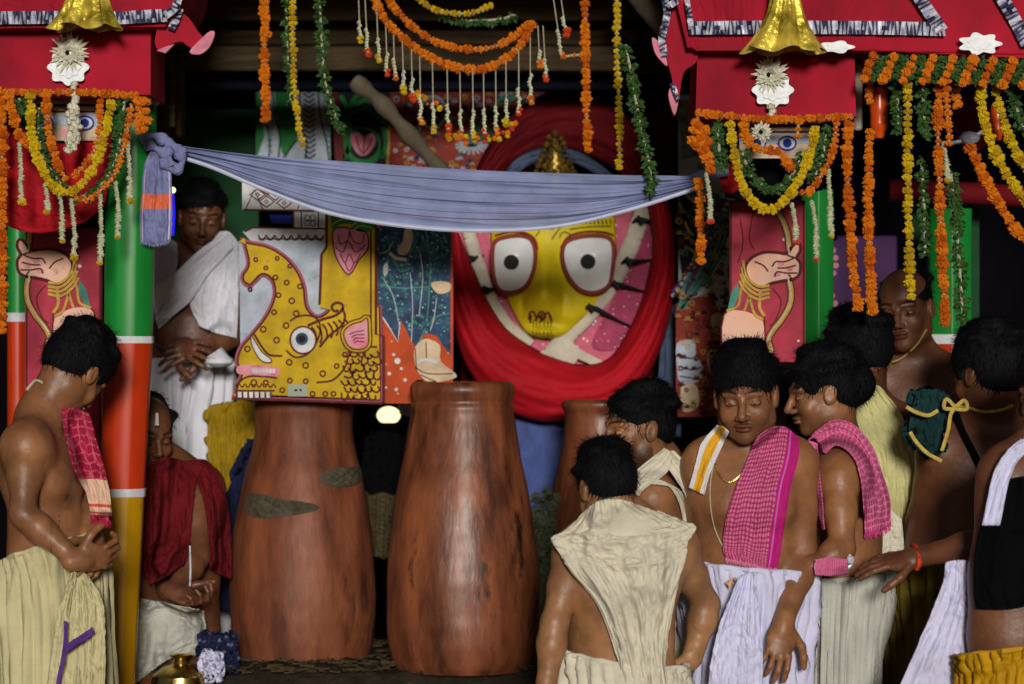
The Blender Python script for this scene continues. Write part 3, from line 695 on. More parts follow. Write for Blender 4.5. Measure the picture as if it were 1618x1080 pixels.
lg = MB(); lg.tube([P(*p) for p in [(985, -30, 9.2), (1030, 20, 9.1), (1075, 75, 9.0)]], [.03, .034, .03], 10)
tag(lg.build('log', M['woodgrey'], loc=P(1030, 20, 9.1)), 'grey log slanting behind the right red canopy corner', 'log')
lg = MB(); lg.tube([P(*p) for p in [(262, 60, 9.1), (268, 110, 9.1), (272, 200, 9.1)]], [.012, .014, .01], 8)
tag(lg.build('log', M['wood'], loc=P(265, 110, 9.1)), 'thin dark branch hanging beside the left canopy corner', 'branch')

# painted posts ------------------------------------------------
def post(label, axis, bands, r_px, d, sides=8, flutes=0):
    """axis: [(y, x centre, half width)], bands: [(y0, y1, material, name, proud)]"""
    bx = P(axis[-1][1], axis[-1][0], d); t = thing('painted_post', label, 'post', (bx.x, d, bx.z))
    Y = [a[0] for a in axis]; X = [a[1] for a in axis]; Wd = [a[2] for a in axis]
    for y0, y1, m, nm, pr in bands:
        mb = MB(); ys = np.linspace(y0, y1, max(2, int((y1-y0)/20))); vs = []; fs = []
        for y in ys:
            c = P(float(np.interp(y, Y, X)), float(y), d); w = float(np.interp(y, Y, Wd))*px(d)+pr
            for k in range(sides):
                a = 2*math.pi*(k+.5)/sides
                for e in (-.06, .06): vs.append((c.x+w*math.cos(a+e)*1.03, c.y+w*math.sin(a+e), c.z))
        n = sides*2
        for i in range(len(ys)-1):
            for k in range(n): fs.append((i*n+k, (i+1)*n+k, (i+1)*n+(k+1) % n, i*n+(k+1) % n))
        fs.append(tuple(range(n))); fs.append(tuple((len(ys)-1)*n+k for k in range(n))[::-1])
        mb.add(vs, fs); o = mb.build(nm, m, t); 
    return t
post('tall octagonal post banded green, red and yellow beside the bare-chested man', [(150, 208, 40), (300, 207, 40), (540, 203, 38), (780, 194, 34.5), (1080, 184, 29), (1180, 181, 28), (1500, 174, 27)],
     [(150, 531, M['greenp'], 'green_section', 0), (531, 542, M['whitep'], 'white_band', .004), (542, 771, M['redp'], 'red_section', 0), (771, 784, M['whitep'], 'white_band', .004), (784, 1480, M['yelp'], 'yellow_section', 0)], 38, 8.7)
post('slim green and red post at the far edge behind the stooping man', [(150, 27, 15), (1200, 27, 15)],
     [(150, 494, M['greenp'], 'green_section', 0), (494, 508, M['whitep'], 'white_band', .003), (508, 1100, M['redp'], 'red_section', 0)], 15, 9.3)
post('green post beside the painted panel with the drawn bow', [(300, 1291, 27), (1300, 1291, 27)],
     [(300, 549, M['greenp'], 'green_section', 0), (549, 562, M['whitep'], 'white_band', .004), (562, 1180, M['redp'], 'red_section', 0)], 27, 9.3, 6)
post('green post behind the orange garland, right of the bald man', [(330, 1500, 36), (1300, 1500, 36)],
     [(330, 528, M['greenp'], 'green_section', 0), (528, 543, M['whitep'], 'white_band', .005), (543, 1150, M['redp'], 'red_section', 0)], 36, 9.45, 6)
# purple door panel
a = P(1322, 900, 9.85); b = P(1418, 372, 9.85)
tag(MB().bbox((a.x, 9.85, a.z), (b.x, 9.9, b.z), .005).build('purple_panel', M['p_purple'], loc=(a.x, 9.87, a.z)), 'plain purple painted panel behind two orange garlands', 'panel')
# red rails at the right
mb = MB(); mb.tube([P(*p) for p in cr([(1404, 300, 9.7), (1450, 300, 9.7), (1530, 305, 9.65), (1660, 312, 9.6)], 6)], .036, 12)
tag(mb.build('rail', M['reddark'], loc=P(1500, 305, 9.7)), 'dark red cloth-wrapped rail crossing behind the right garlands', 'rail')
mb = MB(); mb.plate(cr([(1500, 165), (1540, 150), (1560, 175), (1566, 215), (1540, 240), (1515, 225)], 4, True), 9.6, .02, 0, .03)
tag(mb.build('banner', M['reddark'], loc=P(1530, 200, 9.6)), 'small dark red cloth hanging between orange and yellow garlands', 'cloth')
mb = MB(); mb.lathe(P(1532, 222, 9.3), [(.0, .03), (.02, .026), (.034, .01), (.03, 0), (.012, -.012), (0, -.02)], 16); mb.tube([P(1500, 226, 9.3), P(1532, 220, 9.3), P(1556, 205, 9.3)], .006, 6)
tag(mb.build('ceiling_lamp', M['silver'], loc=P(1532, 222, 9.3)), 'small dull metal lamp fitting hanging behind the right garlands', 'lamp')

# ------------------------------------------------------------------ red canopies
def gather(pts, w, d, name, parent, seed=1, n=3):       # gathered silver trim: zigzag pleats between two edges
    r = random.Random(seed); q = even(pts, n); mb = MB(); vs = []; fs = []; dk = (0, 2, 3) if seed % 2 else (1, 2)
    for i, (x, y) in enumerate(q):
        a = q[max(i-1, 0)]; b = q[min(i+1, len(q)-1)]; t = Vector((b[0]-a[0], b[1]-a[1])).normalized(); nn = Vector((-t.y, t.x))
        o = .012 if i % 2 else .002; sk = r.uniform(-2.5, 2.5)
        for s_ in (-1, -.33, .33, 1):
            vs.append(P(x+nn.x*w*s_/2+t.x*sk*s_+r.uniform(-.5, .5), y+nn.y*w*s_/2+t.y*sk*s_, d-.004-o*(1-.3*abs(s_))-r.uniform(0, .004)))
    for i in range(len(q)-1):
        for k in range(3): fs.append((i*4+k, (i+1)*4+k, (i+1)*4+k+1, i*4+k+1))
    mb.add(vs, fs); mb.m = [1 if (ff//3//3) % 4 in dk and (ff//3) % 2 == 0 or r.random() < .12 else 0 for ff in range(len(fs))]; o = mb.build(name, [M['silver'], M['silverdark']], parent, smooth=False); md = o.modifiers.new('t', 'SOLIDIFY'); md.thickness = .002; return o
def clothbox(t, x0, y0, x1, y1, d, depth, name, skew=0, m=None):     # box wrapped in red cloth with slightly uneven faces
    nx, ny = 26, 12; mb = MB(); m = m or M['red']
    def wob(u, v): return .003*math.sin(9*u+3*v)+.002*math.sin(23*u-7*v)
    def sheet(f):
        k = len(mb.v); vs = [f(i/(nx-1), j/(ny-1)) for j in range(ny) for i in range(nx)]
        mb.add(vs, [(j*nx+i, (j+1)*nx+i, (j+1)*nx+i+1, j*nx+i+1) for j in range(ny-1) for i in range(nx-1)])
    sheet(lambda u, v: P(x0-skew*v+(x1-x0+2*skew*v)*u, y0+(y1-y0)*v+1.5*math.sin(6*u), d-wob(u, v)))
    a = lambda u, v: P(x0-skew*v, y0+(y1-y0)*v, d)+Vector((0, depth*(1-u), 0)); sheet(a)
    sheet(lambda u, v: P(x1+skew*v, y0+(y1-y0)*v, d)+Vector((0, depth*u, 0)))
    sheet(lambda u, v: P(x0-skew+(x1-x0+2*skew)*u, y1, d)+Vector((0, depth*v, 0)))
    return mb.build(name, m, t)
def goldfinial(t, xc, y0, y1, wt, wb, d, seed):
    r = random.Random(seed); n = 72; rows = 22; vs = []; fs = []
    for j in range(rows):
        v = j/(rows-1); y = y0+(y1-y0)*v; w = wt+(wb-wt)*(max(0, (v-.25)/.75))**2.1
        for k in range(n):
            a = 2*math.pi*k/n; rr = w*(1+(.05+.13*v)*math.sin(7*a+seed+1.2*v)+.05*math.sin(17*a+4*v+seed))
            c = P(xc+4*math.sin(3*v), y+(5*v*math.sin(5*a+seed)), d); vs.append((c.x+rr*px(d)*math.cos(a), c.y+rr*px(d)*.7*math.sin(a), c.z))
    for j in range(rows-1):
        for k in range(n): fs.append((j*n+k, (j+1)*n+k, (j+1)*n+(k+1) % n, j*n+(k+1) % n))
    mb = MB(); mb.add(vs, fs); o = mb.build('gold_cloth_finial', M['goldcloth'], t); return o
# left canopy
t = thing('red_canopy', 'red cloth canopy with silver trim over the left painted post', 'canopy', P(120, 150, 8.55))
mb = MB(); g = [(-140, -160), (330, -160), (292, 0), (262, 42), (-140, 46)]; mb.plate(g, 8.34, .01, 0, .5); mb.build('eave_cloth', M['red'], t, smooth=False)
net(t, 'gathered_cloth', M['red'], [[(x, -150) for x in (-140, 0, 120, 296)], [(x, -30) for x in (-140, 0, 120, 290)], [(x, 42) for x in (-140, 0, 120, 262)]], 8.336, nf=9, amp=.014, seed=41, slant=.3, nu=120, nv=60)
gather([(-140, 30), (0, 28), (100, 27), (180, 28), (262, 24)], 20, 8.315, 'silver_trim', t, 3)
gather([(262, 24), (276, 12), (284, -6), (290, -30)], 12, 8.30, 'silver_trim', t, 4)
clothbox(t, -140, 47, 238, 150, 8.42, .34, 'valance', 0)
goldfinial(t, 134, -60, 44, 27, 52, 8.25, 2)
# knotted red cloth at its corner
kn = MB(); kn.plate(cr([(246, 62), (256, 36), (285, 22), (300, 30), (312, 48), (322, 62), (312, 78), (296, 72), (288, 66), (272, 70), (262, 78), (250, 78)], 4, True), 8.38, .016, 0, .02)
kn.build('corner_bow', M['red'], t)
kn = MB(); kn.plate([(248, 80), (262, 74), (276, 70), (262, 84)], 8.36, .01, 0, .01); kn.build('pink_fold', mat('pink_lining', (.66, .22, .30), .6, .3, 20, .2, 60), t)
kn = MB(); kn.plate(cr([(300, 82), (318, 62), (332, 50), (340, 52), (332, 74), (316, 86)], 3, True), 8.36, .012, 0, .01)
kn.build('pink_lining', mat('pink_lining', (.66, .22, .30), .6, .3, 20, .2, 60), t)
gather([(270, 46), (278, 30), (284, 12)], 12, 8.35, 'silver_trim', t, 5)
# right canopy
t = thing('red_canopy', 'broad red cloth canopy with a silver zigzag over the right side', 'canopy', P(1340, 180, 8.55))
mb = MB(); g = [(1040, -160), (1760, -160), (1760, 92), (1618, 92), (1500, 86), (1360, 80), (1100, 80), (1088, 70), (1080, 30), (1066, 0)]; mb.plate(g, 8.34, .01, 0, .5); mb.build('eave_cloth', M['red'], t, smooth=False)
net(t, 'gathered_cloth', M['red'], [[(x, -150) for x in (1042, 1200, 1400, 1760)], [(x, -30) for x in (1062, 1200, 1400, 1760)], [(1086, 76), (1200, 79), (1400, 81), (1760, 90)]], 8.336, nf=16, amp=.016, seed=42, slant=.4, nu=200, nv=60)
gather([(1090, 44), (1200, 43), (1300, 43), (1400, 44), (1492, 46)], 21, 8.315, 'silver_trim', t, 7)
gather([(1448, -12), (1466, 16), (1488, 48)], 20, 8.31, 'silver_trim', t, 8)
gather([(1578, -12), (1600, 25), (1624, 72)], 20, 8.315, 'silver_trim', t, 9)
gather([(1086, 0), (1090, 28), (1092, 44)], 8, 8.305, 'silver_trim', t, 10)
clothbox(t, 1102, 80, 1350, 184, 8.42, .34, 'valance', 3)
goldfinial(t, 1238, -60, 80, 21, 60, 8.25, 5)
mb = MB(); mb.plate(cr([(1060, 10), (1078, 6), (1096, 60), (1102, 86), (1098, 100), (1082, 112), (1076, 130), (1072, 160), (1064, 184), (1056, 150), (1062, 128), (1052, 80)], 4, True), 8.40, .016, 0, .02)
mb.build('hanging_corner_cloth', M['red'], t)
mb = MB(); mb.plate(cr([(1030, 60), (1040, 66), (1050, 84), (1054, 104), (1044, 96), (1034, 82)], 4, True), 8.37, .012, 0, .01); mb.build('pink_lining', MATS['pink_lining'], t); mb = MB(); mb.plate(cr([(1056, 150), (1064, 132), (1072, 150), (1066, 182)], 3, True), 8.375, .004)
mb.build('pink_lining', MATS['pink_lining'], t)
gather([(1045, -20), (1054, 20), (1046, 60), (1050, 90)], 11, 8.37, 'silver_trim', t, 11)
gather([(1056, 10), (1068, 2), (1082, -8)], 10, 8.34, 'silver_trim', t, 12)
gather([(1062, 132), (1068, 148), (1072, 158)], 7, 8.365, 'silver_trim', t, 13)
# pith rosettes and foil flowers pinned to the valances
def rosette(name, label, x, y, r, d, n=22, foil=None, eye=True, hang=None):
    t = thing(name, label, 'ornament', P(x, y, d)); rr = random.Random(int(x))
    mb = MB()
    for L, (r0, r1, w, dy) in enumerate(((.25, 1.0, 2.6, 0), (.2, .72, 3.2, .008), (.1, .5, 3.2, .014))):
        for k in range(n):
            a = 2*math.pi*(k+L*.5)/n+rr.uniform(-.08, .08); q = r*(r1+rr.uniform(-.14, .12)); ca, sa = math.cos(a), math.sin(a)
            p0 = (x+ca*r*r0, y+sa*r*r0); m_ = (x+ca*q*.7, y+sa*q*.7); e = (x+ca*q, y+sa*q)
            vs = [P(p0[0]-sa*w, p0[1]+ca*w, d-dy), P(p0[0]+sa*w, p0[1]-ca*w, d-dy), P(m_[0]+sa*w, m_[1]-ca*w, d-dy-.012), P(m_[0]-sa*w, m_[1]+ca*w, d-dy-.012), P(e[0], e[1], d-dy-.004-rr.uniform(0, .012))]
            mb.add(vs, [(0, 1, 2, 3), (3, 2, 4)])
    mb.build('petals', M['pith'], t, smooth=False)
    mb = MB(); c = P(x-r*.12, y+r*.02, d-.024); 
    if eye: mb.lathe(c, [(0, .008), (.004, .004), (.007, 0), (.004, -.004), (0, -.008)], 12); mb.build('button', M['p_black'], t)
    if foil:
        fx, fy, fr = foil; mb = MB(); pts = []
        for k in range(48):
            a = 2*math.pi*k/48; q = fr*(1+.11*math.cos(8*a)); pts.append((fx+q*math.cos(a)*1.05, fy+q*math.sin(a)*.92))
        mb.plate(pts, d+.004, .004, 0, .003); pts2 = [(fx+(a-fx)*.6, fy+(b-fy)*.6) for a, b in pts]; mb.plate(pts2, d-.002, .003); mb.build('foil_lotus', M['foilwhite'], t)
    if hang:
        mb = MB(); q = even(hang, 5)
        mb.tube([P(a, b, d-.006) for a, b in q], .0035, 6)
        for a, b in q:
            for k in range(2): c = P(a+rr.uniform(-3, 3), b, d-.01); mb.ball(c, rr.uniform(.006, .012), 6)
        mb.build('pith_tassel', M['pith'], t)
    return t
rosette('pith_rosette', 'spiky ivory pith rosette above a white foil lotus on the left valance', 110, 82, 33, 8.39, foil=(108, 106, 29), hang=[(116, 132), (118, 150), (117, 165)])
rosette('pith_rosette', 'spiky ivory pith rosette above a white foil lotus on the right valance', 1218, 117, 30, 8.39, foil=(1221, 142, 29), hang=[(1220, 168), (1219, 182)])
rosette('pith_rosette', 'small round ivory pith disc hanging under the right valance', 1204, 208, 17, 8.36, n=16)
def tassel(name, label, cat, q, d, w, m):
    t = MB(); r = random.Random(int(q[0][0]))
    for a, b in even(q, 4):
        for k in range(4): t.ball(P(a+r.uniform(-w, w), b+r.uniform(-2, 2), d-r.uniform(0, .012)), r.uniform(.006, .012), 6)
    return tag(t.build(name, m, loc=P(*q[0], d)), label, cat)
tassel('pith_drop', 'lumpy ivory pith drop hanging before the small painted face', 'ornament', [(116, 168), (117, 190), (120, 205), (114, 222), (110, 238)], 8.38, 9, M['pith'])
def foilflower(label, x, y, rx, ry, d, n=7):
    t = MB(); pts = []
    for k in range(70):
        a = 2*math.pi*k/70; q = 1+.16*math.cos(n*a); pts.append((x+q*rx*math.cos(a), y+q*ry*math.sin(a)))
    t.plate(pts, d, .004, 0, .004); t.plate([(x+(a-x)*.62, y+(b-y)*.62) for a, b in pts], d-.004, .003)
    return tag(t.build('foil_flower', M['foilwhite'], loc=P(x, y, d)), label, 'ornament')
foilflower('white foil flower pinned on the red canopy above the twisted garland', 1548, 69, 31, 16, 8.285)
foilflower('small white foil flower beside the gold finial skirt', 1322, 74, 25, 9, 8.285, 5)

# ------------------------------------------------------------------ blue cloth tied across
t = thing('blue_cloth', 'long blue cotton cloth tied between the posts in front of the idol', 'cloth', P(665, 300, 8.65))
up = [(262, 226), (330, 236), (430, 247), (560, 256), (700, 266), (850, 272), (980, 276), (1060, 277), (1098, 279)]
lo = [(258, 240), (330, 262), (420, 300), (520, 336), (640, 357), (760, 364), (880, 357), (990, 332), (1098, 298)]
rows = [[(a[0]+(b[0]-a[0])*v, a[1]+(b[1]-a[1])*v, 8.66) for a, b in zip(up, lo)] for v in (0, .2, .4, .6, .8, 1)]
def span(parent, name, m, rows, amp, seed, nu=200, nv=70):
    C = np.array(rows, float); G = resamp(resamp(C, nv, 0), nu, 1); x, y, d = G[..., 0], G[..., 1], G[..., 2]
    V_, U = np.meshgrid(np.linspace(0, 1, nv), np.linspace(0, 1, nu), indexing='ij')
    w = np.sin(np.pi*np.clip(U, .02, .98)); ft = V_*6+.8*np.sin(4*U+seed)
    f = (1-np.abs(np.sin(np.pi*ft)))**1.5*.6+.4*np.sin(2*np.pi*(V_*3.3+U*1.2)); d = d-amp*f*(1.25-w*.6)+.012*np.sin(U*9)*V_
    X = PN(x, y, d).reshape(-1, 3); i = np.arange(nv*nu).reshape(nv, nu)
    Q = np.stack([i[:-1, :-1], i[1:, :-1], i[1:, 1:], i[:-1, 1:]], -1).reshape(-1, 4)
    o = npmesh(name, X, Q, m, parent, uv=np.stack([U.ravel(), V_.ravel()], 1)); md = o.modifiers.new('t', 'SOLIDIFY'); md.thickness = .002; return o
span(t, 'stretched_cloth', M['bluecloth'], rows, .016, 1)
mb = MB(); mb.tube([P(*p) for p in cr([(a, b, 8.645) for a, b in lo], 6)], .006, 6); mb.build('rolled_hem', mat('pale_blue_hem', (.50, .54, .72), .8, .1, 20, .1, 60), t)
mb = MB()
for q in ([(222, 222), (240, 214), (262, 222), (282, 236)], [(282, 238), (288, 256), (276, 268), (262, 260), (258, 244), (272, 236)], [(230, 226), (246, 234), (264, 246), (272, 262)], [(262, 226), (276, 230), (290, 244)]):
    mb.tube([P(a, b, 8.60) for a, b in cr(q, 5)], [.014+.006*math.sin(k*.9) for k in range(len(cr(q, 5)))], 8)
mb.build('knot', mat('blue_cotton_plain', (.19, .21, .40), .85, .22, 10, .25, 300), t)
net(t, 'hanging_end', M['bluetail'], [[(240, 232), (252, 230), (268, 238)], [(228, 262), (248, 262), (270, 264)], [(224, 300), (248, 302), (272, 300)], [(221, 345), (246, 345), (272, 345)], [(222, 380), (246, 384), (270, 378)]], 8.62, nf=4, amp=.02, seed=3, nu=40, nv=60, fray=2)
mb = MB()
for q in ([(1062, 288), (1085, 286), (1110, 276), (1150, 268)],): mb.tube([P(a, b, 8.68) for a, b in cr(q, 5)], .017, 8)
mb.build('twisted_end', MATS['blue_cotton_plain'], t)
# led in the shadow
a = P(264, 370, 9.05); b = P(278, 300, 9.05)
t = thing('light_tube', 'narrow glowing blue light tube behind the hanging cloth end', 'light', a)
mb = MB(); mb.tube([P(271, 305, 9.05), P(273, 340, 9.05), P(271, 372, 9.05)], .008, 10); mb.build('tube', M['led'], t)
mb = MB(); mb.ball(P(273, 300, 9.05), .010, 8); mb.build('bright_tip', M['lamp'], t)
# ------------------------------------------------------------------ painted boards and the idol
def board(name, label, cat, loc): return thing(name, label, cat, loc)
def layer(t, name, m, fn, smooth=False):
    mb = MB(); fn(mb); n = len(mb.pc)
    if n <= 1 or n > 44:
        o = mb.build(name, m, t, smooth=smooth)
        if n > 1: o['kind'] = 'stuff'
        return o
    pc = mb.pc+[(len(mb.v), len(mb.f))]
    for i in range(n):
        (v0, f0), (v1, f1) = pc[i], pc[i+1]; b = MB(); b.v = mb.v[v0:v1]; b.f = [tuple(k-v0 for k in f_) for f_ in mb.f[f0:f1]]; b.m = [0]*len(b.f); b.build(name, m, t, smooth=smooth)
# --- white and yellow sea-monster board
D = 9.24
t = board('painted_throne_board', 'yellow painted sea-monster board with rolling eye, tusk and lotus', 'board', P(490, 636, D))
sil = cr([(378, 372), (398, 360), (470, 356), (600, 352)], 3)+[(600, 528), (606, 530), (606, 637), (366, 629)]+cr([(366, 629), (369, 600), (373, 585), (369, 568), (378, 540), (376, 470), (392, 458)], 4)[1:]
layer(t, 'white_ground', M['p_pale'], lambda b: b.plate([(378, 380), (515, 380), (515, 540), (380, 552)], D+.012, .004, 0, .02))
mon = cr([(379, 374), (392, 379), (425, 386), (452, 402), (472, 424), (484, 452), (488, 482), (500, 496), (512, 492), (520, 482)], 5)
mon += [(604, 482), (604, 636), (366, 628)]+cr([(366, 628), (372, 606), (378, 590), (371, 572), (377, 548), (396, 525), (418, 496), (430, 468), (428, 446), (416, 437), (406, 446), (396, 454), (383, 448), (380, 434), (389, 418), (386, 398), (379, 374)], 5)[1:-1]
layer(t, 'mauve_edge', M['p_mauve'], lambda b: b.plate(mon, D+.004, .006, 0, .02))
cxm, cym = 490, 530
def inset(pts, k):
    n = len(pts); out = []
    ar = sum(pts[i][0]*pts[(i+1) % n][1]-pts[(i+1) % n][0]*pts[i][1] for i in range(n)); sg = 1 if ar > 0 else -1
    for i in range(n):
        a, b = pts[(i-1) % n], pts[(i+1) % n]; dx, dy = b[0]-a[0], b[1]-a[1]; L = math.hypot(dx, dy)+1e-6
        out.append((pts[i][0]-sg*dy/L*k, pts[i][1]+sg*dx/L*k))
    return out
layer(t, 'maroon_outline', M['p_maroon'], lambda b: b.plate(inset(mon, 3.5), D+.003, .007))
layer(t, 'yellow_body', M['p_yellow'], lambda b: b.plate(inset(mon, 6.5), D+.002, .008))
d1 = D-.006
layer(t, 'column', M['p_yellow'], lambda b: b.plate([(514, 336), (592, 350), (592, 500), (506, 486), (508, 400), (516, 390)], D-.001, .006, 0, .03))
def f(b):
    b.line([(594, 350), (594, 528), (606, 530), (606, 637)], 4.3, d1, .002); b.line([(586, 350), (586, 520)], 2.9, d1, .002); b.line([(516, 336), (516, 390), (508, 402), (505, 480)], 4.3, d1, .002)
    b.line([(366, 629), (606, 637)], 3.6, d1, .002)
    for x, y, r in [(404, 410, 4), (438, 408, 4), (420, 423, 4), (458, 420, 4), (435, 438, 5), (453, 446, 5), (474, 452, 5), (440, 466, 5), (461, 475, 6), (433, 493, 5), (468, 495, 6), (452, 514, 6), (416, 520, 6), (437, 537, 6), (391, 551, 6), (457, 572, 6), (483, 577, 6), (510, 590, 6), (401, 604, 6), (420, 604, 5), (458, 601, 5), (483, 602, 5), (446, 616, 5), (514, 622, 5), (494, 622, 5), (395, 456, 4), (545, 560, 5), (532, 578, 5), (527, 622, 5)]:
        b.line(circ(x, y, r*.72, 10), 2.6, d1, .0015, closed=True)
    b.line(cr([(458, 507), (470, 500), (488, 498), (502, 505), (506, 522), (498, 545), (484, 560), (466, 564), (452, 553)], 4), 2.9, d1, .002)
    # ribbed brow horns
    for i in range(7):
        x = 492+i*8.5; b.line(cr([(x, 516-i*2.2), (x+6, 524-i*2.5), (x+8, 536-i*3), (x+5, 546-i*4)], 3), 3.2, d1, .002)
    b.line(cr([(486, 514), (510, 504), (530, 498), (541, 488), (540, 480), (531, 478), (524, 484), (528, 491), (535, 490)], 4), 4.3, d1, .003)
    b.line(cr([(541, 486), (545, 500), (540, 514), (520, 530), (505, 548)], 4), 3.8, d1, .003)
    b.line(cr([(402, 528), (412, 545), (425, 560), (446, 562)], 4), 3.5, d1, .002)
    b.line(cr([(500, 604), (526, 600), (545, 580), (552, 560), (570, 548), (596, 548)], 4), 3.2, d1, .002)
    # mane scales
    rr = random.Random(4)
    for j in range(7):
        for i in range(5):
            x = 548+i*11+(j % 2)*5-j*.8; y = 560+j*11
            if x > 598 or y > 628 or x < 538: continue
            g_ = rr.uniform(.8, 1.3); th_ = rr.uniform(-.9, .9); b.line(cr([(x+g_*(a_*math.cos(th_)-b_*math.sin(th_)), y+g_*(a_*math.sin(th_)+b_*math.cos(th_))) for a_, b_ in ((-6, -4), (-1, 4), (5, 3), (5, -3))], 3), 2.9, d1, .003)
    for x in range(374, 432, 9): b.line([(x, 612), (x+4, 606), (x+8, 612)], 2.6, d1, .002); b.line([(x, 619), (x, 628)], 2.6, d1, .002)
    b.line([(372, 617), (434, 617)], 2.9, d1, .002)
    b.line(cr([(372, 610), (388, 596), (410, 594), (438, 597)], 4), 2.9, d1, .002)
layer(t, 'drawn_lines', M['p_maroon'], f)
layer(t, 'horn_shade', M['p_gold'], lambda b: [b.line(cr([(494+i*8.5, 520-i*2.2), (499+i*8.5, 528-i*2.5), (500+i*8.5, 540-i*3)], 3), 2, d1, .0012) for i in range(6)])
layer(t, 'eye', M['p_white'], lambda b: b.plate(circ(479, 537, 19, 24, 20), d1, .003))
layer(t, 'eye_rim', M['p_maroon'], lambda b: b.line(circ(479, 537, 20.5, 24, 21.5), 3, d1, .003, closed=True))
layer(t, 'pupil', M['p_navy'], lambda b: b.plate(circ(477, 535, 10, 16), d1-.003, .0015)); layer(t, 'pupil_center', M['p_black'], lambda b: b.plate(circ(477, 535, 6, 14), d1-.0045, .0015))
tk = cr([(397, 530), (404, 540), (414, 556), (427, 566), (428, 572), (415, 571), (404, 558), (397, 542)], 4, True)
layer(t, 'tusk', M['p_white'], lambda b: b.plate(tk, d1, .005)); layer(t, 'tusk_outline', M['p_maroon'], lambda b: b.line(tk, 1.8, d1, .0055, closed=True))
er = cr([(543, 525), (556, 512), (570, 508), (580, 502), (582, 520), (581, 545), (566, 552), (550, 546)], 4, True)
layer(t, 'ear', M['p_yellow'], lambda b: b.plate(inset(er, -4), d1, .004)); layer(t, 'ear_inside', M['p_pink'], lambda b: b.plate(inset(er, 2), d1-.004, .002))
layer(t, 'ear_lines', M['p_maroon'], lambda b: (b.line(er, 2, d1-.003, .0025, closed=True), b.line(inset(er, -5), 2.2, d1-.002, .003, closed=True), [b.line(cr([(552+i*3, 528+i*5), (562, 524+i*5), (576, 522+i*6)], 3), 1.6, d1-.006, .001) for i in range(4)]))
layer(t, 'gums', M['p_pink'], lambda b: b.plate(cr([(376, 578), (400, 576), (438, 580), (442, 588), (436, 594), (400, 592), (376, 590)], 3, True), d1, .003))
layer(t, 'teeth', M['p_white'], lambda b: [b.plate(rect(398+i*5.4, 582, 402.5+i*5.4, 589), d1-.003, .002) for i in range(7)]+[b.plate(rect(376+i*9, 619, 383+i*9, 628), d1, .002) for i in range(6)])
layer(t, 'paper_label', mat('grey_paper_label', (.33, .36, .28), .7, .1, 10, 0), lambda b: b.plate(rect(455, 607, 486, 626), d1-.002, .002))
layer(t, 'label_print', M['p_black'], lambda b: (b.line([(465, 616), (470, 616)], 3, d1-.005, .001), b.line([(473, 616), (477, 616)], 3, d1-.005, .001)))
lt = cr([(527, 366), (540, 360), (555, 362), (572, 362), (580, 372), (580, 392), (566, 410), (552, 432), (540, 420), (530, 398)], 4, True)
layer(t, 'lotus_outline', M['p_maroon'], lambda b: b.plate(inset(lt, -2.5), d1, .002)); layer(t, 'lotus', M['p_pink'], lambda b: b.plate(lt, d1-.002, .002))
layer(t, 'lotus_petals', M['p_maroon'], lambda b: [b.line(cr(q, 4), 1.7, d1-.004, .001) for q in ([(534, 370), (538, 385), (550, 378), (552, 364)], [(552, 364), (558, 380), (572, 384), (575, 368)], [(530, 390), (542, 398), (550, 380), (562, 398), (578, 386)], [(538, 400), (545, 415), (552, 400), (560, 415), (570, 400)], [(545, 415), (552, 428), (560, 414)])])
layer(t, 'leaves', M['p_green'], lambda b: (b.plate(cr([(526, 338), (545, 336), (560, 342), (555, 352), (538, 354), (526, 362), (523, 350)], 4, True), d1, .003), b.plate(cr([(556, 340), (575, 342), (590, 348), (590, 362), (572, 366), (556, 358)], 4, True), d1, .004)))
layer(t, 'leaf_lines', M['p_yellow'], lambda b: [b.line(cr(q, 4), 2, d1-.004, .0015) for q in ([(524, 356), (535, 348), (556, 345)], [(556, 356), (568, 348), (582, 350)], [(560, 362), (570, 356), (588, 360)])])
# pale architrave above it
t2 = thing('painted_lintel', 'white painted lintel with maroon diamonds and scalloped point', 'board', P(450, 392, 9.3))
layer(t2, 'upper_rail', M['p_white'], lambda b: b.plate([(383, 284), (600, 300), (600, 338), (500, 333), (383, 332)], 9.3, .008, 0, .03))
layer(t2, 'flower_column', M['p_white'], lambda b: b.plate(rect(463, 333, 516, 364), 9.3, .006, 0, .02))
bt = [(384, 366), (400, 358), (516, 360), (516, 391), (410, 391), (396, 380)]
layer(t2, 'scalloped_rail', M['p_white'], lambda b: b.plate(bt, 9.3, .009, 0, .03))
def f(b):
    b.line([(384, 331), (516, 333)], 3, 9.292, .002); b.line([(386, 366), (400, 359), (516, 361)], 2.6, 9.29, .002); b.line([(396, 380), (412, 391), (516, 391)], 3, 9.29, .002)
    b.line([(408, 377), (512, 377)], 2, 9.29, .002)
    for i in range(8): b.line(cr([(408+i*13, 371), (414+i*13, 380), (421+i*13, 371)], 3), 2.4, 9.29, .002)
    b.line([(464, 334), (464, 362)], 2, 9.294, .002); b.line([(476, 334), (476, 362)], 2, 9.294, .002); b.line([(503, 334), (503, 362)], 2, 9.294, .002)
    for cx_, cy_ in [(407, 307), (421, 297), (421, 318), (435, 307), (449, 320)]: b.line([(cx_, cy_-9), (cx_+12, cy_), (cx_, cy_+9), (cx_-12, cy_)], 2.6, 9.292, .002, closed=True); b.line(circ(cx_, cy_, 3, 4), 2, 9.292, .002, closed=True)
    for x in (388, 470, 500, 530, 560): b.line([(x, 330), (x+14, 300), (x+28, 332)], 2, 9.292, .002)
layer(t2, 'drawn_lines', M['p_maroon'], f)
layer(t2, 'drawn_flower', M['p_black'], lambda b: [b.line(circ(490+6*math.cos(a), 348+6*math.sin(a), 4.4, 8), 1.2, 9.294, .002, closed=True) for a in (.8, 2.36, 3.93, 5.5)])
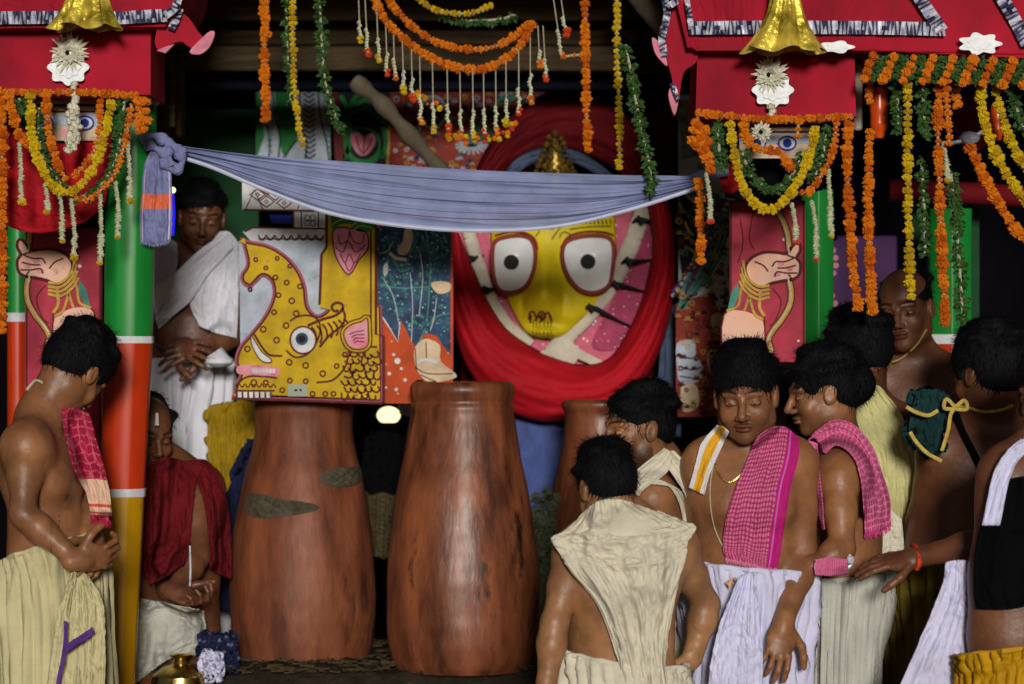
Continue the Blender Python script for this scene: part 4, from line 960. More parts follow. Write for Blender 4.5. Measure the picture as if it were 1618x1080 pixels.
mb = MB(); mb.plate([(424, 336), (461, 336), (461, 353), (430, 353)], 9.34, .004, 0, .01); mb.build('blue_inset', M['p_blue'], t2)
# --- orange board with robed figure
D = 9.33
t = board('painted_figure_board', 'orange board painted with a figure in a dark blue starred robe', 'board', P(655, 636, D))
layer(t, 'orange_ground', M['p_orange'], lambda b: b.plate([(594, 340), (716, 340), (716, 637), (594, 637)], D, .006, 0, .03))
rb = [(596, 360), (640, 350), (712, 352), (712, 560), (700, 546), (690, 530), (672, 526), (656, 548), (645, 528), (634, 505), (630, 540), (612, 510), (597, 486)]
layer(t, 'robe', M['p_navy'], lambda b: b.plate(rb, D-.006, .002))
layer(t, 'robe_hem', M['p_white'], lambda b: b.line([(596, 488), (612, 512), (629, 540), (632, 508)], 2, D-.008, .001))
layer(t, 'robe_lines', M['p_teal'], lambda b: [b.line(cr(q, 4), 2, D-.008, .001) for q in ([(618, 400), (625, 418), (640, 418), (648, 400), (656, 385)], [(622, 408), (632, 428), (648, 424)], [(672, 360), (680, 420), (674, 520)], [(600, 450), (640, 455), (705, 450)], [(684, 410), (700, 405), (710, 395)], [(660, 545), (672, 520), (690, 500), (710, 495)], [(610, 370), (616, 390), (612, 410)])])
layer(t, 'painted_hand', M['p_cream'], lambda b: (b.plate(cr([(640, 362), (650, 360), (652, 380), (644, 400), (632, 402), (628, 392), (636, 382)], 3, True), D-.008, .002), b.plate(cr([(682, 446), (700, 444), (712, 448), (710, 460), (694, 464), (684, 456)], 3, True), D-.008, .002)))
layer(t, 'bracelet', M['p_white'], lambda b: (b.line([(616, 400), (626, 408), (642, 410)], 5, D-.009, .002), b.line(cr([(660, 572), (672, 568), (690, 572)], 3), 5, D-.011, .002), b.plate(cr([(606, 420), (612, 415), (613, 430), (607, 436)], 3, True), D-.008, .002)))
layer(t, 'painted_foot', M['p_cream'], lambda b: (b.plate(cr([(656, 548), (672, 535), (695, 545), (696, 570), (720, 590), (716, 598), (680, 604), (662, 590), (655, 570)], 3, True), D-.008, .002),))
layer(t, 'foot_lines', M['p_maroon'], lambda b: [b.line(cr(q, 3), 1.6, D-.0105, .001) for q in ([(673, 540), (674, 566)], [(656, 580), (676, 590), (716, 590)], [(664, 592), (690, 603)], [(656, 550), (658, 584)])])
layer(t, 'painted_flower', M['p_white'], lambda b: [b.plate(circ(x, y, r, 8), D-.008, .001) for x, y, r in ((628, 570, 5), (622, 560, 2.5), (634, 582, 2.5), (615, 590, 3), (640, 600, 3), (626, 615, 3), (610, 612, 2))])
def scatter(b):
    r = random.Random(9)
    for _ in range(150):
        x, y = r.uniform(602, 708), r.uniform(366, 520)
        if y > 486+(x-597)*.4 and x < 640: continue
        b.line(circ(x, y, r.uniform(1.2, 3), 6), 1.1, D-.0082-.0005*_/150, .0008, closed=True)
layer(t, 'robe_dots', M['p_teal'], scatter); layer(t, 'robe_folds', M['p_pale'], lambda b: [b.line(cr(q, 5), 1.4, D-.0095, .001) for q in ([(606, 440), (622, 470), (632, 520)], [(648, 430), (652, 480), (650, 540)], [(664, 400), (668, 440), (662, 500)], [(690, 470), (686, 500), (680, 522)], [(600, 400), (612, 396), (622, 380)])])
mb = MB(); mb.ball(P(663, 610, D-.02), .022, 10); mb.build('dark_knob', M['p_black'], t)
# --- archer's arm panels
def archer(label, ox, oy, mir, D, x0, x1, y0, y1, sc=1.0):
    t = board('painted_arm_panel', label, 'board', P((x0+x1)/2, y1, D)); T = lambda pts: [(ox+(-1 if mir else 1)*x*sc, oy+y*sc) for x, y in pts]
    layer(t, 'rose_ground', M['p_rose'], lambda b: b.plate(rect(x0, y0, x1, y1), D, .006, 0, .03))
    layer(t, 'panel_border', M['p_maroon'], lambda b: b.line(rect(x0+2, y0+2, x1-2, y1-2), 3, D-.006, .002, closed=True))
    fst = cr([(-18, -8), (-8, -18), (8, -24), (26, -24), (44, -22), (52, -32), (60, -40), (62, -30), (56, -18), (62, -8), (60, 8), (50, 14), (36, 16), (18, 20), (2, 26), (-12, 18), (-20, 4)], 4, True)
    fa = [(-24, 22), (-8, 30), (4, 40), (8, 70), (6, 90), (4, 118), (-56, 118), (-58, 90), (-50, 68), (-40, 62), (-30, 40)]
    layer(t, 'forearm', M['p_skin'], lambda b: b.plate(T([(-56, 72), (-48, 64), (-24, 66), (4, 76), (8, 96), (8, 190), (-58, 190), (-60, 92)]), D-.007, .003))
    layer(t, 'fist_outline', M['p_maroon'], lambda b: (b.plate(T(inset(fst, -5)), D-.0085, .002), b.line(T([(-56, 72), (-48, 64)]), 2.4, D-.01, .001), b.line(T([(8, 76), (9, 110), (8, 190)]), 2.4, D-.01, .001), b.line(T([(-59, 190), (-60, 92), (-56, 72)]), 2.4, D-.01, .001)))
    layer(t, 'fist', M['p_skin'], lambda b: b.plate(T(fst), D-.0105, .003))
    layer(t, 'finger_lines', M['p_maroon'], lambda b: [b.line(T(cr(q, 3)), 2.6, D-.0135, .001) for q in ([(56, -18), (40, -12), (26, -12), (20, -4)], [(58, -6), (40, -2), (28, -2)], [(60, 6), (42, 6), (28, 4), (24, 12)], [(-8, -12), (6, -6), (14, 4)], [(50, 14), (46, 8)], [(44, -22), (56, -18)])])
    layer(t, 'palm_flush', M['p_pink'], lambda b: [b.plate(T(circ(x, y, r, 10, r*.7)), D-.0135, .0008) for x, y, r in ((34, -8, 6), (28, 8, 6), (48, 0, 5))])
    def br(b):
        for i in range(4): b.line(T(cr([(-30-2*i+4, -14+12*i*.9), (-22, 8+i*9), (-4, 26+i*7), (16, 26+i*6)], 5)), 4.2, D-.011, .005)
        b.line(T(cr([(-52, 66), (-34, 58), (-30, 36), (-26, 24)], 4)), 4, D-.011, .004); b.line(T(cr([(-24, 66), (-18, 48), (-16, 40)], 4)), 4, D-.011, .004); b.line(T(cr([(2, 36), (0, 60), (8, 74)], 4)), 5, D-.011, .004); b.line(T(cr([(-16, 44), (-8, 70), (6, 80)], 4)), 4, D-.011, .004)
    layer(t, 'bangles', M['p_gold'], br)
    bow = cr([(28, -92), (38, -74), (44, -56), (46, -40), (48, -20), (46, 10), (50, 34), (48, 56), (36, 78), (22, 96), (14, 112), (18, 128), (12, 146)], 5)
    layer(t, 'bow_outline', M['p_maroon'], lambda b: b.line(T(bow), 12, D-.007, .0015)); layer(t, 'bow', M['p_gold'], lambda b: b.line(T(bow), 7.5, D-.0085, .002)); layer(t, 'bow_highlight', M['p_cream'], lambda b: b.line(T([(x-1, y) for x, y in bow]), 2.6, D-.0105, .001))
    layer(t, 'sash', M['p_teal'], lambda b: b.plate(T([(-44, 36), (-34, 22), (-32, 40), (-44, 66), (-52, 70)]), D-.0075, .002))
    layer(t, 'drapery_lines', M['p_maroon'], lambda b: [b.line(T(cr(q, 4)), 2, D-.0065, .001) for q in ([(-30, -80), (-26, -40), (-34, -10)], [(-10, -90), (-16, -50), (-8, -30)], [(20, 30), (34, 50), (26, 80), (16, 90)])])
    return t
archer('rose panel painted with a fist gripping a gold bow, behind the pink-towel man', 1200, 425, False, 9.0, 1153, 1272, 316, 760)
archer('rose panel painted with a fist and bow, behind the stooping bare-backed man', 92, 420, True, 9.05, 40, 160, 360, 800)
# --- small painted faces under the valances
def facebit(label, x0, x1, y0, y1, D, ex):
    t = board('painted_capital', label, 'board', P((x0+x1)/2, y1, D))
    layer(t, 'cream_ground', M['p_cream'], lambda b: b.plate(rect(x0, y0, x1, y1), D, .008, 0, .03)); layer(t, 'blue_band', M['p_pale'], lambda b: b.plate(rect(x0, y0+22, x1, y1-24), D-.008, .002))
    layer(t, 'maroon_bands', M['p_maroon'], lambda b: (b.line([(x0, y0+8), (x1, y0+8)], 4, D-.009, .001), b.line([(x0, y0+18), (x1, y0+18)], 3, D-.009, .001)))
    layer(t, 'eye', M['p_white'], lambda b: [b.plate(circ(x, y0+36, 12, 14, 9), D-.010, .002) for x in ex]); layer(t, 'pupil', M['p_blue'], lambda b: [(b.plate(circ(x, y0+36, 7, 12), D-.012, .001), b.line(circ(x, y0+36, 14, 14, 11), 2.6, D-.011, .002, closed=True)) for x in ex])
    layer(t, 'lips', M['p_pink'], lambda b: b.plate(circ((x0+x1)/2, y1-12, 14, 12, 7), D-.008, .002))
facebit('small painted face with blue eyes under the left valance', 56, 160, 158, 222, 8.6, (70, 134))
facebit('small painted face with blue eye under the right valance', 1168, 1290, 190, 250, 8.6, (1196, 1244))
def scallopcloth(label, pts, d, m):
    mb = MB(); mb.plate(cr(pts, 6, True), d, .02, 0, .02); return tag(mb.build('red_drape', m, loc=P(*pts[0], d)), label, 'cloth')
t = thing('red_drape', 'bright red cloth draped under the left garland swags', 'cloth', P(80, 370, 8.62))
net(t, 'cloth', M['crimson'], [[(2, 205), (40, 200), (90, 225), (130, 222), (178, 200)], [(2, 262), (40, 265), (90, 270), (130, 266), (176, 240)], [(4, 320), (40, 325), (90, 325), (130, 322), (172, 290)], [(8, 355), (40, 366), (85, 366), (130, 352), (166, 326)]], 8.62, nf=6, amp=.02, seed=4, nu=50, nv=50)
t = thing('red_drape', 'small red cloth peeping above the right yellow garland swag', 'cloth', P(1255, 250, 8.62))
net(t, 'cloth', M['crimson'], [[(1225, 226), (1250, 224), (1275, 226)], [(1236, 245), (1256, 250), (1272, 246)], [(1244, 262), (1256, 268), (1268, 262)]], 8.60, nf=3, amp=.01, seed=5, nu=20, nv=20)
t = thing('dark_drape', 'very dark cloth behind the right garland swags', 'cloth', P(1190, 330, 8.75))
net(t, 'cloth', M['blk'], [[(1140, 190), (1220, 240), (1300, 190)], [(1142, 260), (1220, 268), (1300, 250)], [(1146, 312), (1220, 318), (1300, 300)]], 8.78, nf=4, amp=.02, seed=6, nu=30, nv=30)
t = thing('red_drape', 'dark red cloth bulge beside the black gap under the right garlands', 'cloth', P(1160, 300, 8.72))
net(t, 'cloth', M['crimson'], [[(1140, 262), (1155, 258), (1166, 266)], [(1138, 282), (1154, 284), (1168, 284)], [(1142, 302), (1155, 306), (1166, 300)]], 8.72, nf=2, amp=.01, seed=7, nu=16, nv=16)
# --- wall panels behind
D = 10.6
t = board('painted_back_panel', 'painted wall panel of pale blue arcs and chevrons above the blue cloth', 'board', P(520, 270, D))
layer(t, 'pale_ground', M['p_pale'], lambda b: b.plate(rect(405, 130, 522, 300), D, .006, 0, .03))
layer(t, 'green_fields', M['p_green'], lambda b: (b.plate(cr([(436, 135), (462, 135), (466, 180), (470, 215), (448, 245), (440, 200)], 4, True), D-.006, .002), b.plate([(405, 130), (412, 160), (418, 215), (405, 250)], D-.006, .002)))
layer(t, 'dark_lines', M['p_black'], lambda b: [b.line(cr(q, 5), 2.6, D-.008, .002) for q in ([(430, 135), (434, 180), (442, 215), (440, 250)], [(410, 135), (418, 180), (426, 220), (424, 255)], [(474, 135), (474, 190), (484, 225), (482, 255)], [(502, 135), (506, 180), (516, 225), (520, 255)], [(448, 250), (462, 230), (472, 218)])]+[b.line([(480+.1*i, 140+i*8), (488+.12*i, 146+i*8), (497+.14*i, 139+i*8)], 3, D-.008, .002) for i in range(14)])
layer(t, 'ornament_teal', M['p_teal'], lambda b: [b.line(circ(430+4*math.sin(i*.5), 140+i*9, 3, 7), 1.6, D-.0095, .001, closed=True) for i in range(12)]+[b.line([(508+i*.9, 140+i*9), (514+i*.9, 144+i*9)], 2.5, D-.0095, .001) for i in range(12)])
layer(t, 'maroon_edge', M['p_maroon'], lambda b: b.plate([(522, 130), (532, 130), (546, 250), (530, 262)], D, .007, 0, .02))
t = board('painted_back_panel', 'painted wall panel of green foliage round a pink lotus', 'board', P(580, 270, D))
layer(t, 'dark_ground', M['p_black'], lambda b: b.plate(rect(532, 130, 616, 285), D+.002, .006, 0, .03))
layer(t, 'green_scrolls', M['p_green'], lambda b: [b.line(cr(q, 5), 7, D-.004, .003) for q in ([(545, 250), (555, 215), (550, 180), (565, 150), (590, 145), (606, 165)], [(560, 165), (580, 158), (600, 172), (608, 195)], [(556, 178), (580, 172), (600, 188)], [(545, 200), (548, 235), (560, 252), (585, 256), (604, 240)], [(606, 200), (610, 225), (604, 250)], [(538, 150), (548, 170), (545, 190)])]+[b.line(circ(574, 228, 26, 20), 4, D-.004, .002, closed=True)])
layer(t, 'pink_lotus', M['p_pink'], lambda b: b.plate(cr([(554, 214), (566, 208), (576, 216), (588, 210), (594, 224), (584, 240), (572, 246), (560, 236)], 3, True), D-.006, .003))
layer(t, 'lotus_lines', M['p_maroon'], lambda b: [b.line(cr(q, 3), 2, D-.009, .001) for q in ([(562, 214), (566, 230), (572, 242)], [(576, 216), (574, 242)], [(588, 216), (582, 232), (574, 244)])])
layer(t, 'gold_edge', M['p_gold'], lambda b: b.line([(614, 200), (612, 285)], 5, D-.004, .002))
t = board('painted_back_panel', 'brick-red wall panel with a round blue medallion behind the flower strings', 'board', P(740, 260, D))
layer(t, 'brick_ground', M['p_brick'], lambda b: b.plate(rect(616, 128, 860, 292), D, .006, 0, .03))
layer(t, 'medallion', M['p_navy'], lambda b: b.plate(circ(684, 177, 20, 24, 25), D-.006, .003)); layer(t, 'medallion_rim', M['p_pale'], lambda b: b.line(circ(684, 177, 20, 24, 25), 5, D-.007, .003, closed=True))
layer(t, 'teal_vine', M['p_teal'], lambda b: [b.line(cr(q, 5), 8, D-.006, .003) for q in ([(740, 215), (765, 190), (790, 165), (820, 150)], [(760, 205), (775, 175), (800, 150)], [(770, 210), (800, 185), (822, 172)], [(722, 235), (742, 222), (770, 214)])])
def fans(b, x0, y0, x1, y1, n, d, seed, w=1.6):
    r = random.Random(seed)
    for _ in range(n):
        x, y, s_ = r.uniform(x0, x1), r.uniform(y0, y1), r.uniform(3.5, 7)
        k_ = r.randint(0, 1)
        if k_ == 0: b.line(circ(x, y, s_*.7, 8), w, d-.0005*_/n, .001, closed=True)
        elif k_ == 1:
            for a in np.linspace(0, 3.1, 4): b.line([(x, y), (x+s_*math.cos(a), y-s_*math.sin(a))], w*1.2, d-.0005*_/n, .001)
layer(t, 'ornament_light', M['p_pale'], lambda b: fans(b, 622, 134, 855, 288, 90, D-.0062, 1)); layer(t, 'ornament_dark', M['p_navy'], lambda b: fans(b, 622, 134, 855, 288, 90, D-.0075, 2, 2.6)); layer(t, 'ornament_gold', M['p_gold'], lambda b: fans(b, 622, 134, 855, 288, 60, D-.009, 3))
layer(t, 'white_flower', M['p_pale'], lambda b: [b.line([(745, 228), (745+26*math.cos(a), 228+16*math.sin(a))], 3, D-.0095, .002) for a in np.linspace(-.3, 3.5, 12)])
D = 9.95
t = board('painted_back_panel', 'painted panel of purple and teal scaled arcs beside the idol', 'board', P(1112, 650, D))
layer(t, 'pale_ground', M['p_pale'], lambda b: b.plate([(1072, 150), (1162, 150), (1162, 470), (1122, 480), (1072, 470)], D, .006, 0, .03))
layer(t, 'purple_arc', M['p_purple'], lambda b: (b.line(cr([(1150, 315), (1134, 370), (1112, 420), (1074, 470)], 6), 34, D-.006, .002),))
layer(t, 'teal_arc', M['p_teal'], lambda b: [b.line(cr([(1158-o, 330), (1140-o, 390), (1116-o, 440), (1078-o*.2, 488)], 6), 4, D-.009, .002) for o in (0, 8, 16, 30)])
layer(t, 'scale_dots', M['p_pale'], lambda b: [b.plate(circ(1148-i*3.6-.35*i*i*.3, 322+i*9, 3.4, 7), D-.009, .0015) for i in range(17)])
layer(t, 'gold_leaves', M['p_gold'], lambda b: [b.line(cr(q, 4), 4, D-.009, .002) for q in ([(1076, 330), (1086, 360), (1096, 372)], [(1082, 390), (1098, 400), (1092, 430)], [(1074, 320), (1082, 350)])])
layer(t, 'dark_field', M['p_black'], lambda b: b.plate([(1074, 300), (1104, 330), (1110, 380), (1078, 440), (1070, 380)], D-.006, .0015))
layer(t, 'red_field', M['p_brick'], lambda b: b.plate([(1068, 480), (1120, 462), (1162, 440), (1162, 658), (1068, 658)], D-.004, .005, 0, .03))
layer(t, 'grey_figures', M['p_pale'], lambda b: (b.plate(cr([(1070, 542), (1096, 538), (1100, 560), (1110, 580), (1104, 602), (1076, 606), (1070, 580)], 4, True), D-.009, .002), b.plate(cr([(1126, 440), (1150, 430), (1154, 470), (1136, 490)], 4, True), D-.011, .002)))
layer(t, 'figure_lines', M['p_purple'], lambda b: [b.line(cr(q, 3), 2.4, D-.011, .001) for q in ([(1072, 558), (1090, 566), (1104, 562)], [(1072, 578), (1092, 584), (1108, 580)], [(1074, 594), (1100, 598)])])
layer(t, 'cream_figures', M['p_cream'], lambda b: [b.plate(cr(q, 3, True), D-.009, .0015) for q in ([(1076, 612), (1100, 608), (1104, 640), (1080, 650)], [(1124, 500), (1140, 495), (1144, 520), (1130, 528)], [(1118, 560), (1132, 552), (1140, 585), (1122, 590)])])
layer(t, 'ornament_dark', M['p_maroon'], lambda b: fans(b, 1070, 300, 1158, 654, 120, D-.014, 5, 2.4)); layer(t, 'ornament_gold', M['p_gold'], lambda b: fans(b, 1070, 320, 1158, 654, 60, D-.0155, 6)); layer(t, 'ornament_teal', M['p_teal'], lambda b: fans(b, 1080, 160, 1158, 460, 70, D-.017, 7, 2))
t = board('painted_back_panel', 'dark plum panel with pale flowers behind the right green post', 'board', P(1325, 600, 9.7))
layer(t, 'plum_ground', M['p_purple'], lambda b: b.plate(rect(1300, 380, 1334, 640), 9.7, .006, 0, .03)); layer(t, 'petals', M['p_pink'], lambda b: [b.plate(circ(1316+5*math.sin(i), 395+i*12, 5, 8), 9.694, .002) for i in range(8)])
t = board('painted_back_panel', 'speckled grey-green panel beside the right valance', 'board', P(1088, 300, 9.6))
layer(t, 'ground', mat('speckled_paint', (.20, .25, .22), .7, .6, 30, .2, 60, col2=(.05, .06, .06)), lambda b: b.plate([(1070, 158), (1104, 158), (1104, 245), (1080, 250)], 9.6, .006, 0, .03))

# ------------------------------------------------------------------ the idol
BD = 10.15
t = thing('idol', 'large yellow-faced idol with round white eyes wrapped in red cloth', 'idol', P(880, 1000, BD+.1))
# hood: swept red cloth ring, sculpted as a thick crescent surface
def ringcloth(name, m, outer, inner, d, bulge, parent, nf=18, amp=.02, closed=False, seed=1, nv=30, nu=220):
    O = np.array(cr(outer, 12, closed)); I_ = np.array(cr(inner, 12, closed))
    def rs(A, n):
        L = np.concatenate([[0], np.cumsum(np.linalg.norm(np.diff(A, axis=0), axis=1))]); t_ = np.linspace(0, L[-1], n); return np.stack([np.interp(t_, L, A[:, k]) for k in (0, 1)], 1)
    if closed: O = np.vstack([O, O[:1]]); I_ = np.vstack([I_, I_[:1]])
    O = rs(O, nu); I_ = rs(I_, nu); v = np.linspace(0, 1, nv)[:, None, None]; XY = O[None]*(1-v)+I_[None]*v
    V_, U = np.meshgrid(np.linspace(0, 1, nv), np.linspace(0, 1, nu), indexing='ij')
    f = sum((1-np.abs(np.sin(np.pi*(k*V_+.7*np.sin(5*U*(1+.1*k)+ph)+ph))))**1.5*a for k, ph, a in ((2.2, .2+seed, .5), (3.7, 1.1, .4), (6.1, 2.3, .25)))
    dd = d-bulge*np.sin(np.pi*V_)**.6-amp*f
    X = PN(XY[..., 0], XY[..., 1], dd).reshape(-1, 3); i = np.arange(nv*nu).reshape(nv, nu); Q = np.stack([i[:-1, :-1], i[1:, :-1], i[1:, 1:], i[:-1, 1:]], -1).reshape(-1, 4)[:, ::-1]
    o = npmesh(name, X, Q, m, parent, uv=np.stack([U.ravel(), V_.ravel()], 1)); md = o.modifiers.new('t', 'SOLIDIFY'); md.thickness = .012; md.offset = 0; return o
ringcloth('hood_back', M['reddark'], [(728, 400), (742, 300), (790, 205), (850, 155), (905, 146), (960, 160), (1020, 220), (1050, 300), (1062, 400)], [(770, 400), (775, 310), (805, 262), (850, 236), (880, 232), (920, 240), (975, 268), (1010, 320), (1030, 400)], BD+.06, .06, t, seed=3)
ringcloth('hood_lining', M['greywrap'], [(792, 290), (812, 256), (850, 236), (880, 234), (920, 244), (965, 275), (975, 300)], [(800, 320), (815, 275), (850, 254), (880, 250), (918, 260), (955, 288), (965, 320)], BD+.03, .03, t, seed=2, nu=60, nv=12)
ringcloth('red_cloth', M['crimson'], [(716, 360), (710, 430), (718, 510), (740, 580), (780, 632), (835, 660), (890, 664), (950, 652), (1000, 622), (1038, 560), (1060, 480), (1066, 400), (1060, 345), (1050, 300)],
          [(724, 372), (748, 430), (770, 478), (800, 522), (850, 556), (890, 572), (925, 578), (965, 566), (996, 520), (1018, 470), (1030, 420), (1034, 380), (1030, 345), (1020, 305)], BD-.10, .10, t, seed=1)
# pink satin round the face
mb = MB(); mb.plate(cr([(735, 340), (1035, 320), (1030, 420), (1010, 500), (960, 575), (900, 580), (840, 565), (780, 500), (745, 430)], 5, True), BD-.05, .01, 0, .12); mb.build('pink_wrap', M['pinkcloth'], t)
mb = MB(); mb.plate(cr([(1000, 330), (1030, 330), (1032, 420), (1010, 500), (975, 550), (935, 545), (960, 490), (985, 430)], 5, True), BD-.062, .008); mb.build('magenta_wrap', mat('deep_magenta_satin', (.33, .03, .09), .5, .3, 14, .3, 80, sparkle=((.6, .45, .45), 60, .15)), t)
# pith band in segments tied with black cord
segsL = [(738, 345), (743, 375), (752, 404), (763, 438), (777, 476), (800, 512), (838, 545)]
segsR = [(1022, 318), (1012, 345), (1002, 375), (988, 408), (968, 446), (940, 485), (905, 522), (870, 558)]
for S, wv in ((segsL, 10), (segsR, 13)):
    for i in range(len(S)-1):
        a, b = S[i], S[i+1]; mb = MB(); q = [(a[0]+(b[0]-a[0])*k, a[1]+(b[1]-a[1])*k) for k in (.0, .06, .5, .94, 1.0)]
        mb.tube([P(x, y, BD-.09) for x, y in q], [wv*.9*px(BD), wv*1.0*px(BD), wv*1.04*px(BD), wv*1.0*px(BD), wv*.9*px(BD)], 12, flat=.35); mb.build('pith_band', mat('ivory_band', (.52, .48, .38), .7, .3, 14, .3, 60, col2=(.40, .36, .30)), t)
for x, y, dx, dy in ((741, 408, 24, -5), (768, 458, 24, -4), (1012, 348, 28, 4), (994, 413, 50, -4), (974, 450, 60, 14), (934, 487, 80, 36)):
    mb = MB(); mb.tube([P(a, b, BD-c) for a, b, c in ((x-14, y+5, .09), (x-4, y-3, .125), (x+8, y, .125), (x+dx*.6, y+dy*.6, .09), (x+dx, y+dy, .085))], [.004, .008, .008, .004, .003], 7); mb.tube([P(x-6, y-6, BD-.125), P(x+4, y+5, BD-.125)], .009, 7); mb.build('black_tie', M['p_black'], t)
mb = MB(); mb.plate(cr([(850, 560), (872, 548), (905, 543), (915, 556), (905, 576), (880, 572)], 4, True), BD-.10, .016); mb.plate([(905, 545), (925, 556), (955, 572), (940, 578), (912, 566)], BD-.10, .012); mb.plate(cr([(866, 552), (900, 536), (906, 552), (890, 572)], 4, True), BD-.11, .01); mb.build('pith_knot', MATS['ivory_band'], t)
# face: modelled relief surface
FD = BD-.13
fo = np.array(cr([(780, 340), (775, 370), (779, 400), (786, 430), (800, 470), (818, 506), (834, 526), (856, 535), (886, 533), (908, 518), (935, 492), (962, 458), (972, 430), (975, 395), (973, 365), (972, 336)], 6))
nF = 110; ysr = np.linspace(337, 535, nF); L_ = []; R_ = []
for y in ysr:
    xs = [a[0]+(b[0]-a[0])*(y-a[1])/(b[1]-a[1]) for a, b in zip(fo, fo[1:]) if (a[1]-y)*(b[1]-y) <= 0 and a[1] != b[1]]
    L_.append(min(xs+[860])); R_.append(max(xs+[862]))
L_ = np.array(L_)[:, None]; R_ = np.array(R_)[:, None]; u = np.linspace(0, 1, 120)[None]; X = L_+(R_-L_)*u; Y = np.repeat(ysr[:, None], 120, 1)
def g2(cx_, cy_, sx_, sy_): return np.exp(-((X-cx_)/sx_)**2-((Y-cy_)/sy_)**2)
rel = .060*(1-(2*u-1)**2)**.5*np.clip((Y-337)/10+.6, 0, 1)*np.clip((540-Y)/40, .15, 1)**.5
rel = rel+.062*g2(858, 468, 26, 27)+.045*g2(860, 430, 18, 34)-.02*g2(858, 512, 30, 14)+.03*g2(858, 524, 30, 8)-.03*g2(812, 417, 34, 44)-.03*g2(928, 417, 42, 44)
rel = rel-.012*np.exp(-((np.abs(X-858)-32)/6)**2-((Y-478)/18)**2)
V = PN(X, Y, FD+.05-rel).reshape(-1, 3); i = np.arange(nF*120).reshape(nF, 120); Q = np.stack([i[:-1, :-1], i[1:, :-1], i[1:, 1:], i[:-1, 1:]], -1).reshape(-1, 4)
o = npmesh('face', V, Q, M['idol_yellow'], t); md = o.modifiers.new('t', 'SOLIDIFY'); md.thickness = .03; md.offset = -1
def fdep(x, y):
    yi = np.clip((y-337)/(535-337)*(nF-1), 0, nF-1); j = int(yi); l, r_ = L_[j, 0], R_[j, 0]; ui = int(np.clip((x-l)/(r_-l), 0, 1)*119); return float((FD+.05-rel)[j, ui])
def onface(pts, w, m, name, h=.004, parent=t, n=7):
    mb = MB(); q = even(pts, 3); mb.tube([P(x, y, fdep(x, y)-h*.3) for x, y in q], [w*px(FD)/2]*len(q), n, flat=.6); return mb.build(name, m, parent)
eyel = [(783, 384), (800, 376), (822, 374), (838, 380), (844, 400), (840, 430), (828, 452), (808, 460), (790, 456), (782, 436), (780, 408)]
eyer = [(893, 388), (908, 378), (935, 374), (960, 377), (968, 392), (966, 425), (960, 450), (940, 460), (918, 456), (900, 436), (891, 410)]
for E_, pc in ((eyel, (808, 414)), (eyer, (929, 413))):
    c = np.mean(E_, 0); ring = np.array(cr(list(E_), 6, True)); mb = MB(); vs = []; fs = []; K = 9; n = len(ring)
    for k in range(K):
        f_ = 1-k/(K-1)
        for x, y in ring: 
            X0, Y0 = c[0]+(x-c[0])*max(f_, .001), c[1]+(y-c[1])*max(f_, .001); vs.append(P(X0, Y0, FD-.022-.022*(1-f_*f_)))
    for k in range(K-1):
        for q in range(n): fs.append((k*n+q, k*n+(q+1) % n, (k+1)*n+(q+1) % n, (k+1)*n+q))
    k0 = len(vs); vs += [P(x, y, FD+.04) for x, y in ring]; fs += [(k0+q, k0+(q+1) % n, (q+1) % n, q) for q in range(n)]
    mb.add(vs, [f_[::-1] for f_ in fs]); ey = mb.build('eye', mat('idol_eye_white', (.66, .68, .68), .3, .12, 12, .1, 30, coat=.3), t)
    mb = MB(); ring2 = inset(list(map(tuple, ring)), -2.0); mb.tube([P(x, y, FD-.026) for x, y in ring2+[ring2[0]]], 3.4*px(FD), 8, flat=.8, cap=False); mb.build('eye_rim', mat('eye_rim_red', (.22, .018, .012), .5, .3, 20, .1, 40), t)
    mb = MB(); c0 = P(*pc, FD-.079); mb.add([(c0.x+.024*math.cos(a)*(1 if r_ else 0), c0.y-.004*(1-r_), c0.z+.024*math.sin(a)*(1 if r_ else 0)) for r_ in (0, 1) for a in np.linspace(0, 2*math.pi, 25)[:-1]], [(q+24, (q+1) % 24+24, (q+1) % 24, q) for q in range(24)])
    mb.lathe((c0.x, c0.y, c0.z), [(.0, 0), (.0, 0)], 3); mb = MB(); mb.plate(circ(pc[0], pc[1], 12, 24), FD-.040, .006); mb.build('pupil', M['p_black'], ey)
onface([(782, 372), (806, 366), (830, 368), (845, 378), (850, 395)], 4, MATS['eye_rim_red'], 'brow_line'); onface([(886, 392), (898, 374), (925, 366), (955, 367), (970, 372)], 4, MATS['eye_rim_red'], 'brow_line')
for q in ([(838, 344), (852, 362), (846, 374)], [(892, 350), (880, 366), (872, 378)], [(866, 352), (872, 362), (880, 352)], [(905, 372), (890, 366), (884, 376)], [(812, 362), (840, 358), (852, 352)], [(900, 362), (930, 358), (966, 357)]): onface(q, 2.2, mat('dark_olive_line', (.10, .09, .01), .5, .2, 10, 0), 'forehead_line')
for k in range(11): onface([(900+k*6.4, 346), (901+k*6.4, 354)], 2.6, MATS['dark_olive_line'], 'forehead_line')
onface([(896, 343), (940, 341), (970, 340)], 2, MATS['dark_olive_line'], 'forehead_line')
mar = M['p_maroon']
for q in ([(836, 504), (837, 494), (843, 492), (848, 502), (852, 494), (858, 492), (862, 502)], [(846, 506), (851, 498), (857, 506), (862, 496), (867, 494), (872, 508)], [(838, 510), (839, 497)], [(855, 508), (856, 496)]): onface(q, 3.4, mar, 'mouth_marking')
for x in (843, 848, 853, 860, 866, 871): onface([(x, 506), (x-.5, 528)], 1.7, MATS['dark_olive_line'], 'mouth_line')
onface([(834, 529), (856, 532), (876, 530)], 2, MATS['dark_olive_line'], 'mouth_line')
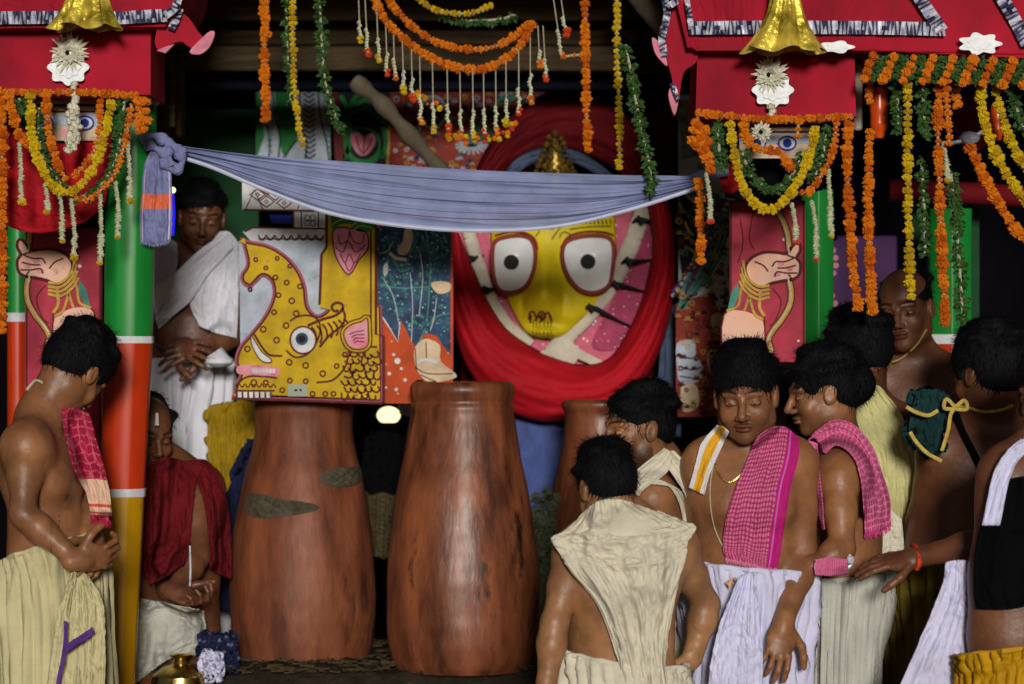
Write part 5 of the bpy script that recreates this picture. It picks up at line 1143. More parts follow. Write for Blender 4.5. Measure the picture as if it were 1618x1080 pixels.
# crown
mb = MB(); r_ = random.Random(3)
for j in range(8):
    y = 272-j*9; w = 30-j*3.4
    for i in range(max(1, int(w/4))): mb.ball(P(877-w+i*2*w/max(1, int(w/4)-1) if w > 8 else 877, y+r_.uniform(-2, 2), BD-.06-r_.uniform(0, .03)), r_.uniform(.008, .014), 8)
mb.tube([P(877, 300, BD-.05), P(877, 262, BD-.06), P(876, 222, BD-.05), P(876, 205, BD-.05)], [.045, .035, .014, .004], 12); mb.build('crown', mat('tarnished_gold', (.38, .26, .06), .35, .5, 40, .5, 60, metal=.8), t)
# lower wrap of the idol and blue-grey drape
net(t, 'blue_wrap', M['bluebody'], [[(800, 560), (870, 560), (960, 560), (1010, 560)], [(815, 680), (868, 680), (920, 680), (980, 670)], [(815, 800), (865, 800), (915, 800), (980, 800)], [(815, 1000), (865, 1000), (915, 1000), (980, 1000)]], BD, nf=7, amp=.03, seed=8, nu=50, nv=60)
net(t, 'side_drape', M['greywrap'], [[(1034, 300), (1046, 300), (1058, 300)], [(1044, 400), (1056, 400), (1068, 400)], [(1046, 500), (1058, 500), (1072, 500)], [(1040, 600), (1056, 600), (1076, 600)], [(1030, 680), (1050, 690), (1076, 690)]], BD-.02, nf=4, amp=.03, seed=9, nu=30, nv=70)
mb = MB(); mb.lathe(P(880, 1000, BD+.22), [(.30, -.1), (.33, .2), (.31, .6), (.34, .9), (.33, 1.3), (.25, 1.55), (0, 1.62)], 32, sy=.5); mb.build('trunk', M['reddark'], t)

# ------------------------------------------------------------------ clay jars
def even_z(q, st):
    Q = np.array(q); L = np.concatenate([[0], np.cumsum(np.linalg.norm(np.diff(Q, axis=0), axis=1))]); return [tuple(np.interp(t_, L, Q[:, k]) for k in (0, 1)) for t_ in np.linspace(0, L[-1], int(L[-1]/st))]
def jar(label, x, d, m, prof, smears=(), seed=1):
    zb = DECK+.105; zt = None; sc = px(d); base = Vector(((x-CX)*sc, d, zb)); t = thing('clay_jar', label, 'jar', base)
    pts = [(w*sc, CZ-(y-CY)*sc-zb) for y, w in prof]; q = cr(pts, 6); th = .012
    inner = [(max(r-th, .01), z) for r, z in q[::-1] if z > .1]+[(.02, .1)]
    jr = lambda a, i, z: 1+.010*math.sin(3*a+2*z*4+seed)+.004*math.sin(11*a+9*z)+.004*math.sin(29*z+seed)+.0011*math.sin(95*z+.8*math.sin(a+seed))
    q = even_z(q, .006); mb = MB(); mb.lathe(base, [(.01, max(0, q[0][1]))]+q+[(q[-1][0]-th*.5, q[-1][1]+.004)]+inner, 72, jit=jr); mb.build('jar_body', m, t)
    for pts_, hh in smears:
        mb = MB(); px_ = [p[0] for p in pts_]; rr = random.Random(seed); nn = 34; vs = []; fs = []; o_ = cr(pts_, 8, True); cxs = sum(a[0] for a in o_)/len(o_); cys = sum(a[1] for a in o_)/len(o_)
        K = 7
        for k in range(K):
            f_ = 1-k/(K-1)
            for xx, yy in o_:
                X0, Y0 = cxs+(xx-cxs)*f_, cys+(yy-cys)*f_; z = CZ-(Y0-CY)*sc-zb; rad = float(np.interp(z, [p_[1] for p_ in q], [p_[0] for p_ in q])); dx = (X0-x)*sc; dx = max(-rad*.995, min(rad*.995, dx))
                dy = math.sqrt(max(rad*rad-dx*dx, 0)); tt = .004+hh*(1-f_**3)*(.6+.4*math.sin(X0*.5)*math.cos(Y0*.7)); k_ = (rad+tt)/rad
                vs.append((base.x+dx*k_, base.y-dy*k_, zb+z))
        n = len(o_)
        for k in range(K-1):
            for i_ in range(n): fs.append((k*n+i_, (k+1)*n+i_, (k+1)*n+(i_+1) % n, k*n+(i_+1) % n))
        mb.add(vs, fs); mb.build('mud_smear', M['mud'], t)
    return t
jar('tall terracotta jar with two grey mud smears below the sea-monster board', 479, 9.5, M['clay2'], [(1046, 98), (1030, 106), (990, 113), (940, 115), (880, 113), (820, 106), (760, 95), (720, 84), (690, 78), (665, 77), (645, 79), (632, 77), (620, 72), (612, 75), (606, 76)],
    smears=(([(392, 790), (400, 776), (430, 778), (445, 782), (480, 786), (506, 792), (508, 800), (480, 806), (440, 812), (410, 812), (396, 804)], .012), ([(510, 750), (520, 740), (545, 735), (570, 738), (573, 752), (560, 764), (530, 764), (512, 758)], .012)), seed=2)
jar('tall glossy brown clay jar with a wide rim in front of the idol', 731, 9.2, M['clay'], [(1056, 104), (1040, 112), (1000, 119), (950, 121), (890, 119), (830, 112), (770, 103), (720, 93), (680, 86), (655, 82), (642, 82), (634, 79), (628, 81), (616, 84), (608, 82), (605, 80)], seed=5)
jar('dark clay jar half hidden behind the bearded man', 948, 9.6, M['clay'], [(1040, 90), (1000, 100), (940, 100), (860, 92), (780, 76), (720, 64), (680, 58), (655, 56), (645, 60), (638, 62), (634, 60)], seed=9)
# ------------------------------------------------------------------ garlands
def flowermesh(name, m, seed):
    r = random.Random(seed); n = 9; rows = [(.28, -.5), (.9, -.34), (1.04, 0), (.88, .32), (.3, .5)]; vs = []; fs = []
    for j, (q, z) in enumerate(rows):
        for k in range(n*2 if 0 < j < 4 else n*2):
            a = 2*math.pi*k/(n*2); w = q*(1 if k % 2 == j % 2 else .72)*r.uniform(.80, 1.16); vs.append((w*math.cos(a), w*math.sin(a), z+r.uniform(-.16, .16)))
    c = n*2
    for j in range(4):
        for k in range(c): fs.append((j*c+k, j*c+(k+1) % c, (j+1)*c+(k+1) % c, (j+1)*c+k))
    fs.append(tuple(range(c))[::-1]); fs.append(tuple(4*c+k for k in range(c)))
    me = bpy.data.meshes.new(name); me.from_pydata(vs, [], fs); me.materials.append(m); return me
FM = {c: [flowermesh('marigold', M[c+'2' if c+'2' in M and i > 5 else c], i*7+len(c)) for i in range(9)] for c in ('orange', 'yellow', 'redflower')}
RG = random.Random(11)
def flowers(t, q, d, color, size, squash=.62, depth=0, jit=1.2):
    sc = px(d)
    for i, p in enumerate(q):
        a = q[max(i-1, 0)]; b = q[min(i+1, len(q)-1)]; dd = p[2] if len(p) > 2 else d
        s = size*1.14/2*sc*(RG.uniform(.78, 1.2) if RG.random() > .08 else RG.uniform(.55, .75)); o = bpy.data.objects.new('marigold', RG.choice(FM[color])); COL.objects.link(o); o.parent = t
        o.location = P(p[0]+RG.uniform(-jit, jit), p[1], dd-depth)-ORG[t.name]
        tv = Vector((b[0]-a[0], 0, -(b[1]-a[1]))); tv = tv.normalized() if tv.length else Vector((0, 0, 1)); tv = (tv+Vector([RG.uniform(-.22, .22) for _ in range(3)])).normalized()
        o.rotation_euler = (tv.to_track_quat('Z', 'Y').to_matrix() @ Matrix.Rotation(RG.uniform(0, 6), 3, 'Z')).to_euler(); o.scale = (s, s, s*squash*1.9)
def garland(label, pts, d, color, size, step=None, group='marigold garlands', name='marigold_garland'):
    t = thing(name, label, 'garland', P(pts[0][0], pts[0][1], d), group); q = even([(*p[:2], p[2] if len(p) > 2 else d) for p in pts], 1.0)
    q = even_fast(q, (step or size*.62)*1.02); flowers(t, q, d, color, size)
    mb = MB(); mb.tube([P(a[0], a[1], a[2]) for a in q], .0035, 5); mb.build('thread', M['thread'], t); return t
def even_fast(q, step):
    Q = np.array(q); L = np.concatenate([[0], np.cumsum(np.linalg.norm(np.diff(Q[:, :2], axis=0), axis=1))]); n = max(2, int(L[-1]/step)+1)
    return [tuple(np.interp(t, L, Q[:, k]) for k in range(Q.shape[1])) for t in np.linspace(0, L[-1], n)]
def leafline(mb, pts, d, w, dens=1.0, L=(7, 15)):
    q = even([p[:2] for p in pts], 2.2/dens); sc = px(d)
    for x, y in q:
        for k in range(3):
            a = RG.uniform(0, 6.283); l = RG.uniform(*L)*sc; wd = l*.30; c = P(x+RG.uniform(-w, w)*.45, y+RG.uniform(-3, 3), d-RG.uniform(-.012, .014))
            dv = Vector((math.cos(a)*w/10, RG.uniform(-.8, .3), math.sin(a)*.6-.5)).normalized(); sd_ = dv.cross(Vector((RG.uniform(-.4, .4), -1, RG.uniform(-.4, .4)))).normalized(); n_ = dv.cross(sd_)
            p0 = c; p1 = c+dv*l*.5+sd_*wd; p2 = c+dv*l; p3 = c+dv*l*.5-sd_*wd; m_ = c+dv*l*.5+n_*wd*.35
            mb.add([p0, p1, p2, p3, m_], [(0, 1, 4), (1, 2, 4), (2, 3, 4), (3, 0, 4)])
def leafgarland(label, pts, d, w=9, dens=1.0, group='leafy garlands'):
    t = thing('leaf_garland', label, 'garland', P(pts[0][0], pts[0][1], d), group)
    mb = MB(); leafline(mb, pts, d, w, dens); o = mb.build('leaves', M['leaf'], t, smooth=False); o['kind'] = 'stuff'
    mb = MB(); mb.tube([P(a, b, d) for a, b in even([p[:2] for p in pts], 8)], .004, 5); mb.build('thread', M['thread'], t); return t
G = garland
# centre
G('orange marigold strand hanging at the left of the ceiling, beside the green wall', [(418, -30), (418, 60), (419, 130), (420, 188)], 9.0, 'orange', 15, 8)
G('slim yellow marigold strand slanting down, second from the left under the ceiling', [(462, -30), (463, 80), (466, 150), (471, 190), (478, 228)], 9.0, 'yellow', 11, 8)
leafgarland('dark leafy strand third from the left under the ceiling', [(505, -10), (508, 60), (514, 130), (524, 165), (538, 205)], 9.05, 8, .7)
leafgarland('thin sparse leafy strand touching the yellow strand', [(452, -20), (454, 80), (460, 160)], 9.1, 5, .5)
G('long orange swag, outer one of the two over the idol', [(585, -20), (605, 25), (640, 62), (680, 90), (720, 106), (762, 109), (800, 92), (825, 66), (839, 38)], 9.05, 'orange', 14, 8)
G('shorter orange swag, inner one of the two over the idol', [(604, -20), (625, 15), (660, 48), (700, 70), (745, 78), (785, 72), (815, 55), (834, 38)], 9.1, 'orange', 12, 7.5)
G('faint yellow swag at the top edge above the orange swags', [(655, -8), (680, 12), (710, 20), (745, 20), (775, 8)], 9.3, 'yellow', 9, 7)
leafgarland('faint leafy swag at the top edge above the orange swags', [(700, 24), (740, 32), (790, 30), (815, 22)], 9.35, 6, .6)
G('orange marigold strand hanging in front of the dark red hood, right of the swags', [(924, -30), (925, 60), (926, 120), (927, 180), (929, 236)], 9.0, 'orange', 14, 8.5)
G('yellow marigold strand hanging right of the orange one before the hood', [(974, -30), (975, 80), (978, 170), (979, 264)], 9.0, 'yellow', 11, 9)
leafgarland('leafy strand drooping onto the right end of the blue cloth', [(988, 70), (1000, 130), (1012, 200), (1026, 260), (1028, 302)], 8.62, 10, .9)
# flower strings below the swag
def string(label, x0, y0, x1, y1, d, flower='orange', fs=9, group='hanging flower strings', buds=.4):
    t = thing('flower_string', label, 'garland', P(x0, y0, d), group)
    mb = MB(); mb.tube([P(x0, y0, d), P((x0+x1)/2, (y0+y1)/2, d), P(x1, y1, d)], .0018, 4); mb.build('thread', M['thread'], t)
    mb = MB(); L = y1-y0; y = y0+L*(1-buds)
    while y < y1-6:
        f = (y-y0)/L; mb.tube([P(x0+(x1-x0)*f+RG.uniform(-1.5, 1.5), y, d), P(x0+(x1-x0)*f+RG.uniform(-2.5, 2.5), y+4, d-.003), P(x0+(x1-x0)*f, y+7, d)], [.003, .0065, .002], 5); y += 5
    mb.build('buds', M['jasmine'], t); flowers(t, [(x1, y1-fs*.7), (x1+1, y1)], d, flower, fs, .7)
def swy(x): return float(np.interp(x, [585, 605, 640, 680, 720, 762, 800, 825, 839], [-20, 25, 62, 90, 106, 109, 92, 66, 38]))
ends = [(598, 96), (612, 118), (624, 124), (638, 146), (652, 158), (665, 194), (685, 208), (708, 206), (728, 216), (748, 216), (765, 212), (784, 210), (800, 197), (820, 180), (838, 162)]
pos = ['leftmost', 'second', 'third', 'fourth', 'fifth', 'sixth', 'seventh', 'middle (eighth)', 'ninth', 'tenth', 'eleventh', 'twelfth', 'thirteenth', 'fourteenth', 'rightmost (fifteenth)']
for i, (x, y) in enumerate(ends): string(f'{pos[i]} of the bud strings fringing the outer orange swag, tipped with a small flower', x-3+i*.2, swy(x-3) if x < 839 else 40, x, y, 9.04+.01*(i % 3), 'redflower' if i % 3 == 1 else ('orange' if i % 3 else 'yellow'), 10)
string('bud string near the top beam, far left of the fringe', 566, -20, 569, 66, 9.1, 'yellow', 10)
string('bud string with a red tip beside the far left one', 576, -20, 581, 86, 9.1, 'redflower', 10)
string('bud string with an orange tip just right of the swag end', 850, 40, 853, 104, 9.05, 'orange', 10)
string('bud string with a red tip, lowest at the right end of the swag', 858, 40, 863, 126, 9.05, 'redflower', 9)
string('bud string left of the orange strand before the hood', 872, -20, 888, 90, 9.0, 'orange', 9)
string('short bud string with a red tip beside the orange strand', 884, -20, 895, 55, 9.0, 'redflower', 11)
G('tiny orange chain linking the bud string to the orange strand', [(888, 90), (905, 87), (922, 86)], 9.0, 'orange', 6, 6)
for k, q in enumerate(([(640, 140), (655, 148), (672, 158), (690, 168)], [(708, 214), (735, 222), (765, 220), (792, 212), (810, 200)])):
    t = thing('flower_band', ['small mixed flower cluster at the left of the fringe', 'small mixed flower band along the bottom of the fringe'][k], 'garland', P(*q[0], 9.06), 'hanging flower strings')
    for c, o in (('orange', 0), ('yellow', 3), ('redflower', 5)): flowers(t, [(x+RG.uniform(-5, 5), y+RG.uniform(-7, 7)) for x, y in even(q, 15)], 9.06, c, 8, .8)
# left side
t = G('orange marigold trim along the bottom of the left valance', [(0, 144), (60, 146), (120, 145), (215, 151)], 8.38, 'orange', 12, 7)
G('orange strand down the left picture edge', [(4, 150), (3, 250), (4, 380), (4, 522)], 8.4, 'orange', 17, 10)
G('orange outer swag at the far left of the left valance', [(14, 152), (20, 180), (32, 214), (44, 226)], 8.36, 'orange', 15, 8)
G('yellow marigold swag, the fullest under the left valance', [(48, 152), (49, 200), (60, 250), (78, 288), (103, 304), (128, 292), (148, 262), (164, 220), (176, 162)], 8.34, 'yellow', 15, 8)
G('orange inner swag under the left valance', [(73, 150), (76, 200), (88, 250), (104, 282)], 8.36, 'orange', 14, 8)
G('thin orange line down the right side of the left swags', [(158, 160), (158, 200), (150, 235), (132, 262), (116, 278)], 8.37, 'orange', 11, 8)
leafgarland('leafy swag inside the yellow swag at the left', [(62, 170), (62, 215), (72, 255), (96, 290)], 8.37, 9)
leafgarland('leafy swag rising to the right of the yellow swag at the left', [(112, 313), (150, 302), (178, 262), (192, 210), (196, 160)], 8.37, 14, 1.2)
leafgarland('clump of leaves at the left end of the left valance', [(30, 155), (36, 175), (40, 160)], 8.39, 9)
G('orange outermost swag beside the green post section', [(208, 165), (202, 200), (193, 240), (178, 280), (140, 314), (120, 312)], 8.35, 'orange', 10, 8)
t = G('short thick orange marigold tassel at the left valance corner', [(220, 160), (222, 205)], 8.37, 'orange', 18, 9); flowers(t, [(229, 160), (230, 175), (230, 190), (228, 203)], 8.37, 'orange', 16)
def jas(label, pts, d, flower='yellow', fs=11):
    t = thing('jasmine_string', label, 'garland', P(*pts[0], d), 'white jasmine strings'); mb = MB(); q = even(pts, 4); n = len(q)
    mb.tube([P(a, b, d) for a, b in q], .003, 5)
    for i, (x, y) in enumerate(q):
        w = 2.2 if i < n*.55 else 4.5
        for k in range(3): mb.tube([P(x+RG.uniform(-1, 1), y-2, d), P(x+RG.uniform(-w, w), y+1, d-.006), P(x+RG.uniform(-w, w), y+3, d-.002)], [.002, .0058, .002], 5)
    mb.build('buds', M['jasmine'], t); flowers(t, [(pts[-1][0], pts[-1][1]+4)], d, flower, fs, .8)
J = [('farthest left white jasmine string, under the left orange swag', [(31, 226), (33, 270), (34, 314)]), ('short white jasmine string second from the left edge', [(71, 290), (74, 310), (75, 330)]),
     ('white jasmine string hanging before the painted fist', [(95, 308), (98, 340), (98, 376)]), ('white jasmine string just right of the one before the painted fist', [(113, 315), (117, 360), (118, 402)]),
     ('white jasmine string beside the green post edge', [(159, 308), (160, 360), (159, 410)]), ('white jasmine string on the green post, lower one', [(183, 288), (187, 330), (186, 370)]), ('white jasmine string on the green post, upper one', [(202, 226), (205, 270), (205, 312)])]
for l, p in J: jas(l, p, 8.36)
# right valance
G('orange marigold trim along the bottom of the right valance', [(1104, 178), (1140, 182), (1220, 188), (1344, 184)], 8.37, 'orange', 12, 7)
t = G('thick orange marigold bunch at the left corner of the right valance', [(1104, 198), (1108, 225), (1118, 250), (1122, 268)], 8.36, 'orange', 18, 9); flowers(t, [(1096, 205), (1094, 222), (1100, 228), (1116, 205), (1118, 225), (1098, 192)], 8.36, 'orange', 17)
G('orange strand hanging below the corner bunch beside the blue cloth end', [(1104, 286), (1106, 330), (1108, 412)], 8.5, 'orange', 15, 9)
leafgarland('clump of leaves beside the corner bunch on the right valance', [(1134, 195), (1136, 230), (1140, 262)], 8.38, 11, 1.3)
G('yellow marigold swag, the fullest under the right valance', [(1154, 196), (1160, 240), (1170, 285), (1190, 318), (1213, 332), (1238, 318), (1262, 285), (1280, 240), (1288, 204)], 8.33, 'yellow', 16, 8.5)
G('angular orange swag crossing under the right pith disc', [(1175, 188), (1178, 215), (1195, 234), (1230, 240), (1248, 265)], 8.35, 'orange', 15, 8)
G('short orange strand right of the pith disc', [(1262, 192), (1260, 215)], 8.36, 'orange', 12, 8)
leafgarland('leafy swag inside the yellow swag at the right', [(1172, 240), (1190, 280), (1225, 298), (1252, 275), (1270, 240)], 8.37, 12, 1.1)
leafgarland('leafy swag outside the yellow swag at the right', [(1306, 198), (1300, 245), (1285, 285)], 8.37, 13, 1.3)
G('orange outer swag at the right end of the right valance', [(1322, 196), (1315, 240), (1298, 275), (1280, 302), (1268, 304)], 8.34, 'orange', 12, 8)
J = [('white jasmine string beside the orange strand near the cloth end', [(1116, 274), (1121, 310), (1122, 344)], 'redflower'), ('white jasmine string before the painted gold bow', [(1252, 322), (1256, 350), (1258, 378)], 'redflower'),
     ('white jasmine string before the right green post, lower one', [(1283, 318), (1289, 360), (1290, 405)], 'redflower'), ('white jasmine string before the right green post, higher one', [(1309, 268), (1312, 320), (1313, 368)], 'yellow'), ('short white jasmine string beside the double orange strand', [(1491, 225), (1496, 255), (1498, 280)], 'yellow')]
for l, p, f in J: jas(l, p, 8.36, f)
# twisted garland along the right canopy edge
t = thing('twisted_garland', 'thick twisted garland of orange marigolds and leaves along the right canopy edge', 'garland', P(1370, 100, 8.3)); mb = MB()
for i in range(9):
    x = 1372+i*31.5; yb = 2+i*1.2
    flowers(t, [(x-8, 122+yb), (x-3, 110+yb), (x+2, 98+yb), (x+8, 86+yb)], 8.28, 'orange', 15, .8); flowers(t, [(x-1, 118+yb), (x+6, 104+yb), (x+11, 92+yb)], 8.30, 'orange', 14, .8)
    leafline(mb, [(x+12, 118+yb), (x+17, 102+yb), (x+24, 84+yb)], 8.29, 13, 1.6, (7, 13))
o = mb.build('leaves', M['leaf'], t, smooth=False); o['kind'] = 'stuff'
G('orange strand just right of the right valance, left one of a close pair', [(1342, 196), (1338, 250), (1342, 330), (1348, 420), (1356, 486)], 8.34, 'orange', 16, 9.5)
G('orange strand just right of the right valance, right one of a close pair', [(1374, 208), (1372, 270), (1372, 350), (1376, 430), (1378, 492)], 8.36, 'orange', 16, 9.5)
G('short orange stub beside the red glazed lantern', [(1372, 112), (1374, 160)], 8.4, 'orange', 12, 8)
G('long straight yellow strand hanging above the bald man', [(1434, 134), (1434, 220), (1435, 320), (1437, 400), (1440, 468)], 8.34, 'yellow', 15, 10)
t = G('thick orange strand hanging before the green post at the right', [(1484, 130), (1482, 210), (1484, 280), (1486, 350), (1490, 420), (1493, 510)], 8.34, 'orange', 16, 10)
G('shorter orange strand doubling the thick one at the right', [(1494, 130), (1497, 180), (1500, 226)], 8.33, 'orange', 14, 9)
G('short orange stub next to the doubled orange strands', [(1508, 130), (1514, 165)], 8.38, 'orange', 14, 9)
leafgarland('leafy strand left of the long straight yellow strand', [(1417, 112), (1418, 160), (1420, 205)], 8.37, 11, 1.1)
leafgarland('leafy strand right of the long straight yellow strand', [(1458, 130), (1460, 180), (1466, 215)], 8.37, 12, 1.1)
leafgarland('thin dark leafy strand between the yellow and thick orange strands', [(1456, 250), (1460, 320), (1462, 400)], 8.42, 8, .6)
leafgarland('dark leafy strand right of the thick orange strand', [(1502, 270), (1510, 340), (1516, 420), (1522, 505)], 8.4, 11, .8)
G('inner yellow strand slanting down at the far right', [(1549, 134), (1551, 165), (1558, 200), (1570, 235), (1590, 275), (1625, 322)], 8.33, 'yellow', 17, 9)
G('outer yellow strand slanting down at the far right edge', [(1572, 128), (1580, 170), (1592, 210), (1608, 245), (1630, 275)], 8.35, 'yellow', 16, 9)
G('long orange strand slanting across the far right corner', [(1534, 234), (1550, 270), (1572, 310), (1600, 355), (1632, 390)], 8.3, 'orange', 17, 8)
leafgarland('leafy strand at the right picture edge', [(1600, 122), (1604, 160), (1618, 205)], 8.37, 12, 1.2)
def lantern(label, x, y0, y1, w, d):
    s = px(d); t = thing('lantern', label, 'lantern', P(x, y1, d)); H = (y1-y0)*s
    mb = MB(); mb.lathe(P(x, y1, d), [(0, 0)]+[(w/2*s*r, z*H) for r, z in [(.45, 0), (.62, .06), (.66, .12), (.9, .18), (.96, .3), (.9, .42), (1.0, .5), (1.02, .62), (.94, .72), (.98, .8), (.9, .9), (.6, .97), (.3, 1)]]+[(0, H)], 20); mb.build('glazed_body', M['lantern'], t)
    mb = MB(); mb.tube([P(x, y0, d), P(x, y0-40, d)], .003, 5); mb.build('hanging_wire', M['p_black'], t)
lantern('orange-red glazed hanging lantern below the twisted garland start', 1389, 136, 218, 30, 8.5)
lantern('orange-red glazed hanging lantern between the two slanting yellow strands', 1576, 160, 222, 24, 8.5)
# glowing lamp between the jars
t = thing('lamp', 'small glowing oval lamp seen between the two clay jars', 'lamp', P(614, 672, 10.3))
mb = MB(); mb.lathe(P(614, 670, 10.3), [(0, 0)]+[(.041*math.sin(a), .031*(1-math.cos(a))) for a in np.linspace(.2, 2.9, 10)]+[(0, .062)], 20); mb.build('bulb', M['lamp'], t)
mb = MB(); mb.lathe(P(614, 690, 10.3), [(0, -.02), (.05, -.015), (.055, .0), (.03, .04), (.028, .05)], 16); mb.tube([P(614, 694, 10.3), P(614, 760, 10.3), P(614, 900, 10.3), P(614, 1078, 10.3)], .012, 8); mb.build('stand', M['black'], t)
# ------------------------------------------------------------------ people
def PP(x, y, d): return np.array(P(x, y, d))
def base(x, d, z=0): p = P(x, 540, d); return (p.x, d, z)
# 1. stooping man at the left, looking down, hands clasped
p = Person('bare-chested man in cream dhoti, stooping with hands clasped beside the banded post', base(70, 8.1), 'brown_skin')
p.torso(PP(62, 664, 8.17), PP(42, 706, 8.02), PP(84, 706, 8.32), PP(62, 742, 8.17), PP(74, 840, 8.17), PP(70, 930, 8.17), 78, w=(.118, .112, .125), ratio=.80, belly=.04)
p.head(PP(121, 584, 8.22), 146, 46, 10, .98, nose=.98)
p.arm(PP(40, 708, 8.02), PP(36, 812, 7.97), PP(120, 884, 7.95)).hand(PP(122, 886, 7.95), PP(160, 880, 7.98), (-.2, -.9, -.3), curl=38, thumb=-1)
p.arm(PP(96, 706, 8.34), PP(128, 800, 8.30), PP(150, 860, 8.10)).hand(PP(150, 858, 8.08), PP(146, 900, 7.98), (.6, -.7, 0), curl=40, thumb=1)
p.finish().hair(seed=3, vol=1.09, tufts=1200)
skirt(p.root, 'dhoti', M['dh_cream'], [(70, 872, 8.17, 78), (76, 905, 8.17, 86), (84, 960, 8.17, 84), (86, 1080, 8.17, 84), (84, 1300, 8.17, 84), (82, 1480, 8.17, 80)], nf=14, amp=.16, seed=2, slant=1.1, ratio=.8, top=.055, body=p)
net(p.root, 'dhoti_front_pleat', M['dh_cream'], [[(112, 905), (124, 900), (142, 912)], [(94, 960), (125, 965), (164, 955)], [(80, 1040), (125, 1050), (166, 1030)], [(70, 1120), (120, 1130), (164, 1120)]], 7.98, nf=7, amp=.03, seed=6, slant=.3)
pb_ = mat('purple_border_cloth', (.10, .035, .22), .8, .3, 20, .2, 120)
net(p.root, 'purple_border', pb_, [[(101, 980), (106, 982)], [(100, 1012), (105, 1012)], [(96, 1042), (103, 1040)], [(90, 1070), (97, 1068)], [(86, 1100), (93, 1100)]], 7.925, nf=2, amp=.006, seed=61, nu=8, nv=40, sm=0)
net(p.root, 'purple_border', pb_, [[(100, 1022), (104, 1032)], [(116, 1010), (120, 1020)], [(132, 1001), (136, 1011)], [(146, 990), (149, 1000)]], 7.915, nf=2, amp=.006, seed=62, nu=8, nv=30, sm=0)
tw = net(p.root, 'towel', M['sh_maroon'], [[(98, 646), (118, 644), (140, 652)], [(104, 690), (130, 690), (152, 694)], [(118, 740), (144, 740), (166, 742)], [(136, 780), (156, 780), (174, 782)], [(144, 818), (160, 820), (178, 820)]], 8.20, p, off=.008, nf=4, amp=.016, seed=4, nu=36, nv=60, fray=4)
ptube(p.root, 'necklace', mat('pale_bead', (.55, .48, .35), .5, .2, 60, 0), [(42, 616), (50, 606), (58, 600), (66, 604)], .004, p, 8.3)
# 2. standing priest in white behind
p = Person('priest in white shawl standing with folded hands behind the sea-monster board', base(305, 10.0, DECK), 'dark_skin')
p.torso(PP(318, 400, 10.05), PP(262, 420, 10.05), PP(366, 418, 10.05), PP(308, 455, 10.05), PP(292, 540, 10.05), PP(286, 600, 10.05), -6, w=(.135, .125, .14))
p.head(PP(319, 342, 9.98), 8, 16, -4, .96, open=.5)
p.arm(PP(262, 420, 10.0), PP(250, 520, 9.92), PP(282, 552, 9.78)).arm(PP(368, 420, 10.05), PP(366, 532, 9.90), PP(318, 548, 9.80))
p.hand(PP(318, 548, 9.8), PP(280, 556, 9.76), (0, -1, .3), curl=28, thumb=-1).hand(PP(278, 545, 9.8), PP(318, 556, 9.72), (0, -1, .2), curl=26, thumb=1)
p.finish().hair(seed=5, tufts=700, vol=.95)
skirt(p.root, 'dhoti', M['dh_white'], [(284, 574, 10.05, 50), (284, 620, 10.05, 50), (280, 720, 10.05, 46), (276, 900, 10.05, 44), (276, 1060, 10.05, 42)], nf=10, amp=.10, seed=3, slant=.3, body=p)
net(p.root, 'shawl', M['dh_white'], [[(346, 366), (362, 366), (378, 384)], [(322, 400), (352, 400), (380, 415)], [(306, 440), (345, 440), (378, 450)], [(300, 478), (340, 480), (376, 495)], [(314, 515), (340, 525), (374, 534)]], 9.92, p, nf=6, amp=.016, seed=5, slant=.5)
net(p.root, 'shawl_cross_fold', M['dh_white'], [[(356, 368), (366, 374), (368, 392)], [(318, 392), (326, 410), (330, 432)], [(275, 432), (290, 450), (304, 472)], [(246, 452), (262, 486), (272, 500)], [(240, 470), (246, 505), (250, 520)]], 9.90, p, nf=4, amp=.014, seed=6)
net(p.root, 'shoulder_cloth', M['dh_lav'], [[(248, 374), (262, 372), (280, 384)], [(244, 410), (260, 415), (280, 420)], [(243, 460), (252, 470), (262, 470)]], 9.92, p, nf=3, amp=.012, seed=7)
mb = MB(); mb.ball(P(346, 570, 9.75), .05, 10, rz=.022); mb.tube([P(330, 572, 9.75), P(350, 562, 9.73), P(364, 572, 9.74)], [.02, .03, .01], 8)
mb.build('knotted_end', M['dh_white'], p.root)
# 3. seated man in wine-red shawl
p = Person('seated man in wine-red shawl bending to the brass pot behind the banded post', base(270, 9.25, DECK), 'dark_skin')
p.torso(PP(246, 728, 9.3), PP(225, 770, 9.2), PP(318, 770, 9.35), PP(268, 800, 9.3), PP(275, 900, 9.32), PP(272, 1010, 9.35), 25, legs=False, w=(.15, .14, .16))
p.head(PP(234, 684, 9.2), 30, 18, 0, .96)
p.arm(PP(316, 775, 9.30), PP(314, 880, 9.15), PP(270, 935, 9.0)).hand(PP(272, 935, 9.0), PP(306, 950, 8.97), (0, .4, -.9), curl=45, thumb=1)
p.arm(PP(224, 780, 9.12), PP(210, 905, 9.05), PP(250, 965, 9.12)).hand(PP(250, 965, 9.12), PP(266, 1008, 9.12), (-.5, -.6, .5), curl=30, thumb=1)
for q in (-1, 1): 
    kn = PP(240+q*40, 990, 9.12+.06*(q > 0)); p.F.cap(PP(272+q*22, 1050, 9.35), kn, .08, .06, .03); p.F.cap(kn, PP(270+q*30, 1100, 9.2), .058, .04, .02)
p.finish().hair(seed=6, bald=1, tufts=300)
mb = MB(); mb.plate([(246, 652), (250, 652), (251, 672), (245, 672)], 9.085, .002, 0, .002); o = mb.build('forehead_mark', M['white'], p.root)
sh = net(p.root, 'shawl', M['sh_wine'], [[(232, 738), (262, 722), (322, 736)], [(222, 790), (262, 770), (308, 770)], [(222, 850), (260, 850), (300, 852)], [(226, 900), (262, 890), (296, 880)], [(236, 925), (262, 910), (290, 892)]], 9.3, p, off=.016, nf=5, amp=.03, seed=9, slant=.5)
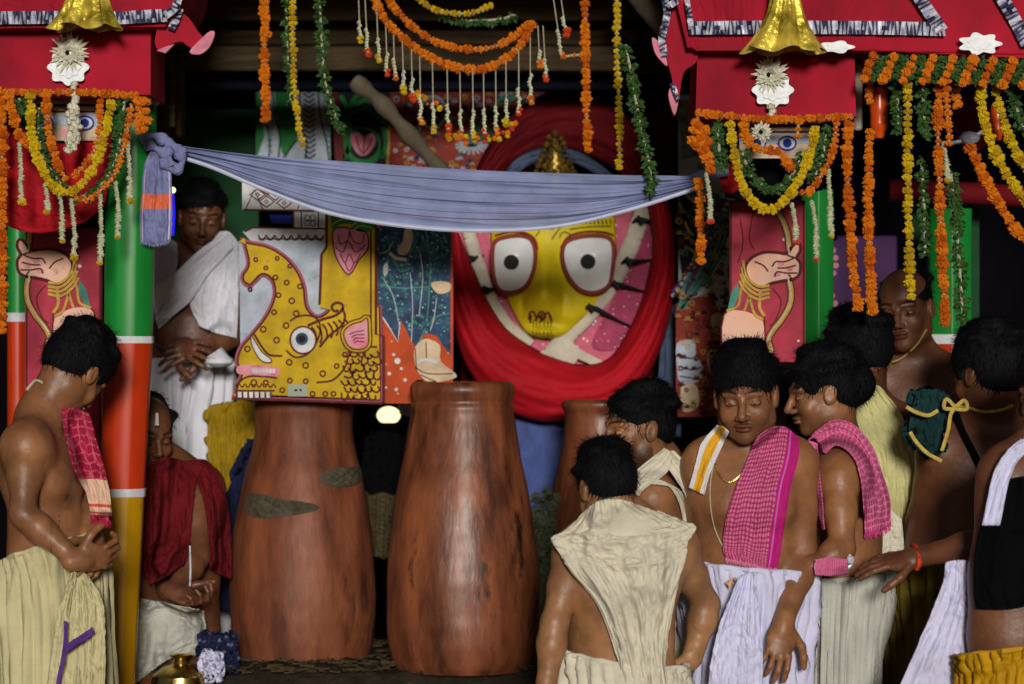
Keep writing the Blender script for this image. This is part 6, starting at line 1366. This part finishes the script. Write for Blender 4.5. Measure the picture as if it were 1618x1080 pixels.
net(p.root, 'shawl_end', M['sh_wine'], [[(290, 728), (325, 726), (346, 748)], [(318, 780), (342, 780), (360, 800)], [(330, 850), (348, 850), (366, 868)], [(332, 900), (348, 908), (366, 915)]], 9.36, p, off=.014, nf=4, amp=.03, seed=10)
net(p.root, 'dhoti', M['dh_grey'], [[(222, 945), (250, 950), (300, 960), (322, 965)], [(214, 980), (255, 975), (300, 985), (326, 1000)], [(210, 1030), (250, 1040), (300, 1020), (322, 1030)], [(208, 1085), (226, 1070), (262, 1042), (316, 1034)]], 9.2, p, off=.012, nf=6, amp=.02, seed=11)
ptube(p.root, 'sacred_thread', M['dh_white'], [(300, 862), (301, 900), (300, 925)], .003, p, 9.1)
# 4. man seen from behind in ivory cloth
p = Person('man seen from behind with ivory cloth over both shoulders, in front of the dark jar', base(985, 7.75), 'tan_skin')
p.torso(PP(972, 822, 7.74), PP(920, 872, 7.78), PP(1060, 864, 7.78), PP(985, 898, 7.76), PP(982, 990, 7.80), PP(982, 1080, 7.82), 172, w=(.150, .130, .150), pec=False)
p.head(PP(957, 766, 7.72), 206, 20, -6, .91)
p.arm(PP(906, 878, 7.78), PP(876, 985, 7.72), PP(862, 1092, 7.70)).hand(PP(862, 1090, 7.7), PP(858, 1150, 7.72), (-.7, -.6, 0), curl=20)
p.arm(PP(1072, 872, 7.78), PP(1116, 955, 7.86), PP(1094, 1040, 7.84)).hand(PP(1096, 1030, 7.84), PP(1080, 1072, 7.86), (.8, -.5, 0), curl=50)
p.finish().hair(seed=8, tufts=1300, vol=1.0)
skirt(p.root, 'dhoti', M['sh_ivory'], [(985, 1038, 7.80, 86), (988, 1060, 7.80, 92), (990, 1110, 7.80, 94), (990, 1300, 7.80, 92), (990, 1590, 7.80, 80)], nf=14, amp=.10, seed=5, slant=.3, top=.02, body=p)
net(p.root, 'cloth', M['sh_ivory'], [[(926, 806), (944, 792), (970, 788), (998, 794), (1040, 808)], [(896, 836), (936, 832), (985, 836), (1040, 826), (1078, 822)], [(870, 850), (928, 852), (985, 854), (1042, 844), (1100, 832)], [(884, 874), (930, 876), (985, 880), (1040, 870), (1088, 856)], [(900, 902), (940, 900), (990, 905), (1040, 895), (1084, 880)], [(940, 950), (970, 955), (1005, 960), (1040, 950), (1068, 940)], [(964, 1005), (985, 1010), (1010, 1015), (1035, 1010), (1056, 1000)], [(980, 1060), (998, 1060), (1020, 1065), (1038, 1060), (1052, 1050)], [(988, 1110), (1004, 1110), (1026, 1112), (1044, 1110), (1058, 1104)]], 7.68, p, off=.012, nf=6, amp=.036, seed=12, slant=-.25, nu=110, nv=140, sharp=2)
0 and net(p.root, 'cloth_tail', M['sh_ivory'], [[(1000, 960), (1012, 958), (1024, 960)], [(1006, 1010), (1022, 1010), (1040, 1008)], [(1000, 1060), (1024, 1062), (1052, 1058)], [(998, 1110), (1024, 1112), (1058, 1108)]], 7.60, p, off=.016, nf=5, amp=.016, seed=13)
# 5. bearded man in profile
p = Person('bearded man in profile with cream cloth round his neck, beside the dark jar', base(1050, 8.25), 'brown_skin')
p.torso(PP(1042, 740, 8.28), PP(1030, 788, 8.08), PP(1086, 780, 8.45), PP(1056, 815, 8.26), PP(1070, 905, 8.28), PP(1076, 1010, 8.3), -60, w=(.14, .13, .14), ratio=.75)
p.head(PP(1008, 676, 8.22), -66, 6, 0, .98, nose=1.03, beard=.9, mous=.8, open=1)
p.arm(PP(1034, 794, 8.1), PP(1015, 890, 8.0), PP(985, 950, 8.0)).hand(PP(985, 950, 8.0), PP(960, 975, 8.0), (0, -1, 0))
p.finish().hair(seed=9, tufts=1300, vol=1.0)
skirt(p.root, 'dhoti', M['sh_ivory'], [(1078, 985, 8.3, 70), (1080, 1080, 8.3, 72), (1080, 1400, 8.3, 66), (1080, 1500, 8.3, 62)], nf=12, seed=8, body=p)
net(p.root, 'neck_cloth', M['sh_ivory'], [[(1050, 708), (1058, 712), (1064, 722)], [(1030, 722), (1040, 734), (1052, 748)], [(1004, 745), (1010, 760), (1018, 772)], [(998, 762), (1003, 775), (1008, 784)]], 8.05, p, off=.012, nf=3, amp=.01, seed=14, nu=40, nv=50)
net(p.root, 'shoulder_cloth', M['sh_ivory'], [[(1040, 722), (1052, 712), (1066, 712)], [(1064, 752), (1078, 744), (1094, 744)], [(1086, 790), (1100, 786), (1114, 786)], [(1096, 840), (1114, 838), (1130, 838)], [(1102, 890), (1120, 890), (1142, 892)], [(1112, 925), (1126, 925), (1142, 928)]], 8.06, p, off=.012, nf=3, amp=.012, seed=15, nu=40, nv=90)
net(p.root, 'front_edge', M['sh_ivory'], [[(1008, 752), (1018, 758), (1026, 764)], [(1045, 760), (1055, 764), (1064, 770)], [(1072, 790), (1082, 790), (1090, 790)], [(1080, 850), (1092, 850), (1104, 850)], [(1072, 930), (1090, 930), (1110, 930)], [(1064, 1000), (1084, 1005), (1108, 1000)]], 8.14, p, off=.008, nf=3, amp=.012, seed=16, nu=40, nv=90)
# 6. man facing the camera with the pink checked towel
p = Person('stout man looking down, pink checked towel on one shoulder, yellow scarf on the other', base(1185, 8.0), 'brown_skin')
p.torso(PP(1180, 702, 8.06), PP(1118, 735, 8.06), PP(1250, 732, 8.04), PP(1184, 780, 8.05), PP(1184, 862, 8.06), PP(1184, 950, 8.08), -4, w=(.158, .142, .152), ratio=.7, belly=.045)
p.head(PP(1178, 622, 7.96), -10, 14, 2, 1.04, jaw=1.12, beard=.28, mous=.35, open=.3)
p.arm(PP(1256, 742, 8.04), PP(1270, 880, 8.02), PP(1238, 985, 7.90), 1.08).hand(PP(1238, 985, 7.90), PP(1224, 1060, 7.86), (.15, -1, .05), curl=24, thumb=-1, s=1.02, spread=4)
p.arm(PP(1112, 744, 8.08), PP(1098, 860, 8.12), PP(1120, 940, 8.05), 1.0)
p.finish(hh=.003).hair(seed=10, tufts=1500, vol=1.04, line=-.012, m=M['hair'])
skirt(p.root, 'dhoti', M['dh_lav'], [(1184, 892, 8.06, 74), (1186, 930, 8.06, 76), (1186, 1000, 8.06, 78), (1184, 1080, 8.06, 80), (1184, 1300, 8.06, 76), (1184, 1500, 8.06, 70)], nf=10, amp=.09, seed=11, slant=1.0, top=.015, ratio=.8, body=p)
net(p.root, 'dhoti_pleat', M['dh_lav'], [[(1166, 914), (1180, 905), (1194, 903)], [(1140, 980), (1165, 975), (1200, 980)], [(1124, 1040), (1160, 1040), (1206, 1040)], [(1116, 1110), (1156, 1110), (1204, 1110)]], 7.84, nf=6, amp=.022, seed=18, slant=.6)
t_ = net(p.root, 'checked_towel', M['sh_check'], [[(1196, 690), (1218, 676), (1240, 674), (1262, 690)], [(1178, 730), (1205, 725), (1232, 722), (1262, 722)], [(1160, 775), (1190, 772), (1220, 770), (1250, 768)], [(1146, 825), (1180, 825), (1212, 825), (1240, 826)], [(1142, 865), (1175, 868), (1206, 876), (1232, 880)], [(1146, 880), (1176, 886), (1204, 894), (1228, 897)]], 8.0, p, off=.010, nf=5, amp=.010, seed=19, slant=-.1, nu=110, nv=130, fray=3)
net(p.root, 'scarf', M['sh_yw'], [[(1132, 672), (1142, 674), (1152, 682)], [(1108, 700), (1124, 704), (1138, 712)], [(1098, 735), (1110, 740), (1124, 744)], [(1088, 770), (1100, 776), (1112, 782)]], 7.98, p, off=.010, nf=2, amp=.008, seed=20, nu=40, nv=50)
ptube(p.root, 'gold_chain', M['gold'], [(1128, 712), (1134, 745), (1150, 762), (1168, 752), (1188, 726), (1198, 706)], .0028, p, 8.0)
ptube(p.root, 'sacred_thread', M['thread'], [(1134, 700), (1122, 770), (1128, 830), (1150, 880)], .002, p, 8.0)
mb = MB()
for q in ([(1148, 918), (1152, 926), (1156, 914)], [(1160, 912), (1168, 924), (1174, 908)], [(1176, 908), (1186, 918), (1196, 904)]): mb.tube([P(x, y, 7.885) for x, y in q], [.004, .008, .003], 6, flat=.3)
mb.build('turmeric_stain', mat('turmeric_stain', (.62, .33, .12), .85, .2, 40, .1, 60), p.root)
# 7. man in profile with magenta towel
p = Person('man in profile with magenta towel round his shoulders, hair tied back', base(1325, 8.3), 'brown_skin')
p.torso(PP(1322, 705, 8.34), PP(1322, 752, 8.12), PP(1350, 745, 8.50), PP(1335, 785, 8.32), PP(1328, 865, 8.32), PP(1322, 950, 8.34), -72, w=(.135, .125, .140), ratio=.78, belly=.03)
p.head(PP(1300, 618, 8.28), -84, 12, 0, .98, mous=.8, beard=.3, open=.8)
p.arm(PP(1326, 758, 8.08), PP(1330, 868, 8.02), PP(1282, 896, 7.98)).hand(PP(1284, 894, 7.98), PP(1250, 890, 8.0), (0, -1, .2), curl=40)
p.finish(hh=.0036).hair(seed=12, tufts=1300, vol=1.07, bun=((0, -.105, .0), (.05, .05, .055)))
skirt(p.root, 'dhoti', M['dh_grey'], [(1322, 898, 8.32, 52), (1322, 930, 8.32, 58), (1318, 1080, 8.32, 62), (1318, 1300, 8.32, 60), (1318, 1480, 8.32, 56)], nf=18, amp=.12, seed=13, slant=.15, body=p)
net(p.root, 'magenta_towel', M['sh_pink'], [[(1274, 700), (1284, 690), (1296, 700)], [(1290, 680), (1298, 690), (1304, 716)], [(1320, 662), (1322, 680), (1320, 704)], [(1352, 672), (1346, 690), (1338, 712)], [(1378, 704), (1366, 718), (1352, 730)], [(1394, 745), (1380, 755), (1360, 762)], [(1406, 790), (1390, 798), (1364, 800)], [(1408, 825), (1392, 835), (1366, 840)]], 8.22, p, off=.014, nf=4, amp=.016, seed=22, nu=50, nv=120, fray=4)
net(p.root, 'towel_front', M['sh_pink'], [[(1272, 700), (1280, 696), (1292, 700)], [(1276, 750), (1284, 750), (1296, 752)], [(1284, 800), (1290, 800), (1300, 800)], [(1290, 838), (1296, 838), (1304, 836)]], 8.14, p, off=.012, nf=2, amp=.01, seed=23, nu=30, nv=60)
net(p.root, 'waist_towel', M['sh_pink'], [[(1288, 884), (1310, 880), (1340, 884)], [(1286, 896), (1310, 896), (1340, 896)], [(1288, 908), (1310, 910), (1338, 908)]], 8.12, p, off=.02, nf=2, amp=.01, seed=24, nu=30, nv=20)
mb = MB(); mb.tube([P(1340+4*math.cos(a), 886+9*math.sin(a), 7.99) for a in np.linspace(0, 6.28, 14)], .007, 6, cap=False); mb.ball(P(1344, 884, 7.96), .012, 8); mb.build('wristwatch', M['silver'], p.root)
# 8. man behind in pale lemon silk
p = Person('dark-haired man turned away, pale lemon cloth over his back', base(1375, 8.62), 'dark_skin')
p.torso(PP(1366, 640, 8.7), PP(1330, 672, 8.7), PP(1430, 680, 8.7), PP(1385, 720, 8.7), PP(1395, 800, 8.7), PP(1400, 900, 8.7), 200, w=(.14, .13, .14), pec=False)
p.head(PP(1354, 556, 8.65), 215, 14, 0, 1.02)
p.finish(hh=.004).hair(seed=13, tufts=1000, vol=1.08)
skirt(p.root, 'dhoti', M['dh_grey'], [(1402, 880, 8.7, 44), (1404, 960, 8.7, 46), (1404, 1080, 8.7, 46), (1404, 1300, 8.7, 46), (1404, 1450, 8.7, 42)], nf=16, amp=.12, seed=15, slant=.1, body=p)
net(p.root, 'lemon_cloth', M['sh_lemon'], [[(1326, 606), (1358, 596), (1388, 608)], [(1322, 640), (1370, 636), (1422, 650)], [(1336, 700), (1390, 695), (1440, 700)], [(1362, 760), (1400, 760), (1446, 750)], [(1385, 810), (1410, 815), (1440, 800)], [(1408, 850), (1420, 850), (1436, 840)]], 8.55, p, off=.014, nf=9, amp=.014, seed=25, slant=-.2, nu=100, nv=120)
net(p.root, 'cloth_end', M['sh_ivory'], [[(1358, 800), (1385, 790), (1425, 820)], [(1360, 850), (1390, 850), (1428, 850)], [(1362, 900), (1392, 900), (1430, 900)], [(1370, 942), (1395, 944), (1432, 930)]], 8.45, nf=5, amp=.016, seed=26, fray=3)
# 9. balding man facing the camera in the shade
p = Person('balding smiling man in the shade with a thread round his neck', base(1435, 9.05, .0), 'dark_skin')
struct('low_step', (1.02, 8.86, -.0), (1.75, 8.915, .16), M['wood'])
p.torso(PP(1440, 560, 9.1), PP(1392, 600, 9.1), PP(1490, 596, 9.1), PP(1440, 640, 9.1), PP(1440, 720, 9.1), PP(1440, 800, 9.1), -12, w=(.155, .15, .15))
p.head(PP(1430, 488, 9.02), -22, 8, 6, 1.04, jaw=1.05, open=.7)
p.finish(hh=.0034).hair(seed=14, bald=1, tufts=350, vol=.98)
ptube(p.root, 'neck_thread', mat('ochre_thread', (.42, .30, .08), .7, .3, 60, 0), [(1464, 520), (1448, 545), (1424, 566), (1408, 572)], .0035, p, 9.0)
ptube(p.root, 'neck_thread', MATS['ochre_thread'], [(1370, 506), (1386, 540), (1404, 568), (1408, 580)], .003, p, 8.95)
skirt(p.root, 'dhoti', M['olive'], [(1440, 790, 9.1, 60), (1440, 900, 9.1, 62), (1440, 1420, 9.1, 56)], nf=12, seed=17, body=p)
# 10. man with bare back and black strap
p = Person('man with bare back and black strap, green pouch tied at his shoulder', base(1535, 8.4), 'dark_skin')
p.torso(PP(1566, 664, 8.46), PP(1488, 708, 8.46), PP(1620, 700, 8.46), PP(1548, 745, 8.46), PP(1520, 830, 8.46), PP(1500, 920, 8.46), 178, w=(.165, .150, .150), pec=False)
p.head(PP(1560, 588, 8.42), 222, 12, 0, 1.06)
p.arm(PP(1482, 716, 8.44), PP(1462, 830, 8.5), PP(1448, 920, 8.5), 1.05)
p.finish(hh=.004).hair(seed=15, tufts=1000, vol=1.13)
skirt(p.root, 'dhoti', M['olive'], [(1492, 868, 8.46, 66), (1488, 930, 8.46, 68), (1480, 1080, 8.46, 64), (1480, 1460, 8.46, 60)], nf=12, amp=.12, seed=19, slant=.5, body=p)
ptube(p.root, 'strap', M['blk'], [(1508, 648), (1520, 680), (1540, 720), (1558, 762), (1566, 800)], .011, p, 8.4)
ptube(p.root, 'yellow_cord', mat('yellow_cord', (.50, .36, .08), .7, .3, 60, 0), [(1508, 640), (1530, 644), (1554, 650), (1580, 648), (1600, 640)], .005, p, 8.4)
# pouch hanging from the cord
t = thing('green_pouch', 'bottle-green velvet pouch with gold trim tied behind the bare-backed man', 'pouch', P(1468, 735, 8.3))
net(t, 'pouch_body', M['bottle'], [[(1448, 620), (1470, 614), (1500, 624)], [(1440, 650), (1468, 648), (1496, 650)], [(1436, 680), (1464, 686), (1486, 690)], [(1455, 705), (1470, 712), (1484, 720)]], 8.28, nf=3, amp=.02, seed=27, nu=40, nv=40, thick=.03)
mb = MB()
for q in ([(1432, 642), (1446, 650), (1466, 656), (1482, 648)], [(1488, 712), (1498, 680), (1502, 655), (1509, 644)], [(1438, 682), (1448, 698), (1466, 716), (1488, 728)], [(1509, 643), (1496, 630), (1492, 644), (1508, 646)], [(1509, 643), (1524, 632), (1528, 646), (1510, 646)]):
    mb.tube([P(x, y, 8.22) for x, y in cr(q, 4)], .0055, 7, flat=.5)
mb.build('gold_trim', MATS['yellow_cord'], t)
# 11. person cut by the right edge, arm reaching left
p = Person('person in black cloth and yellow wrap reaching an arm across from the right edge', base(1640, 7.6), 'dark_skin')
p.torso(PP(1650, 705, 7.68), PP(1592, 748, 7.66), PP(1720, 750, 7.7), PP(1640, 800, 7.68), PP(1622, 905, 7.68), PP(1620, 1000, 7.68), 200, w=(.165, .150, .16), pec=False)
p.head(PP(1668, 620, 7.66), 230, 10, 0, 1.0)
p.arm(PP(1590, 765, 7.70), PP(1560, 858, 7.85), PP(1446, 880, 7.93), 1.05).hand(PP(1448, 880, 7.93), PP(1380, 890, 7.96), (-.1, -.5, .9), curl=9, thumb=-1, spread=7)
p.finish().hair(seed=16, tufts=500)
net(p.root, 'black_cloth', M['blk'], [[(1588, 758), (1620, 752), (1700, 750)], [(1560, 800), (1620, 810), (1710, 810)], [(1542, 860), (1610, 865), (1710, 870)], [(1538, 930), (1600, 930), (1710, 930)], [(1542, 962), (1600, 962), (1660, 946), (1710, 940)][:3]], 7.60, p, off=.010, nf=5, amp=.018, seed=28)
skirt(p.root, 'yellow_wrap', M['yellowcloth'], [(1622, 1020, 7.68, 84), (1620, 1045, 7.68, 96), (1618, 1100, 7.68, 104), (1618, 1300, 7.68, 104), (1618, 1640, 7.68, 90)], nf=14, amp=.13, seed=21, slant=.6, top=.03, body=p)
net(p.root, 'shoulder_cloth', M['dh_lav'], [[(1612, 694), (1630, 690), (1660, 690)], [(1588, 715), (1602, 712), (1625, 712)], [(1568, 752), (1584, 750), (1598, 748)], [(1552, 830), (1560, 830), (1580, 830)]], 7.54, p, off=.036, nf=3, amp=.012, seed=29, nu=40, nv=60)
mb = MB(); mb.tube([tuple(PP(1446+4*math.cos(a), 880+18*math.sin(a), 7.93)+np.array([0, -.034*math.sin(a+1.2), 0])) for a in np.linspace(0, 6.28, 16)], .007, 7, cap=False); mb.build('red_wrist_thread', M['redflower'], p.root)
net(p.root, 'hanging_cloth', M['dh_lav'], [[(1494, 888), (1515, 884), (1548, 888)], [(1488, 925), (1515, 935), (1545, 950)], [(1464, 985), (1500, 990), (1544, 1000)], [(1432, 1060), (1480, 1060), (1534, 1060)], [(1400, 1130), (1460, 1130), (1530, 1130)]], 7.72, nf=5, amp=.02, seed=30, slant=.4)
# 12. face in shadow between two men
p = Person('man deep in shadow between the pink-towel man and the magenta-towel man', base(1245, 8.75), 'deep_skin')  # skin colour darkened to stand for the shadow he is in
p.torso(PP(1250, 720, 8.85), PP(1205, 760, 8.85), PP(1300, 760, 8.85), PP(1252, 800, 8.85), PP(1252, 880, 8.85), PP(1252, 960, 8.85), 10)
p.head(PP(1246, 645, 8.8), 20, 14, 0, 1.0); p.finish(hh=.004).hair(seed=17, tufts=500)
skirt(p.root, 'dhoti', M['olive'], [(1252, 930, 8.85, 60), (1252, 1100, 8.85, 62), (1252, 1430, 8.85, 56)], nf=10, seed=23, body=p)

# ------------------------------------------------------------------ small things on the deck
t = thing('brass_pot', 'round brass water pot under the seated man\'s hand', 'pot', P(280, 1105, 8.98))
mb = MB(); mb.lathe(P(286, 1109, 9.04), [(a*.74, b*.74) for a, b in [(0, 0), (.05, 0), (.10, .03), (.125, .075), (.118, .11), (.08, .14), (.036, .158), (.030, .175), (.046, .192), (.050, .196), (.040, .193), (.026, .172), (.03, .15)]], 40); mb.build('pot_body', M['brass'], t)
mb = MB(); mb.lathe(P(286, 1109, 9.04), [(.091, .052), (.096, .0555), (.091, .059)], 40); mb.build('pot_ring', M['gold'], t)
def bundle(name, label, cat, m, rows, d, seed, nf=6, amp=.03):
    t = thing(name, label, cat, P(*rows[-1][1], d)); net(t, 'cloth', m, rows, d, nf=nf, amp=amp, seed=seed, nu=50, nv=60, thick=.02); return t
bundle('yellow_cloth', 'dark yellow cloth bundle behind the wine-red shawl', 'cloth', mat('mustard_cloth', (.30, .19, .006), .7, .3, 8, .3, 80), [[(330, 640), (370, 634), (412, 640)], [(328, 690), (370, 685), (410, 690)], [(334, 760), (368, 760), (402, 760)], [(350, 830), (368, 830), (396, 830)]], 9.9, 31)
bundle('dark_cloth', 'navy cloth heap beside the smeared clay jar', 'cloth', M['navy'], [[(392, 700), (410, 690), (425, 700)], [(366, 760), (390, 760), (410, 770)], [(360, 860), (385, 860), (400, 860)], [(340, 960), (370, 970), (400, 980)]], 9.78, 32)
bundle('dark_bag', 'black cloth bag standing between the two clay jars', 'bag', M['blk'], [[(578, 690), (605, 680), (640, 690)], [(572, 740), (606, 735), (645, 740)], [(578, 785), (606, 790), (640, 785)]], 9.75, 33)
bundle('pale_cloth', 'pale bluish cloth showing beside the glowing lamp', 'cloth', M['dh_lav'], [[(634, 638), (652, 638), (672, 640)], [(636, 648), (652, 650), (668, 652)]], 10.2, 34, 2, .01)
bundle('patterned_cloth', 'dark blue patterned cloth on the ground beside the seated man', 'cloth', mat('blue_patterned_cloth', (.015, .02, .06), .85, .3, 8, .3, 80, sparkle=((.12, .12, .2), 38, .25)), [[(320, 1004), (345, 1002), (372, 1004)], [(316, 1020), (345, 1030), (372, 1030)], [(322, 1050), (350, 1060), (374, 1058)]], 9.12, 35)
bundle('white_bundle', 'small bluish white cloth bundle beside the brass pot', 'bundle', M['dh_lav'], [[(322, 1036), (334, 1030), (346, 1036)], [(320, 1052), (334, 1052), (350, 1052)], [(324, 1070), (336, 1074), (348, 1068)]], 9.0, 36, 3, .02)
# wicker sheaf between the jars
t = thing('wicker_basket', 'lumpy straw-coloured wicker basket between the two clay jars', 'basket', P(606, 900, 9.7)); mb = MB()
for i in range(16):
    y = 782+i*6; w = 30+4*math.sin(i*.8); mb.tube([P(606+w*math.cos(a), y+3*math.sin(5*a+i), 9.75)+Vector((0, .10*math.sin(a), 0)) for a in np.linspace(0, 6.2832, 22)], .011, 6, cap=False)
mb.build('wicker_coil', M['straw'], t); mb = MB()
for i in range(14):
    a = i*.45; mb.tube([P(606+33*math.cos(a), 780, 9.74)+Vector((0, .10*math.sin(a), 0)), P(606+33*math.cos(a)+4*math.sin(i), 876, 9.73)+Vector((0, .10*math.sin(a), 0))], .007, 5)
mb.build('wicker_stake', M['straw'], t)
# leafy heap by the brown jar
t = thing('leaf_heap', 'dark heap of leaves and grass beside the brown clay jar', 'leaves', P(866, 1000, 9.5)); mb = MB()
for i in range(9): leafline(mb, [(850+i*6, 780+RG.uniform(0, 60)), (852+i*6, 900), (850+i*6, 1010)], 9.5+.02*(i % 3), 22, .5, (12, 24))
o = mb.build('leaves', mat('dull_leaf', (.05, .06, .03), .7, .5, 30, .2, 80, col2=(.02, .022, .012)), t, smooth=False); o['kind'] = 'stuff'
